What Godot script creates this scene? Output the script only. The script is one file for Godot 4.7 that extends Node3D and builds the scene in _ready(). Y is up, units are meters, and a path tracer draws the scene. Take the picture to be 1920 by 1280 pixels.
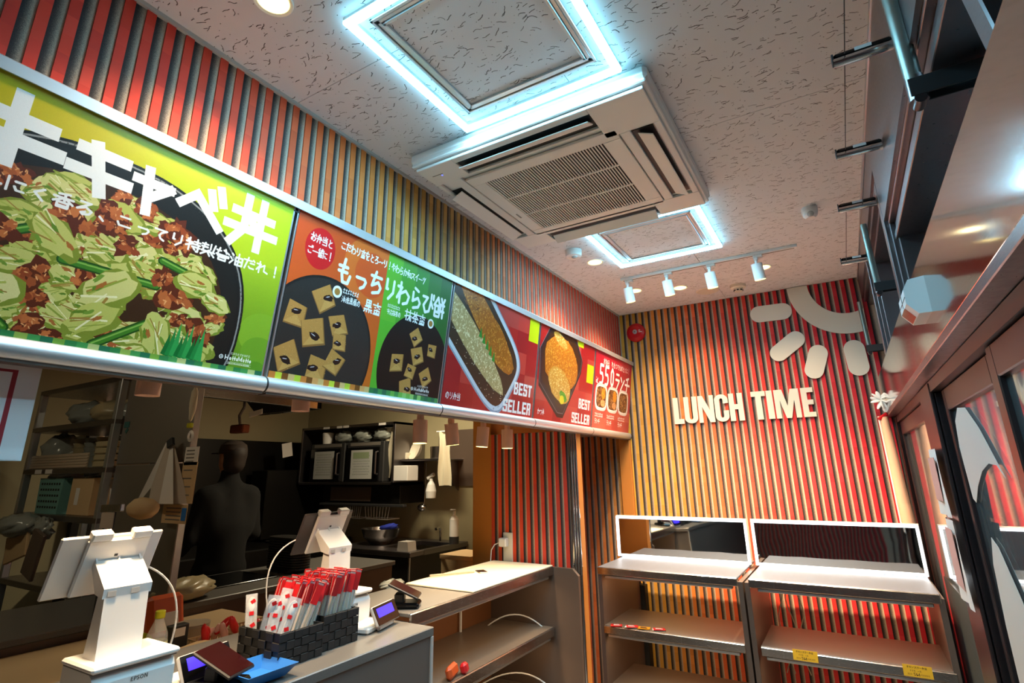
extends Node3D
# A narrow takeaway-shop front: counter and kitchen on the left, display shelves at the back, steel storefront on the right.
# Coordinates in this file are metres measured from the camera (x right, y up, -z into the shop); EYE lifts everything so that the floor is y = 0.
const EYE := 1.6
const ZB := -4.10      # back wall
const XL := -1.409     # menu bulkhead on the left
const XR := 0.25       # storefront on the right
const CEIL := 1.21     # ceiling
const PITCH := 0.0515  # one louvre of the wall covering
var ORG := Vector3.ZERO
var M := {}
var used := {}
var rng := RandomNumberGenerator.new()


class Sh:
	# collects triangles of one mesh; faces are given counter-clockwise seen from outside
	var st := SurfaceTool.new()
	var o := Vector3.ZERO
	var xf := Transform3D.IDENTITY
	func _init(org: Vector3) -> void:
		st.begin(Mesh.PRIMITIVE_TRIANGLES)
		st.set_smooth_group(-1)
		o = org
	func v(p: Vector3) -> void:
		st.add_vertex(xf * p - o)
	func tri(a: Vector3, b: Vector3, c: Vector3) -> void:
		v(a); v(c); v(b)
	func quad(a: Vector3, b: Vector3, c: Vector3, d: Vector3) -> void:
		tri(a, b, c); tri(a, c, d)
	func uvquad(a: Vector3, b: Vector3, c: Vector3, d: Vector3, ua := Vector2(0, 1), ub := Vector2(1, 1), uc := Vector2(1, 0), ud := Vector2(0, 0)) -> void:
		for k in [[a, ua], [c, uc], [b, ub], [a, ua], [d, ud], [c, uc]]:
			st.set_uv(k[1]); v(k[0])
	func box(c: Vector3, s: Vector3, ch := 0.0, b := Basis.IDENTITY) -> void:
		var h := s * 0.5
		var k := minf(ch, minf(h.x, minf(h.y, h.z)) * 0.9)
		if k <= 0.0:
			var p := []
			for i in 8:
				p.append(c + b * Vector3(h.x if i & 1 else -h.x, h.y if i & 2 else -h.y, h.z if i & 4 else -h.z))
			quad(p[4], p[5], p[7], p[6]); quad(p[1], p[0], p[2], p[3]); quad(p[5], p[1], p[3], p[7])
			quad(p[0], p[4], p[6], p[2]); quad(p[6], p[7], p[3], p[2]); quad(p[0], p[1], p[5], p[4])
			return
		for ax in 3:
			var e1 := Vector3.ZERO; var e2 := Vector3.ZERO; var n := Vector3.ZERO
			n[ax] = 1.0; e1[(ax + 1) % 3] = 1.0; e2[(ax + 2) % 3] = 1.0
			var a1 := h[(ax + 1) % 3] - k; var a2 := h[(ax + 2) % 3] - k
			for s1 in [1.0, -1.0]:
				var m: Vector3 = n * (h[ax] * s1)
				var q := [m - e1 * a1 - e2 * a2, m + e1 * a1 - e2 * a2, m + e1 * a1 + e2 * a2, m - e1 * a1 + e2 * a2]
				if s1 < 0: q.reverse()
				quad(c + b * q[0], c + b * q[1], c + b * q[2], c + b * q[3])
			# edges along ax
			for s1 in [1.0, -1.0]:
				for s2 in [1.0, -1.0]:
					var p1: Vector3 = e1 * (s1 * h[(ax + 1) % 3]) + e2 * (s2 * a2)
					var p2: Vector3 = e1 * (s1 * a1) + e2 * (s2 * h[(ax + 2) % 3])
					var l: Vector3 = n * (h[ax] - k)
					var q := [p1 - l, p2 - l, p2 + l, p1 + l]
					if s1 * s2 > 0: q.reverse()
					quad(c + b * q[0], c + b * q[1], c + b * q[2], c + b * q[3])
		for i in 8:
			var sx := 1.0 if i & 1 else -1.0; var sy := 1.0 if i & 2 else -1.0; var sz := 1.0 if i & 4 else -1.0
			var A := Vector3(sx * h.x, sy * (h.y - k), sz * (h.z - k)); var B := Vector3(sx * (h.x - k), sy * h.y, sz * (h.z - k)); var C := Vector3(sx * (h.x - k), sy * (h.y - k), sz * h.z)
			if sx * sy * sz > 0: tri(c + b * A, c + b * B, c + b * C)
			else: tri(c + b * A, c + b * C, c + b * B)
	func span(a: Vector3, b: Vector3, ch := 0.0) -> void:
		box((a + b) * 0.5, (b - a).abs(), ch)
	func frame_of(d: Vector3) -> Array:
		var w := d.normalized()
		var u := w.cross(Vector3.UP if absf(w.y) < 0.95 else Vector3.RIGHT).normalized()
		return [u, w.cross(u).normalized()]
	func cyl(a: Vector3, b: Vector3, r0: float, r1 := -1.0, seg := 16, caps := true) -> void:
		if r1 < 0: r1 = r0
		var f := frame_of(b - a)
		for i in seg:
			var t0 := TAU * i / seg; var t1 := TAU * (i + 1) / seg
			var d0: Vector3 = f[0] * cos(t0) + f[1] * sin(t0); var d1: Vector3 = f[0] * cos(t1) + f[1] * sin(t1)
			st.set_smooth_group(1)
			quad(a + d0 * r0, a + d1 * r0, b + d1 * r1, b + d0 * r1)
			st.set_smooth_group(-1)
			if caps:
				if r1 > 0: tri(b, b + d0 * r1, b + d1 * r1)
				if r0 > 0: tri(a, a + d1 * r0, a + d0 * r0)
	func tube(p: Array, r: float, seg := 8) -> void:
		st.set_smooth_group(1)
		for j in p.size() - 1:
			cyl(p[j], p[j + 1], r, r, seg, j == 0 or j == p.size() - 2)
			st.set_smooth_group(1)
			if j > 0: ell(p[j], Vector3.ONE * r, seg, 4)
		st.set_smooth_group(-1)
	func lathe(prof: Array, at: Vector3, seg := 20, b := Basis.IDENTITY) -> void:
		# prof: Vector2(radius, height) from bottom to top
		for j in prof.size() - 1:
			for i in seg:
				var t0 := TAU * i / seg; var t1 := TAU * (i + 1) / seg
				var d0 := Vector3(cos(t0), 0, -sin(t0)); var d1 := Vector3(cos(t1), 0, -sin(t1))
				st.set_smooth_group(2 + (j % 28))
				quad(at + b * (d0 * prof[j].x + Vector3.UP * prof[j].y), at + b * (d1 * prof[j].x + Vector3.UP * prof[j].y), at + b * (d1 * prof[j + 1].x + Vector3.UP * prof[j + 1].y), at + b * (d0 * prof[j + 1].x + Vector3.UP * prof[j + 1].y))
		st.set_smooth_group(-1)
	func ell(c: Vector3, r: Vector3, seg := 12, rings := 8, b := Basis.IDENTITY, rough := 0.0, seed_ := 0) -> void:
		st.set_smooth_group(1)
		var nz := FastNoiseLite.new()
		nz.seed = seed_; nz.frequency = 1.3
		var at := func(i: int, j: int) -> Vector3:
			var th := PI * j / rings; var ph := TAU * (i % seg) / seg
			var d := Vector3(sin(th) * cos(ph), cos(th), -sin(th) * sin(ph))
			var k := 1.0 + (rough * nz.get_noise_3dv(d * 1.6) if rough > 0.0 else 0.0)
			return c + b * (d * r * k)
		for j in rings:
			for i in seg:
				quad(at.call(i, j + 1), at.call(i + 1, j + 1), at.call(i + 1, j), at.call(i, j))
		st.set_smooth_group(-1)
	func prism(poly: Array, t: Transform3D, depth: float) -> void:
		# polygon in the local xy plane, extruded from z = 0 to z = depth
		var pts := PackedVector2Array(poly)
		if Geometry2D.is_polygon_clockwise(pts): pts.reverse()
		var ix := Geometry2D.triangulate_polygon(pts)
		var P := func(q: Vector2, z: float) -> Vector3: return t * Vector3(q.x, q.y, z)
		for i in range(0, ix.size(), 3):
			var a := pts[ix[i]]; var b := pts[ix[i + 1]]; var c := pts[ix[i + 2]]
			if (b - a).cross(c - a) < 0:
				var s := b; b = c; c = s
			tri(P.call(a, depth), P.call(b, depth), P.call(c, depth))
			tri(P.call(a, 0.0), P.call(c, 0.0), P.call(b, 0.0))
		for i in pts.size():
			var a := pts[i]; var b := pts[(i + 1) % pts.size()]
			quad(P.call(a, 0.0), P.call(b, 0.0), P.call(b, depth), P.call(a, depth))
	func sheet(grid: Array, th := 0.0) -> void:
		# a smooth sheet through rows of points
		st.set_smooth_group(1)
		for j in grid.size() - 1:
			for i in grid[j].size() - 1:
				quad(grid[j + 1][i], grid[j + 1][i + 1], grid[j][i + 1], grid[j][i])
		st.set_smooth_group(-1)
	func done() -> ArrayMesh:
		st.generate_normals()
		return st.commit()


func sh() -> Sh:
	return Sh.new(ORG)


func nm(called: String) -> String:
	if not used.has(called):
		used[called] = 0
		return called
	used[called] += 1
	return "%s_%03d" % [called, used[called]]


func put(called: String, s: Sh, m: Material, parent: Node = null) -> MeshInstance3D:
	var o := MeshInstance3D.new()
	o.mesh = s.done()
	o.material_override = m
	o.cast_shadow = GeometryInstance3D.SHADOW_CASTING_SETTING_ON
	if parent == null:
		o.name = nm(called)
		add_child(o)
		o.position = ORG + Vector3(0, EYE, 0)
	else:
		o.name = called
		parent.add_child(o, true)
	return o


func tag(o: Node, label: String, category: String, group := "") -> Node:
	o.set_meta("label", label)
	o.set_meta("category", category)
	if group != "": o.set_meta("group", group)
	return o


func thing(called: String, label: String, category: String, at: Vector3, group := "", turn := 0.0) -> Node3D:
	ORG = at
	var o := Node3D.new()
	o.name = nm(called)
	add_child(o)
	o.position = at + Vector3(0, EYE, 0)
	o.rotation.y = turn
	tag(o, label, category, group)
	return o


func struct(called: String, s: Sh, m: Material) -> MeshInstance3D:
	var o := put(called, s, m)
	o.set_meta("kind", "structure")
	return o


func copy(src: Node3D, at: Vector3, label := "", turn := 0.0, group := "") -> Node3D:
	var c: Node3D = src.duplicate()
	c.name = nm(String(src.name).rstrip("0123456789").trim_suffix("_"))
	add_child(c)
	c.position = at + Vector3(0, EYE, 0)
	c.rotation.y = turn
	if label != "": c.set_meta("label", label)
	if group != "": c.set_meta("group", group)
	return c


func mat(called: String, c: Color, rough := 0.6, metal := 0.0) -> StandardMaterial3D:
	var m := StandardMaterial3D.new()
	m.resource_name = called
	m.albedo_color = c
	m.roughness = rough
	m.metallic = metal
	M[called] = m
	return m


func glow(called: String, c: Color, e: float) -> StandardMaterial3D:
	var m := mat(called, c, 0.5)
	m.emission_enabled = true
	m.emission = c
	m.emission_energy_multiplier = e
	return m


func glass(called: String, c: Color, a: float) -> StandardMaterial3D:
	var m := mat(called, Color(c.r, c.g, c.b, a), 0.03)
	m.transparency = BaseMaterial3D.TRANSPARENCY_ALPHA
	return m


func tex(img: Image) -> ImageTexture:
	return ImageTexture.create_from_image(img)


func noise_tex(freq: float, c0: Color, c1: Color, size := 256, seed_ := 1, kind := FastNoiseLite.TYPE_SIMPLEX_SMOOTH) -> NoiseTexture2D:
	var t := NoiseTexture2D.new()
	var n := FastNoiseLite.new()
	n.seed = seed_; n.frequency = freq; n.noise_type = kind
	t.noise = n
	t.width = size; t.height = size; t.seamless = true
	var g := Gradient.new()
	g.set_color(0, c0); g.set_color(1, c1)
	t.color_ramp = g
	return t


func grain(m: StandardMaterial3D, amount: float, scale: float, seed_ := 3) -> StandardMaterial3D:
	# fine mottling of the colour, laid on by world position
	m.albedo_texture = noise_tex(0.09, Color(1 - amount, 1 - amount, 1 - amount), Color(1, 1, 1), 256, seed_)
	m.uv1_triplanar = true
	m.uv1_world_triplanar = true
	m.uv1_scale = Vector3.ONE * scale
	return m


func brushed(m: StandardMaterial3D, sc: Vector3, r0: float, r1: float, seed_ := 5) -> StandardMaterial3D:
	# long scratches in the roughness of rolled steel
	m.roughness_texture = noise_tex(0.05, Color(r0, r0, r0), Color(r1, r1, r1), 256, seed_)
	m.roughness = 1.0
	m.uv1_triplanar = true
	m.uv1_world_triplanar = true
	m.uv1_scale = sc
	return m


func omni(called: String, at: Vector3, c: Color, e: float, size := 0.03, parent: Node3D = null) -> OmniLight3D:
	var l := OmniLight3D.new()
	l.name = called
	l.light_color = c; l.light_energy = e; l.light_size = size
	l.omni_range = 12.0; l.omni_attenuation = 2.0; l.shadow_enabled = true
	hang(l, at, parent)
	return l


func hang(l: Node3D, at: Vector3, parent: Node3D) -> void:
	if parent == null:
		l.name = nm(String(l.name))
		add_child(l)
		l.position = at + Vector3(0, EYE, 0)
	else:
		parent.add_child(l, true)
		l.position = at - ORG


func spot(called: String, at: Vector3, aim: Vector3, c: Color, e: float, angle: float, size := 0.03, parent: Node3D = null, soft := 0.6) -> SpotLight3D:
	var l := SpotLight3D.new()
	l.name = called
	l.light_color = c; l.light_energy = e; l.light_size = size
	l.spot_range = 12.0; l.spot_attenuation = 2.0; l.spot_angle = angle; l.spot_angle_attenuation = soft
	l.shadow_enabled = true
	hang(l, at, parent)
	var d := (aim - at).normalized()
	l.basis = Basis.looking_at(d, Vector3.UP if absf(d.y) < 0.98 else Vector3.RIGHT)
	return l


func strip_light(called: String, at: Vector3, along: Vector3, facing: Vector3, length: float, width: float, c: Color, e: float, parent: Node3D = null) -> AreaLight3D:
	var l := AreaLight3D.new()
	l.name = called
	l.light_color = c; l.light_energy = e
	l.area_size = Vector2(length, width)
	l.area_normalize_energy = true
	l.area_range = 12.0
	l.shadow_enabled = true
	hang(l, at, parent)
	var z := -facing.normalized()
	var x := along.normalized()
	l.basis = Basis(x, z.cross(x), z)
	return l


# ---------------------------------------------------------------- drawing flat print into images
func poly(im: Image, p: Array, c: Color) -> void:
	var y0 := 1e9; var y1 := -1e9
	for q in p:
		y0 = minf(y0, q.y); y1 = maxf(y1, q.y)
	var n := p.size()
	for y in range(maxi(0, int(floor(y0))), mini(im.get_height() - 1, int(ceil(y1))) + 1):
		var xs := []
		var yy := y + 0.5
		for i in n:
			var a: Vector2 = p[i]; var b: Vector2 = p[(i + 1) % n]
			if (a.y <= yy) != (b.y <= yy):
				xs.append(a.x + (yy - a.y) / (b.y - a.y) * (b.x - a.x))
		xs.sort()
		for i in range(0, xs.size() - 1, 2):
			var xa := maxi(0, int(round(xs[i]))); var xb := mini(im.get_width(), int(round(xs[i + 1])))
			if xb > xa:
				im.fill_rect(Rect2i(xa, y, xb - xa, 1), c)


func disc(im: Image, c: Vector2, rx: float, ry: float, col: Color, turn := 0.0, n := 28, pw := 2.0) -> void:
	var p := []
	for i in n:
		var t := TAU * i / n
		var cx := signf(cos(t)) * pow(absf(cos(t)), 2.0 / pw); var sy := signf(sin(t)) * pow(absf(sin(t)), 2.0 / pw)
		p.append(c + Vector2(cx * rx, sy * ry).rotated(turn))
	poly(im, p, col)


func blob(im: Image, c: Vector2, rx: float, ry: float, col: Color, turn: float, wob: float) -> void:
	var p := []
	for i in 18:
		var t := TAU * i / 18
		p.append(c + (Vector2(cos(t) * rx, sin(t) * ry) * (1.0 + rng.randf_range(-wob, wob))).rotated(turn))
	poly(im, p, col)


func stroke(im: Image, p: Array, w: float, col: Color, roundcap := true) -> void:
	for i in p.size() - 1:
		var a: Vector2 = p[i]; var b: Vector2 = p[i + 1]
		var d := (b - a).normalized() * w * 0.5
		if not roundcap:
			a -= d; b += d
		var nrm := Vector2(-d.y, d.x)
		poly(im, [a + nrm, b + nrm, b - nrm, a - nrm], col)
		if roundcap:
			disc(im, a, w * 0.5, w * 0.5, col, 0, 10)
			disc(im, b, w * 0.5, w * 0.5, col, 0, 10)


# strokes of the characters on the posters: pairs of digits are points on a 10 x 10 grid
const GLYPH := {
	"牛": "2114 2383 0696 5059", "キ": "1282 0696 3159", "ャ": "148456 3249", "ヤ": "038466 2149", "ベ": "053397 6274 8193", "丼": "1383 0696 303619 6069 4455",
	"に": "1119 4383 465888", "く": "622569", "る": "217116548678493857", "、": "2749", "こ": "2272 162888", "っ": "2575867859", "て": "128254465879", "り": "212535 717649",
	"だ": "0262 3019 5484 475888 7182", "れ": "2029 023207 25626798", "お": "0363 3038181654867859 7193", "と": "3144 7335274989", "ご": "1262 162878 7072 9092", "も": "4036497986 1363 1565",
	"ち": "1282 402664867839", "わ": "2029 023207 2563958859", "ら": "3061 222664867839", "び": "02421639687396 7072 9092", "の": "523817144172857859", "か": "03636858 3019 7295", "つ": "0442838649",
	"や": "0552838566 4052 2159", "を": "1272 40155557 84363989", "ろ": "21711654867839", "ん": "400935555997", "し": "3038598796", "め": "2159 728914276296", "で": "1282544658798 8475",
	"ス": "128209 5599", "イ": "8015 5359", "ー": "0595", "ツ": "1224 4153 8139", "ラ": "2171 148439", "ン": "1234 1983", "チ": "7122 0595 5239", "〜": "0635557694", "!": "5056 5859",
	"香": "7021 0393 5155 5306 5396 2676792926 2878", "特": "0343 0644 2029 1113 5292 7074 4494 4696 858979 5768", "製": "0141 0343 2015 6064 9085 0696 5509 5599 4669", "醤": "0232 2014 5193 6073 0595 1696 2629 7679 2979 2777",
	"油": "1122 0415 0926 4393994943 6069 4696", "弁": "402373 6284 0595 3419 6469", "当": "5053 1123 8173 14848919 1686", "一": "0595", "緒": "3012 1234 2529 0545 4292 7074 4494 9039 5686895956 5787",
	"蜜": "5051 021292 2434 5363 7484 2686882826 5559 1989", "和": "4010 0343 2029 2306 2346 6393986863", "餅": "3004 3054 1444471714 1419 1949 6072 9082 5393 5696 6359 8389",
	"黒": "2070742420 2272 5057 1585 0797 1809 3839 6869 8899", "抹": "2029 0232 0645 4292 4595 7079 7549 7599", "茶": "0292 3033 6063 5306 5396 2676 5559 3829 6889", "生": "2114 2383 1686 5059 0999",
	"方": "5052 0292 423619 45757959", "糖": "2029 0343 2306 5051 4090 4249 5393 5595 6169 6797999", "産": "5051 1292 3243 7263 1494 141809 3585 3787 6569 3999", "沖": "1122 0415 0926 4383874743 6069",
	"宇": "5051 021292 3474 1595 5559", "治": "1122 0415 0926 6043 43937282 4696994946", "毎": "3013 2383 2229 1696 8289 2989 5359", "日": "2171792921 2575", "込": "1122 0545 4507 0899 5367 8248",
	"E": "80000999 0575", "S": "81602012247587692918", "P": "0900 007081837505", "O": "50222759878250", "N": "0900 0089 8980",
	"H": "1019 8089 1585", "o": "54353859787554", "t": "414859 2575", "M": "0900 005890 9099", "5": "8010146486785919", "0": "50222759878250", "4": "6007 0797 6069", "8": "5022445824867859285824"
}


func glyph(im: Image, ch: String, r: Rect2, w: float, col: Color, soft := true) -> void:
	if not GLYPH.has(ch):
		return
	for s in GLYPH[ch].split(" "):
		var p := []
		for i in range(0, s.length() - 1, 2):
			p.append(r.position + Vector2(s[i].to_int() / 9.0, s[i + 1].to_int() / 9.0) * r.size)
		if p.size() > 1:
			stroke(im, p, w, col, soft)


func write(im: Image, text: String, x: float, y: float, cw: float, chh: float, w: float, col: Color, adv := 1.12, slope := 0.0) -> void:
	for i in text.length():
		glyph(im, text[i], Rect2(x + i * cw * adv, y + i * slope, cw, chh), w, col)


# block capitals made of straight strips, as in the lettering on the wall and on the posters (unit square, y up)
const CAPS := {
	"L": [[0, 0, 0.36, 1], [0, 0, 1, 0.2]], "T": [[0.31, 0, 0.69, 1], [0, 0.8, 1, 1]], "I": [[0, 0, 1, 1]], "H": [[0, 0, 0.36, 1], [0.64, 0, 1, 1], [0, 0.4, 1, 0.6]],
	"E": [[0, 0, 0.38, 1], [0, 0, 1, 0.19], [0, 0.41, 0.92, 0.59], [0, 0.81, 1, 1]], "B": [[0, 0, 0.34, 1], [0, 0, 0.86, 0.17], [0, 0.43, 0.84, 0.59], [0, 0.83, 0.86, 1], [0.64, 0.1, 1, 0.45], [0.62, 0.57, 0.95, 0.92]],
	"S": [[0, 0, 0.96, 0.17], [0.04, 0.83, 1, 1], [0, 0.55, 0.34, 0.94], [0.66, 0.06, 1, 0.47], [0.05, 0.42, 0.95, 0.6], [0, 0.06, 0.34, 0.3], [0.66, 0.7, 1, 0.94]],
	"R": [[0, 0, 0.36, 1], [0, 0.83, 0.9, 1], [0, 0.4, 0.86, 0.57], [0.64, 0.5, 1, 0.92], [0.62, 0, 0.98, 0.44]]
}


func caps(im: Image, text: String, x: float, y: float, cw: float, chh: float, col: Color) -> void:
	for i in text.length():
		for q in CAPS[text[i]]:
			im.fill_rect(Rect2i(int(x + (i * 1.14 + q[0]) * cw), int(y + (1 - q[3]) * chh), maxi(1, int(ceil((q[2] - q[0]) * cw))), maxi(1, int(ceil((q[3] - q[1]) * chh)))), col)


# ---------------------------------------------------------------- printed pictures
func speckle(im: Image, amount: float) -> void:
	# paper grain of the print
	var w := im.get_width(); var h := im.get_height()
	var d := im.get_data()
	var n := 0
	var seed_ := 7
	for i in range(0, w * h * 3, 3):
		seed_ = (seed_ * 1103515245 + 12345) & 0x7fffffff
		n = int(((seed_ >> 16) % 200 - 100) * amount)
		d[i] = clampi(d[i] + n, 0, 255); d[i + 1] = clampi(d[i + 1] + n, 0, 255); d[i + 2] = clampi(d[i + 2] + n, 0, 255)
	im.set_data(w, h, false, Image.FORMAT_RGB8, d)


func canvas(w: int, h: int, c: Color) -> Image:
	var im := Image.create_empty(w, h, false, Image.FORMAT_RGB8)
	im.fill(c)
	return im


func meat(im: Image, c: Vector2, r: float) -> void:
	blob(im, c, r, r * 0.62, Color("5a2410"), rng.randf() * 3, 0.25)
	for k in 9:
		var q := c + Vector2(rng.randf_range(-0.7, 0.7), rng.randf_range(-0.5, 0.5)) * r
		blob(im, q, r * rng.randf_range(0.2, 0.42), r * rng.randf_range(0.13, 0.26), Color("8a3c1c").lerp(Color("c4703a"), rng.randf()), rng.randf() * 3, 0.3)
	for k in 6:
		blob(im, c + Vector2(rng.randf_range(-0.6, 0.6), rng.randf_range(-0.45, 0.3)) * r, r * 0.12, r * 0.035, Color("e2a066"), rng.randf() * 3, 0.3)


func cabbage(im: Image, c: Vector2, r: float, turn: float) -> void:
	blob(im, c, r, r * 0.6, Color("7d8a2c"), turn, 0.16)
	blob(im, c + Vector2(-0.05, -0.06) * r, r * 0.9, r * 0.5, Color("b5b758").lerp(Color("d9cf8c"), rng.randf()), turn, 0.16)
	for k in 7:
		var d := Vector2.from_angle(turn + rng.randf_range(-0.5, 0.5))
		var a := c - d * r * 0.75 + Vector2(0, rng.randf_range(-0.3, 0.3)) * r
		stroke(im, [a, a + d * r * rng.randf_range(0.6, 1.3)], r * rng.randf_range(0.03, 0.09), [Color("8d9a38"), Color("e6dfae"), Color("9c7a34"), Color("a9b04c")][k % 4])
	for k in 3:
		blob(im, c + Vector2(rng.randf_range(-0.7, 0.7), rng.randf_range(-0.4, 0.4)) * r, r * 0.2, r * 0.07, [Color("5e7f22"), Color("a4622a"), Color("6f9030")][k], turn + rng.randf_range(-0.5, 0.5), 0.3)


func checks(im: Image, x0: float, x1: float, y: float, n: int, cols: Array) -> void:
	var w := (x1 - x0) / n
	for i in n:
		im.fill_rect(Rect2i(int(x0 + i * w), int(y), int(ceil(w)), im.get_height() - int(y)), cols[(i * 7 + i / 3) % cols.size()])


func shop_logo(im: Image, x: float, y: float, w: float) -> void:
	# ring emblem and the shop's name, two thin lines of small print above and below
	var c := Color(0.96, 0.96, 0.94)
	disc(im, Vector2(x, y), w * 0.05, w * 0.05, c)
	disc(im, Vector2(x, y), w * 0.03, w * 0.036, Color(0.12, 0.13, 0.1))
	disc(im, Vector2(x, y), w * 0.012, w * 0.024, c)
	var px := x + w * 0.09
	for ch in "HottoMotto":
		var cw := w * (0.085 if ch == "H" or ch == "M" else 0.06)
		glyph(im, ch, Rect2(px, y - w * 0.055, cw, w * 0.1), w * 0.018, c)
		px += w * (0.105 if ch == "H" or ch == "M" else 0.068 if ch == "o" else 0.05)
	small(im, x + w * 0.22, y - w * 0.13, w * 0.5, w * 0.05, 9, c)
	im.fill_rect(Rect2i(int(x + w * 0.16), int(y + w * 0.09), int(w * 0.62), int(maxf(1, w * 0.008))), c)
	small(im, x + w * 0.18, y + w * 0.105, w * 0.56, w * 0.025, 16, c)
	im.fill_rect(Rect2i(int(x + w * 0.16), int(y + w * 0.14), int(w * 0.62), int(maxf(1, w * 0.008))), c)


func small(im: Image, x: float, y: float, w: float, h: float, n: int, c: Color) -> void:
	# a line of print too small to read
	var cw := w / n
	for i in n:
		var q := Rect2(x + i * cw, y, cw * 0.78, h)
		stroke(im, [q.position + Vector2(0, h * rng.randf_range(0.1, 0.4)), q.position + Vector2(cw * 0.75, h * rng.randf_range(0.1, 0.4))], maxf(1.2, h * 0.13), c)
		stroke(im, [q.position + Vector2(cw * rng.randf_range(0.2, 0.6), 0), q.position + Vector2(cw * rng.randf_range(0.2, 0.6), h)], maxf(1.2, h * 0.13), c)
		stroke(im, [q.position + Vector2(0, h * 0.8), q.position + Vector2(cw * 0.75, h * rng.randf_range(0.7, 1.0))], maxf(1.2, h * 0.13), c)


func lines_of_glyphs(im: Image, text: String, x: float, y: float, cw: float, ch: float, w: float, c: Color, adv := 1.08) -> void:
	write(im, text, x, y, cw, ch, w, c, adv)


func poster_rice_bowl() -> Image:
	rng.seed = 11
	var W := 1280; var H := 884
	var im := canvas(W, H, Color("c2b81c"))
	for i in 64:   # printed ground: yellow on the left to leaf green on the right
		var t := i / 63.0
		im.fill_rect(Rect2i(int(t * W), 0, W / 63 + 2, H), Color("c0b01a").lerp(Color("aec61e"), smoothstep(0.2, 0.8, t)))
	for i in 40:
		var y := 0.42 + i * 0.58 / 40
		im.fill_rect(Rect2i(int(0.8 * W), int(y * H), int(0.2 * W) + 1, int(H * 0.0146) + 2), Color("9dbc22").lerp(Color("5c8a1a"), i / 39.0))
	for k in 3:
		disc(im, Vector2(0.97, 0.78 + 0.1 * k) * Vector2(W, H), 120 - 30 * k, 100 - 24 * k, Color("84ad28").lerp(Color("5f9320"), k / 2.0))
	var C := Vector2(0.40, 0.77) * Vector2(W, H)
	disc(im, C, 0.482 * W, 0.60 * H, Color("14120f"), 0, 60, 2.3)
	disc(im, C, 0.474 * W, 0.588 * H, Color("8b8a88"), 0, 60, 2.3)
	disc(im, C, 0.468 * W, 0.58 * H, Color("171513"), 0, 60, 2.3)
	for i in 90:   # beaded rim
		var t := PI + PI * i / 90.0
		im.fill_rect(Rect2i(int(C.x + cos(t) * 0.478 * W), int(C.y + sin(t) * 0.594 * H), 4, 5), Color("3a362c"))
	disc(im, C, 0.455 * W, 0.56 * H, Color("1c1916"), 0, 60, 2.3)
	disc(im, C + Vector2(-10, 6), 0.41 * W, 0.475 * H, Color("3b220e"), 0, 40, 2.2)
	for k in 230:
		var a := rng.randf() * TAU; var r := sqrt(rng.randf())
		var q := C + Vector2(-12 + cos(a) * r * 0.40 * W, 10 + sin(a) * r * 0.46 * H)
		if k % 5 < 2: meat(im, q, rng.randf_range(34, 62))
		else: cabbage(im, q, rng.randf_range(44, 84), rng.randf_range(-0.9, 0.6))
	for q in [[0.17, 0.64, 0.33, 0.5], [0.33, 0.66, 0.58, 0.67], [0.05, 0.72, 0.25, 0.96], [0.45, 0.97, 0.6, 0.82], [0.58, 0.55, 0.74, 0.6]]:
		var a := Vector2(q[0] * W, q[1] * H); var b := Vector2(q[2] * W, q[3] * H)
		stroke(im, [a, b], 34, Color("1f4a12")); stroke(im, [a, b], 22, Color("3f7a20")); stroke(im, [a + Vector2(0, -5), b + Vector2(0, -5)], 6, Color("7fae4a"))
	for q in [[0.32, 0.49, 74], [0.19, 0.6, 60], [0.12, 0.66, 84], [0.28, 0.74, 62], [0.64, 0.71, 78], [0.74, 0.84, 66], [0.47, 0.53, 54], [0.3, 0.93, 52], [0.6, 0.63, 50]]:
		meat(im, Vector2(q[0] * W, q[1] * H), q[2])
	for q in [[0.3, 0.58, 96, 0.7], [0.46, 0.74, 110, -0.7], [0.7, 0.62, 90, 0.1], [0.62, 0.9, 100, 1.2], [0.2, 0.82, 100, 0.1], [0.44, 0.87, 96, -0.6], [0.78, 0.68, 70, 0.3]]:
		cabbage(im, Vector2(q[0] * W, q[1] * H), q[2], q[3])
	for k in 9:   # green plastic leaf
		var x := 0.645 * W + k * 17
		poly(im, [Vector2(x - 9, H * 0.96), Vector2(x + 13, H * (0.86 - 0.03 * (k % 3))), Vector2(x + 24, H * 0.97)], Color("0f6b2c").lerp(Color("2f9a4a"), (k % 3) / 2.0))
	checks(im, 0, W, H * 0.968, 36, [Color("2e7a44"), Color("8aa84a"), Color("3f8f4c"), Color("a9b876"), Color("22684a"), Color("6f9e3c")])
	var wh := Color("e9e8e6")
	glyph(im, "牛", Rect2(0.03 * W, 0.10 * H, 0.225 * W, 0.25 * H), 50, wh, false)
	glyph(im, "キ", Rect2(0.292 * W, 0.14 * H, 0.14 * W, 0.21 * H), 44, wh, false)
	glyph(im, "ャ", Rect2(0.442 * W, 0.12 * H, 0.125 * W, 0.235 * H), 38, wh, false)
	glyph(im, "ベ", Rect2(0.592 * W, 0.09 * H, 0.135 * W, 0.29 * H), 38, wh, false)
	glyph(im, "丼", Rect2(0.755 * W, 0.095 * H, 0.185 * W, 0.25 * H), 40, wh, false)
	write(im, "んにく香る、こってり特製醤油だれ!", 0.118 * W, 0.402 * H, 0.0455 * W, 0.058 * H, 8.5, wh, 1.14)
	shop_logo(im, 0.835 * W, 0.925 * H, 0.15 * W)
	speckle(im, 0.06)
	return im


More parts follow.
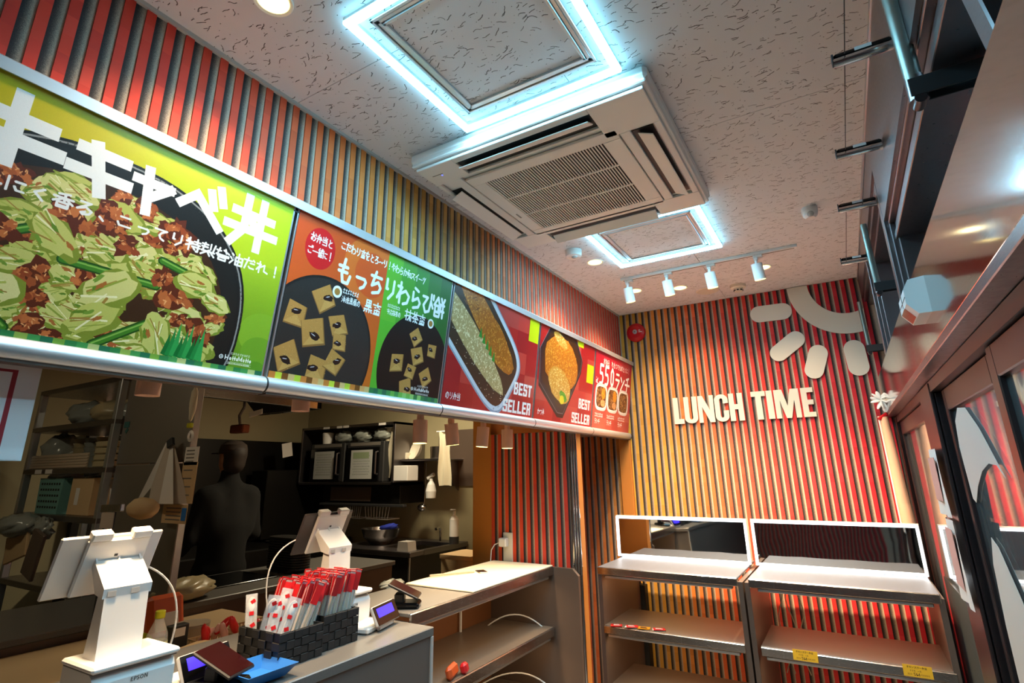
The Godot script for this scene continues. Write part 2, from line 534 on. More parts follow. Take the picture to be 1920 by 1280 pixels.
func mochi(im: Image, c: Vector2, r: float, turn: float) -> void:
	var p := []
	for k in 4:
		p.append(c + Vector2.from_angle(turn + k * PI / 2) * r * rng.randf_range(0.9, 1.12))
	poly(im, p, Color("8a6030"))
	var q := []
	for k in 4: q.append(c + (p[k] - c) * 0.93 + Vector2(-0.03, -0.05) * r)
	poly(im, q, Color("b98644"))
	poly(im, [c, q[0], q[1]], Color("c89752"))
	for k in 50:
		disc(im, c + Vector2.from_angle(rng.randf() * TAU) * r * rng.randf() * 0.72, 2.2, 1.8, Color("8f6632").lerp(Color("dcb06a"), rng.randf()), 0, 6)
	var s := c + Vector2(rng.randf_range(-0.3, 0.3), rng.randf_range(-0.2, 0.3)) * r
	blob(im, s, r * 0.38, r * 0.2, Color("23120f"), rng.randf_range(-0.5, 0.5), 0.2)
	blob(im, s + Vector2(-0.06, -0.06) * r, r * 0.16, r * 0.03, Color("c9c2cc"), rng.randf_range(-0.5, 0.5), 0.2)


func poster_mochi() -> Image:
	rng.seed = 21
	var W := 1280; var H := 884
	var im := canvas(W, H, Color("d8551f"))
	for i in 50:
		im.fill_rect(Rect2i(0, int(i * H / 50.0), W, H / 50 + 2), Color("cf4c1e").lerp(Color("d26a1c"), i / 49.0))
		im.fill_rect(Rect2i(int(0.51 * W), int(i * H / 50.0), W, H / 50 + 2), Color("4f9a2c").lerp(Color("58a030"), i / 49.0))
	for k in 5:
		poly(im, [Vector2((0.51 + k * 0.1) * W, 0), Vector2((0.61 + k * 0.1) * W, 0), Vector2((0.61 + k * 0.1) * W, H), Vector2((0.51 + k * 0.1) * W, H)], [Color("58ab2c"), Color("4b9a2c"), Color("3d8a30"), Color("35762e"), Color("2f682c")][k])
	disc(im, Vector2(0.42 * W, 0.22 * H), 0.17 * W, 0.23 * H, Color("dd6a26"))
	disc(im, Vector2(0.42 * W, 0.24 * H), 0.10 * W, 0.15 * H, Color("d8541e"))
	im.fill_rect(Rect2i(int(0.508 * W), 0, int(0.1 * W), int(0.5 * H)), Color("63b02e"))
	# plates
	disc(im, Vector2(0.2 * W, 0.79 * H), 0.285 * W, 0.44 * H, Color("1b1a18"), 0, 60)
	disc(im, Vector2(0.2 * W, 0.79 * H), 0.275 * W, 0.425 * H, Color("2a2826"), 0, 60)
	for k in 900:
		var a := rng.randf() * TAU
		var q := Vector2(0.2 * W, 0.79 * H) + Vector2(cos(a) * 0.27 * W, sin(a) * 0.42 * H) * sqrt(rng.randf())
		im.fill_rect(Rect2i(int(q.x), int(q.y), 2, 2), Color("3d3a34"))
	disc(im, Vector2(0.79 * W, 0.79 * H), 0.255 * W, 0.40 * H, Color("0f0f0e"), 0, 60)
	for q in [[0.19, 0.49, 84, 0.2], [0.07, 0.62, 80, 0.9], [0.28, 0.62, 78, 0.4], [0.16, 0.7, 92, 0.5], [0.06, 0.86, 88, 0.3], [0.21, 0.9, 84, 0.9], [0.3, 0.72, 66, 0.7], [0.29, 0.85, 76, 1.2]]:
		mochi(im, Vector2(q[0] * W, q[1] * H), q[2], q[3])
	for q in [[0.77, 0.55, 66, 0.1], [0.9, 0.62, 60, 0.8], [0.8, 0.68, 76, 0.4], [0.66, 0.76, 74, 0.7], [0.88, 0.82, 72, 0.2], [0.74, 0.92, 74, 0.5], [0.76, 0.8, 60, 1.0]]:
		mochi(im, Vector2(q[0] * W, q[1] * H), q[2], q[3])
	disc(im, Vector2(0.125 * W, 0.205 * H), 0.075 * W, 0.125 * H, Color("cc1a1c"), 0, 40)
	var wh := Color("eef0ee")
	write(im, "お弁当と", 0.07 * W, 0.125 * H, 0.026 * W, 0.05 * H, 6, wh, 1.1)
	write(im, "ご一緒に!", 0.065 * W, 0.205 * H, 0.023 * W, 0.05 * H, 6, wh, 1.1)
	write(im, "こだわり蜜をとろ〜り!やわらか和スイーツ", 0.225 * W, 0.10 * H, 0.0255 * W, 0.052 * H, 6.5, wh, 1.1)
	write(im, "もっちりわらび餅", 0.225 * W, 0.205 * H, 0.082 * W, 0.145 * H, 19, wh, 1.13)
	write(im, "黒蜜", 0.405 * W, 0.405 * H, 0.046 * W, 0.078 * H, 9, wh, 1.14)
	write(im, "沖産黒糖の", 0.275 * W, 0.43 * H, 0.019 * W, 0.04 * H, 4, wh, 1.12)
	small(im, 0.275 * W, 0.385 * H, 0.09 * W, 0.03 * H, 7, wh)
	disc(im, Vector2(0.245 * W, 0.42 * H), 0.025 * W, 0.038 * H, wh)
	disc(im, Vector2(0.245 * W, 0.42 * H), 0.015 * W, 0.022 * H, Color("a87838"))
	write(im, "宇治抹茶の", 0.545 * W, 0.415 * H, 0.017 * W, 0.036 * H, 4, wh, 1.12)
	small(im, 0.545 * W, 0.38 * H, 0.085 * W, 0.025 * H, 8, wh)
	write(im, "抹茶蜜", 0.668 * W, 0.375 * H, 0.046 * W, 0.075 * H, 9, wh, 1.12)
	disc(im, Vector2(0.865 * W, 0.42 * H), 0.024 * W, 0.036 * H, wh)
	disc(im, Vector2(0.865 * W, 0.42 * H), 0.015 * W, 0.022 * H, Color("a87838"))
	shop_logo(im, 0.79 * W, 0.915 * H, 0.17 * W)
	checks(im, 0, 0.51 * W, H * 0.955, 18, [Color("c77a34"), Color("c2cf3c"), Color("7a4a1c"), Color("d69a5a"), Color("cfae70"), Color("b5c63a")])
	checks(im, 0.51 * W, W, H * 0.955, 18, [Color("2e7a44"), Color("6fb04a"), Color("22684a"), Color("8fc26a"), Color("3f8f4c")])
	speckle(im, 0.06)
	return im


func red_checks(im: Image, seed_: int) -> void:
	rng.seed = seed_
	var W := im.get_width(); var H := im.get_height()
	var cols := [Color("b3221f"), Color("a81b20"), Color("c23a32"), Color("b84038"), Color("a4191f"), Color("bb2a26")]
	for j in 5:
		for i in 7:
			im.fill_rect(Rect2i(i * W / 7, j * H / 5, W / 7 + 1, H / 5 + 1), cols[(i * 5 + j * 3 + rng.randi() % 2) % cols.size()])


func fried(im: Image, c: Vector2, rx: float, ry: float, turn: float, base: Color, light: Color, n: int) -> void:
	blob(im, c, rx, ry, base, turn, 0.06)
	for k in n:
		var a := rng.randf() * TAU; var r := sqrt(rng.randf()) * 0.95
		var q := c + Vector2(cos(a) * rx * r, sin(a) * ry * r).rotated(turn)
		blob(im, q, rng.randf_range(3, 9), rng.randf_range(2, 6), base.lerp(light, rng.randf()), rng.randf() * 3, 0.4)


func poster_bento() -> Image:
	var W := 1024; var H := 708
	var im := canvas(W, H, Color("b3221f"))
	red_checks(im, 31)
	im.fill_rect(Rect2i(int(0.865 * W), 0, int(0.135 * W), int(0.26 * H)), Color("c8cf10"))
	im.fill_rect(Rect2i(int(0.5 * W), int(0.56 * H), int(0.15 * W), int(0.2 * H)), Color("c8cf10"))
	var t := 0.62
	var C := Vector2(0.28 * W, 0.36 * H)
	disc(im, C, 0.52 * W, 0.26 * W, Color("8f9aa8"), t, 48, 4.5)
	disc(im, C + Vector2(-3, -4), 0.51 * W, 0.25 * W, Color("c9cfd6"), t, 48, 4.5)
	disc(im, C, 0.48 * W, 0.225 * W, Color("3a2a1c"), t, 48, 4.5)
	for k in 260:   # rice and seaweed at the edge
		var q := C + Vector2(rng.randf_range(-0.47, 0.47) * W, rng.randf_range(0.05, 0.21) * W).rotated(t)
		im.fill_rect(Rect2i(int(q.x), int(q.y), 7, 4), Color("d8cdb4") if k % 3 == 0 else Color("4a3a20"))
	fried(im, C + Vector2(0.02 * W, -0.10 * W).rotated(t), 0.42 * W, 0.085 * W, t, Color("b06a1e"), Color("e0a54a"), 620)
	fried(im, C + Vector2(0.16 * W, -0.095 * W).rotated(t), 0.26 * W, 0.1 * W, t, Color("a85e18"), Color("dd9a3c"), 420)
	fried(im, C + Vector2(0.0, 0.075 * W).rotated(t), 0.46 * W, 0.08 * W, t, Color("b09560"), Color("efe0b4"), 680)
	fried(im, C + Vector2(-0.38 * W, -0.1 * W).rotated(t), 0.08 * W, 0.08 * W, t, Color("c98a1c"), Color("f0c04a"), 90)
	for k in 26:
		var q := C + Vector2(rng.randf_range(-0.26, -0.1) * W, rng.randf_range(-0.1, -0.02) * W).rotated(t)
		stroke(im, [q, q + Vector2(30, rng.randf_range(-26, 26))], 4, Color("b5702a").lerp(Color("6f3a18"), rng.randf()))
	for k in 5:
		var q := C + Vector2((0.0 + 0.05 * k) * W, -0.005 * W).rotated(t)
		poly(im, [q + Vector2(-6, 22), q + Vector2(14, -40), q + Vector2(30, 30)], Color("2d8a2f"))
	var wh := Color("efe9e4")
	write(im, "のり弁当", 0.03 * W, 0.885 * H, 0.032 * W, 0.055 * H, 4.5, wh, 1.08)
	caps(im, "BEST", 0.735 * W, 0.685 * H, 0.053 * W, 0.115 * H, wh)
	caps(im, "SELLER", 0.62 * W, 0.855 * H, 0.053 * W, 0.115 * H, wh)
	speckle(im, 0.06)
	return im


func poster_cutlet() -> Image:
	var W := 1024; var H := 708
	var im := canvas(W, H, Color("b3221f"))
	red_checks(im, 33)
	im.fill_rect(Rect2i(int(0.64 * W), 0, int(0.12 * W), int(0.1 * H)), Color("c8cf10"))
	im.fill_rect(Rect2i(int(0.86 * W), int(0.26 * H), int(0.14 * W), int(0.22 * H)), Color("c8cf10"))
	var b := [Vector2(0.19, -0.06), Vector2(0.55, -0.05), Vector2(0.755, 0.26), Vector2(0.74, 0.4), Vector2(0.46, 0.94), Vector2(0.36, 0.94), Vector2(0.03, 0.66), Vector2(0.0, 0.3)]
	var sc := func(k: float, off: Vector2) -> Array:
		var p := []
		for q in b: p.append((Vector2(0.38, 0.42) + (q - Vector2(0.38, 0.42)) * k + off) * Vector2(W, H))
		return p
	poly(im, sc.call(1.0, Vector2.ZERO), Color("231a1a"))
	poly(im, sc.call(0.975, Vector2(0, -0.03)), Color("6e6a6c"))
	poly(im, sc.call(0.96, Vector2(0, -0.03)), Color("2b2022"))
	poly(im, sc.call(0.87, Vector2(0, -0.04)), Color("3a2416"))
	fried(im, Vector2(0.375 * W, 0.36 * H), 0.3 * W, 0.29 * H, 0.15, Color("b3661a"), Color("e9a23a"), 1100)
	fried(im, Vector2(0.37 * W, 0.6 * H), 0.2 * W, 0.17 * H, 0.3, Color("c28a34"), Color("f0d48a"), 320)
	fried(im, Vector2(0.33 * W, 0.12 * H), 0.13 * W, 0.06 * H, 0.3, Color("c78a34"), Color("f3dc9c"), 90)
	fried(im, Vector2(0.44 * W, 0.71 * H), 0.07 * W, 0.045 * H, 0.4, Color("4d8a22"), Color("8fb83c"), 40)
	blob(im, Vector2(0.42 * W, 0.75 * H), 40, 34, Color("d9c322"), 0, 0.1)
	var wh := Color("efe9e4")
	write(im, "かつ丼", 0.05 * W, 0.885 * H, 0.032 * W, 0.055 * H, 4.5, wh, 1.08)
	caps(im, "BEST", 0.735 * W, 0.685 * H, 0.053 * W, 0.115 * H, wh)
	caps(im, "SELLER", 0.62 * W, 0.855 * H, 0.053 * W, 0.115 * H, wh)
	speckle(im, 0.06)
	return im


func poster_lunch() -> Image:
	var W := 1024; var H := 740
	var im := canvas(W, H, Color("a81c2e"))
	for i in 40:
		im.fill_rect(Rect2i(0, int(i * H / 40.0), W, H / 40 + 2), Color("b01430").lerp(Color("b8443a"), i / 39.0))
	rng.seed = 5
	for i in 6:
		for j in 2:
			im.fill_rect(Rect2i(i * W / 6, int((0.72 + j * 0.13) * H), W / 6 + 1, int(0.13 * H) + 1), Color("b4403a").lerp(Color("c25a4c"), rng.randf()))
	var wh := Color("f2eeea")
	write(im, "お毎日どれもつでもおとくに!", 0.2 * W, 0.1 * H, 0.048 * W, 0.075 * H, 6, wh, 1.1)
	write(im, "込", 0.04 * W, 0.36 * H, 0.05 * W, 0.08 * H, 7, wh)
	for k in 3:
		glyph(im, ["5", "5", "0"][k], Rect2((0.12 + 0.135 * k) * W, 0.2 * H, 0.095 * W, 0.23 * H), 30, wh)
	write(im, "ランチ", 0.53 * W, 0.22 * H, 0.13 * W, 0.22 * H, 24, wh, 1.12)
	for k in 3:
		var c := Vector2((0.19 + 0.3 * k) * W, 0.6 * H)
		disc(im, c, 0.15 * W, 0.17 * H, Color("d4d0cc"), 0, 40, 3.6)
		disc(im, c, 0.135 * W, 0.15 * H, Color("e9e5de"), 0, 40, 3.6)
		disc(im, c, 0.12 * W, 0.13 * H, Color("5a3218"), 0, 40, 3.6)
		for j in 130:
			var q := c + Vector2(rng.randf_range(-0.11, 0.11) * W, rng.randf_range(-0.12, 0.12) * H)
			blob(im, q, rng.randf_range(6, 16), rng.randf_range(4, 8), Color("6b381a").lerp(Color("c79a5c"), rng.randf()), rng.randf() * 3, 0.3)
		if k < 2:
			fried(im, c + Vector2(0.05 * W, -0.05 * H), 0.05 * W, 0.075 * H, 0, Color("c77a1c"), Color("efb040"), 60)
			fried(im, c + Vector2(0.045 * W, 0.07 * H), 0.06 * W, 0.045 * H, 0, Color("c98a52"), Color("e9bd8a"), 40)
		small(im, c.x - 0.13 * W, 0.8 * H, 0.2 * W, 0.05 * H, 6, wh)
		write(im, "ランチ", c.x - 0.13 * W, 0.87 * H, 0.04 * W, 0.06 * H, 6, wh, 1.05)
	speckle(im, 0.06)
	return im


func louvre_paper() -> Image:
	# one repeat of the wall covering behind the slats: charcoal ink stippled out into beige
	rng.seed = 77
	var im := canvas(128, 512, Color("b7a48e"))
	for x in 128:
		var u := x / 127.0
		for y in 512:
			var p := smoothstep(0.52, 1.04, u + rng.randf_range(-0.13, 0.13))
			im.set_pixel(x, y, Color("1e191a").lerp(Color("c9b49c"), clampf(roundf(p * 4.0 + rng.randf_range(-0.5, 0.5)) / 4.0, 0, 1)))
	return im


func ceiling_board() -> Array:
	# mineral board with worm-shaped pinholes: colour and depth
	rng.seed = 9
	var S := 1536
	var im := canvas(S, S, Color("dcdbdd"))
	var hi := canvas(S, S, Color(1, 1, 1))
	for k in 1750:
		var p := Vector2(rng.randf() * S, rng.randf() * S)
		var n := 1 + (rng.randi() % 5) * (1 if rng.randf() < 0.62 else 0)
		var d := Vector2.from_angle(rng.randf_range(-0.55, 0.55))
		var w := rng.randf_range(2.0, 3.6)
		var pts := [p]
		for j in n:
			p += d * rng.randf_range(5, 11)
			d = d.rotated(rng.randf_range(-0.6, 0.6))
			pts.append(p)
		if n == 1: pts = [pts[0], pts[0] + Vector2(1.5, 0)]
		var c := Color("6d6562").lerp(Color("4c4644"), rng.randf())
		stroke(im, pts, w, c)
		stroke(hi, pts, w, Color(0.2, 0.2, 0.2))
	return [im, hi]


# ---------------------------------------------------------------- scene
func _ready() -> void:
	setup_camera_and_light()
	make_materials()
	build_shell()
	build_sign()
	build_ceiling_things()
	build_storefront()
	build_shelves()
	build_counter()
	build_kitchen()


func setup_camera_and_light() -> void:
	var cam := Camera3D.new()
	cam.name = "camera"
	add_child(cam)
	cam.position = Vector3(0, EYE, 0)
	cam.rotation = Vector3(0.28729, 0.54422, -0.01361)
	var near := 0.05
	var f := 1011.394
	cam.keep_aspect = Camera3D.KEEP_HEIGHT
	cam.set_frustum(near * 1280.0 / f, Vector2((960.0 - 948.604) / f, -(640.0 - 585.801) / f) * near, near, 60.0)
	cam.current = true
	var we := WorldEnvironment.new()
	we.name = "environment"
	var e := Environment.new()
	e.background_mode = Environment.BG_SKY
	var sky := Sky.new()
	var ps := ProceduralSkyMaterial.new()
	ps.sky_top_color = Color(0.42, 0.5, 0.6); ps.sky_horizon_color = Color(0.62, 0.66, 0.7)
	ps.ground_bottom_color = Color(0.2, 0.2, 0.2); ps.ground_horizon_color = Color(0.5, 0.52, 0.54)
	ps.sky_energy_multiplier = 0.35
	ps.ground_energy_multiplier = 0.35
	sky.sky_material = ps
	e.sky = sky
	e.tonemap_mode = Environment.TONE_MAPPER_LINEAR
	e.tonemap_exposure = EXPOSURE
	e.sdfgi_enabled = true
	e.ssao_enabled = true
	e.ssil_enabled = true
	we.environment = e
	add_child(we)


const EXPOSURE := 2.9
const WARM := Color(1.0, 0.85, 0.66)
const COOL := Color(0.60, 0.87, 1.0)
const WHITE := Color(0.93, 0.97, 1.0)


func make_materials() -> void:
	mat("plaster", Color("b9ad9c"), 0.9)
	mat("seam", Color("6b6562"), 0.9)
	var cb := ceiling_board()
	var m := mat("ceiling_board", Color(1, 1, 1), 0.95)
	m.albedo_texture = tex(cb[0])
	m.heightmap_enabled = true
	m.heightmap_texture = tex(cb[1])
	m.heightmap_scale = 0.12
	m.uv1_triplanar = true; m.uv1_world_triplanar = true
	m.uv1_scale = Vector3.ONE / 1.05
	m = mat("louvre_paper", Color(1, 1, 1), 0.85)
	m.albedo_texture = tex(louvre_paper())
	m = mat("slat", Color(1, 1, 1), 0.75)
	m.vertex_color_use_as_albedo = true
	mat("ochre", Color("b8742c"), 0.7)
	mat("white_plastic", Color("e4e2de"), 0.45)
	mat("white_paint", Color("e6e6e2"), 0.4)
	mat("cream_board", Color("d9d2c0"), 0.6)
	mat("black", Color("141414"), 0.5)
	mat("black_gloss", Color("0c0c0d"), 0.15)
	mat("dark_grey", Color("2c2c2d"), 0.5)
	mat("grey_paint", Color("6f6a64"), 0.5)
	mat("trim_grey", Color("b4b0aa"), 0.5)
	mat("aluminium", Color("c9cdd0"), 0.32, 0.9)
	mat("satin_bar", Color("d6dadd"), 0.38, 0.75)
	brushed(mat("steel", Color("b7b3b0"), 0.3, 1.0), Vector3(2, 60, 2), 0.16, 0.3)
	brushed(mat("steel_dark", Color("8d888a"), 0.35, 1.0), Vector3(3, 40, 3), 0.25, 0.42)
	brushed(mat("steel_mirror", Color("c4bdb9"), 0.2, 1.0), Vector3(1.5, 60, 1.5), 0.05, 0.14)
	mat("chrome", Color("d8d8d8"), 0.12, 1.0)
	mat("bronze_frame", Color("4a4040"), 0.35, 0.7)
	mat("mirror", Color("c9ccca"), 0.03, 1.0)
	grain(mat("counter_grey", Color("6d6a66"), 0.35), 0.12, 9.0)
	grain(mat("shelf_brown", Color("8b7b6c"), 0.38, 0.35), 0.08, 12.0)
	mat("panel_brown", Color("6a5a50"), 0.4, 0.3)
	mat("red_enamel", Color("b3161c"), 0.25)
	grain(mat("floor_tile", Color("8f8a84"), 0.5), 0.15, 3.0)
	mat("kitchen_wall", Color("a99f7e"), 0.6)
	glass("clear_glass", Color(0.9, 0.95, 0.95), 0.12)
	glass("clear_plastic", Color(0.95, 0.95, 0.95), 0.25)
	var wg := glass("window_glass", Color(0.75, 0.8, 0.8), 0.1)
	wg.metallic_specular = 0.75
	mat("dark_red_gloss", Color("26080b"), 0.1)
	mat("rod_green", Color("8a928a"), 0.35, 0.6)
	mat("film", Color("cfc6ba"), 0.6)
	mat("paper_white", Color("e2ddd6"), 0.8)
	mat("paper_pink", Color("cf9d92"), 0.8)
	mat("peach_cloth", Color("d9a98a"), 0.8)
	mat("card_yellow", Color("c9a01c"), 0.6)
	mat("card_red", Color("c8201c"), 0.5)
	mat("card_amber", Color("d9901c"), 0.5)
	mat("cable_grey", Color("a89a86"), 0.6)
	brushed(mat("top_plate", Color("6c707c"), 0.4, 0.35), Vector3(2, 2, 50), 0.35, 0.5)
	mat("counter_front", Color("5c5550"), 0.5)
	mat("ochre_dark", Color("7a4a24"), 0.7)
	mat("white_board", Color("e8dcc0"), 0.5)
	mat("tablet_white", Color("d9d4cd"), 0.35, 0.1)
	mat("tablet_dark", Color("4c4646"), 0.35, 0.3)
	mat("blue_plastic", Color("2a74c4"), 0.4)
	mat("weave_black", Color("1c1a19"), 0.65)
	mat("stick_wood", Color("c9a878"), 0.7)
	mat("wrap_red", Color("cc2024"), 0.3)
	mat("wrap_pink", Color("dca8a0"), 0.3)
	mat("tea_label", Color("cdd09a"), 0.5)
	mat("cap_green", Color("b8b81c"), 0.45)
	mat("ledge_beige", Color("c2a67e"), 0.6)
	mat("card_beige", Color("c9ab80"), 0.8)
	mat("frosted", Color("b8a690"), 0.3)
	mat("pouch_orange", Color("c4501e"), 0.4)
	mat("bag_pale", Color("a89a78"), 0.3)
	mat("spot_bounce_tint", Color("d9a98e"), 0.5)  # spotlight housings: pink of reflected orange light put into the colour
	mat("steel_satin", Color("a8a29a"), 0.42, 0.9)
	mat("tray_black", Color("1d1c1b"), 0.35)
	mat("orange_lit", Color("8a4a2c"), 0.4, 0.6)  # orange light on the hood device, put into the colour
	mat("range_black", Color("100f0e"), 0.4, 0.2)
	mat("sink_front", Color("2c2a28"), 0.35, 0.3)
	mat("cloth_cream", Color("cfc5ac"), 0.9)
	mat("cloth_blue", Color("1c2f9c"), 0.8)
	mat("teal_plastic", Color("6fa39c"), 0.5)
	mat("teal_dark", Color("2c5a58"), 0.5)
	mat("paper_grey", Color("bcae9e"), 0.8)
	mat("bag_clear", Color("8d928c"), 0.18)
	mat("uniform_black", Color("050505"), 0.95)
	mat("skin", Color("a8765a"), 0.6)
	mat("hair_brown", Color("241812"), 0.7)
	mat("cap_brown", Color("2e221a"), 0.85)
	glow("led_kitchen", Color(1.0, 0.95, 0.85), 1.2)
	glow("led_cool", Color(0.55, 0.89, 1.0), 4.2)
	glow("led_white", WHITE, 1.1)
	glow("lamp_warm", Color(1.0, 0.93, 0.55), 1.3)
	glow("bulb_white", Color(1.0, 0.97, 0.85), 4.0)
	glow("strip_warm", Color(1.0, 0.84, 0.58), 0.8)
	glow("lcd_blue", Color(0.22, 0.16, 1.0), 0.5)
	glow("led_dot_blue", Color(0.25, 0.3, 1.0), 2.0)


func lin(c: Color) -> Color:
	return c.srgb_to_linear()


func slat_mesh(length: float, width: float, col: Callable, seed_: int) -> ArrayMesh:
	# a printed slat standing 4 mm off the paper; its colour is a column of dyed squares
	var s := Sh.new(Vector3.ZERO)
	var n := maxi(3, int(round(length / 0.0515)))
	var h := length / n
	var t := 0.004
	var r := RandomNumberGenerator.new()
	r.seed = seed_
	for i in n:
		var c: Color = lin(col.call((i + 0.5) / n, r))
		s.st.set_color(c)
		var a := i * h; var b := a + h
		var w := width * 0.5
		s.quad(Vector3(-w, a, t), Vector3(w, a, t), Vector3(w, b, t), Vector3(-w, b, t))
		s.quad(Vector3(-w, a, 0), Vector3(-w, a, t), Vector3(-w, b, t), Vector3(-w, b, 0))
		s.quad(Vector3(w, a, t), Vector3(w, a, 0), Vector3(w, b, 0), Vector3(w, b, t))
	s.quad(Vector3(-width * 0.5, length, t), Vector3(width * 0.5, length, t), Vector3(width * 0.5, length, 0), Vector3(-width * 0.5, length, 0))
	s.quad(Vector3(-width * 0.5, 0, 0), Vector3(width * 0.5, 0, 0), Vector3(width * 0.5, 0, t), Vector3(-width * 0.5, 0, t))
	return s.done()


func ramp(stops: Array, t: float) -> Color:
	for i in stops.size() - 1:
		if t <= stops[i + 1][0]:
			return stops[i][1].lerp(stops[i + 1][1], clampf((t - stops[i][0]) / (stops[i + 1][0] - stops[i][0]), 0, 1))
	return stops[-1][1]


func louvres(wall: Node3D, start: Vector3, along: Vector3, out: Vector3, count: int, y0: float, y1: float, stops: Array, fresh := 0.12) -> void:
	# paper and slats on a wall: start is the first slat's leading edge, along the direction in which the pattern runs
	var L := count * PITCH
	var s := Sh.new(Vector3.ZERO)
	var a := start - along * 0.0 + out * 0.0008
	var e := a + along * L
	var up := Vector3.UP
	s.uvquad(a + up * y0, e + up * y0, e + up * y1, a + up * y1, Vector2(0, y0 / 0.2), Vector2(count, y0 / 0.2), Vector2(count, y1 / 0.2), Vector2(0, y1 / 0.2))
	var pp := put("wallpaper", s, M.louvre_paper, wall)
	pp.position = -wall.position + Vector3(0, EYE, 0)
	var w := 0.0235
	var b := Basis(along, up, out)
	for i in count:
		var base: Color = ramp(stops, (i + 0.5) / count)
		var mesh := slat_mesh(y1 - y0, w, func(_t: float, r: RandomNumberGenerator) -> Color:
			return base.lerp(base.lightened(0.10) if r.randf() < 0.5 else base.darkened(0.16), fresh * 4.0 * r.randf()), 100 + i)
		var o := MeshInstance3D.new()
		o.name = "slat"
		o.mesh = mesh
		o.material_override = M.slat
		wall.add_child(o, true)
		o.transform = Transform3D(b, start + along * (i * PITCH + w * 0.5) + out * 0.001 + up * y0 - wall.position + Vector3(0, EYE, 0))


func build_shell() -> void:
	ORG = Vector3.ZERO
	var s := sh()
	s.span(Vector3(-5.6, -1.7, 2.2), Vector3(0.9, -1.6, -4.7))
	struct("floor", s, M.floor_tile)
	s = sh()
	s.span(Vector3(-5.6, CEIL + 0.009, 2.2), Vector3(XR + 0.16, CEIL + 0.12, -4.7))
	var c := struct("ceiling", s, M.seam)
	var xs := [-1.485, -0.575, XR]
	for i in 2:
		for k in 7:
			var z0 := 1.703 - k * 0.89
			s = sh()
			s.span(Vector3(maxf(xs[i], XL) + 0.0012, CEIL, z0 - 0.0012), Vector3(xs[i + 1] - 0.0012, CEIL + 0.009, maxf(z0 - 0.89, ZB) + 0.0012))
			put("ceiling_panel", s, M.ceiling_board, c)
	s = sh()
	s.span(Vector3(XL, CEIL - 0.012, 2.0), Vector3(XL + 0.012, CEIL, ZB))
	struct("trim_1", s, M.trim_grey)
	# menu bulkhead
	s = sh()
	s.span(Vector3(XL - 0.12, 0.24, 2.0), Vector3(XL - 0.0005, CEIL, ZB))
	var wl := struct("wall_left", s, M.plaster)
	var R := Color("d23420"); var O := Color("d9702c"); var Y := Color("cf9a3e"); var P := Color("c9603a"); var D := Color("b83a2c")
	louvres(wl, Vector3(XL, 0, 0.2785), Vector3(0, 0, -1), Vector3(1, 0, 0), 85, 0.26, CEIL - 0.002, [[0, R], [0.2, R], [0.27, Color("d8502c")], [0.34, O], [0.42, Color("d69c48")], [0.5, Color("d0aa6a")], [0.56, Color("cf8a50")], [0.62, P], [0.75, Color("c64a30")], [1.0, D]])
	# back wall
	s = sh()
	s.span(Vector3(-2.6, -1.6, ZB - 0.12), Vector3(0.6, CEIL, ZB - 0.0005))
	var wb := struct("wall_back", s, M.plaster)
	louvres(wb, Vector3(-1.3985 - 12 * PITCH, 0, ZB), Vector3(1, 0, 0), Vector3(0, 0, 1), 12, -1.59, 0.26, [[0, Color("b2402c")], [0.5, Color("b8602c")], [1.0, Color("b8883c")]])
	louvres(wb, Vector3(-1.3985, 0, ZB), Vector3(1, 0, 0), Vector3(0, 0, 1), 33, -1.59, CEIL - 0.002, [[0, Color("c79a36")], [0.10, Color("cf9438")], [0.18, Color("d98a34")], [0.26, Color("d8702e")], [0.36, Color("d85a2c")], [0.48, Color("d3402a")], [0.62, Color("cf2c26")], [0.8, Color("c8202a")], [1.0, Color("bd1a28")]])
	# wall pier beside the kitchen hatch
	s = sh()
	s.span(Vector3(-2.01, -1.6, -3.0905), Vector3(-1.43, 0.24, -3.2), 0.0)
	var wp := struct("wall_pier", s, M.ochre)
	louvres(wp, Vector3(-1.995, 0, -3.09), Vector3(1, 0, 0), Vector3(0, 0, 1), 11, -1.59, 0.238, [[0, Color("c03c22")], [0.2, Color("d4481f")], [0.5, Color("cc3a20")], [1.0, Color("c4341f")]], 0.05)
	s = sh()
	for k in 3:
		s.cyl(Vector3(-1.429 + 0.011 * k, -1.6, -3.094 - 0.012 * k), Vector3(-1.429 + 0.011 * k, 0.24, -3.094 - 0.012 * k), 0.011, 0.011, 14)
	struct("trim_2", s, M.steel_mirror)
	s = sh()
	s.span(Vector3(-1.43, -1.6, -3.125), Vector3(-1.405, 0.24, -3.2))
	struct("trim_3", s, M.ochre)
	s = sh()
	s.span(Vector3(-1.475, -1.6, ZB), Vector3(-1.385, 0.24, ZB + 0.03), 0.004)
	struct("trim_4", s, M.ochre)
	# kitchen shell
	s = sh()
	s.span(Vector3(-5.4, -1.6, -4.45), Vector3(-2.02, 1.1, -4.35))
	struct("wall_kitchen_back", s, M.kitchen_wall)
	s = sh()
	s.span(Vector3(-5.5, -1.6, 2.0), Vector3(-5.4, 1.1, -4.45))
	struct("wall_kitchen_far", s, M.kitchen_wall)
	s = sh()
	s.span(Vector3(-2.15, -1.6, -3.1), Vector3(-2.01, 1.0, -4.35))
	struct("wall_kitchen_side", s, M.ochre)
	s = sh()
	s.span(Vector3(-5.5, 0.98, 2.0), Vector3(XL - 0.12, 1.05, -4.45))
	struct("ceiling_kitchen", s, M.plaster)
	# wall behind the viewer
	s = sh()
	s.span(Vector3(-5.5, -1.6, 2.0), Vector3(0.6, CEIL, 2.12))
	var wf := struct("wall_front", s, M.plaster)
	louvres(wf, Vector3(0.25, 0, 1.999), Vector3(-1, 0, 0), Vector3(0, 0, -1), 32, -1.59, CEIL - 0.002, [[0, Color("bd1a28")], [1.0, Color("c9402c")]])


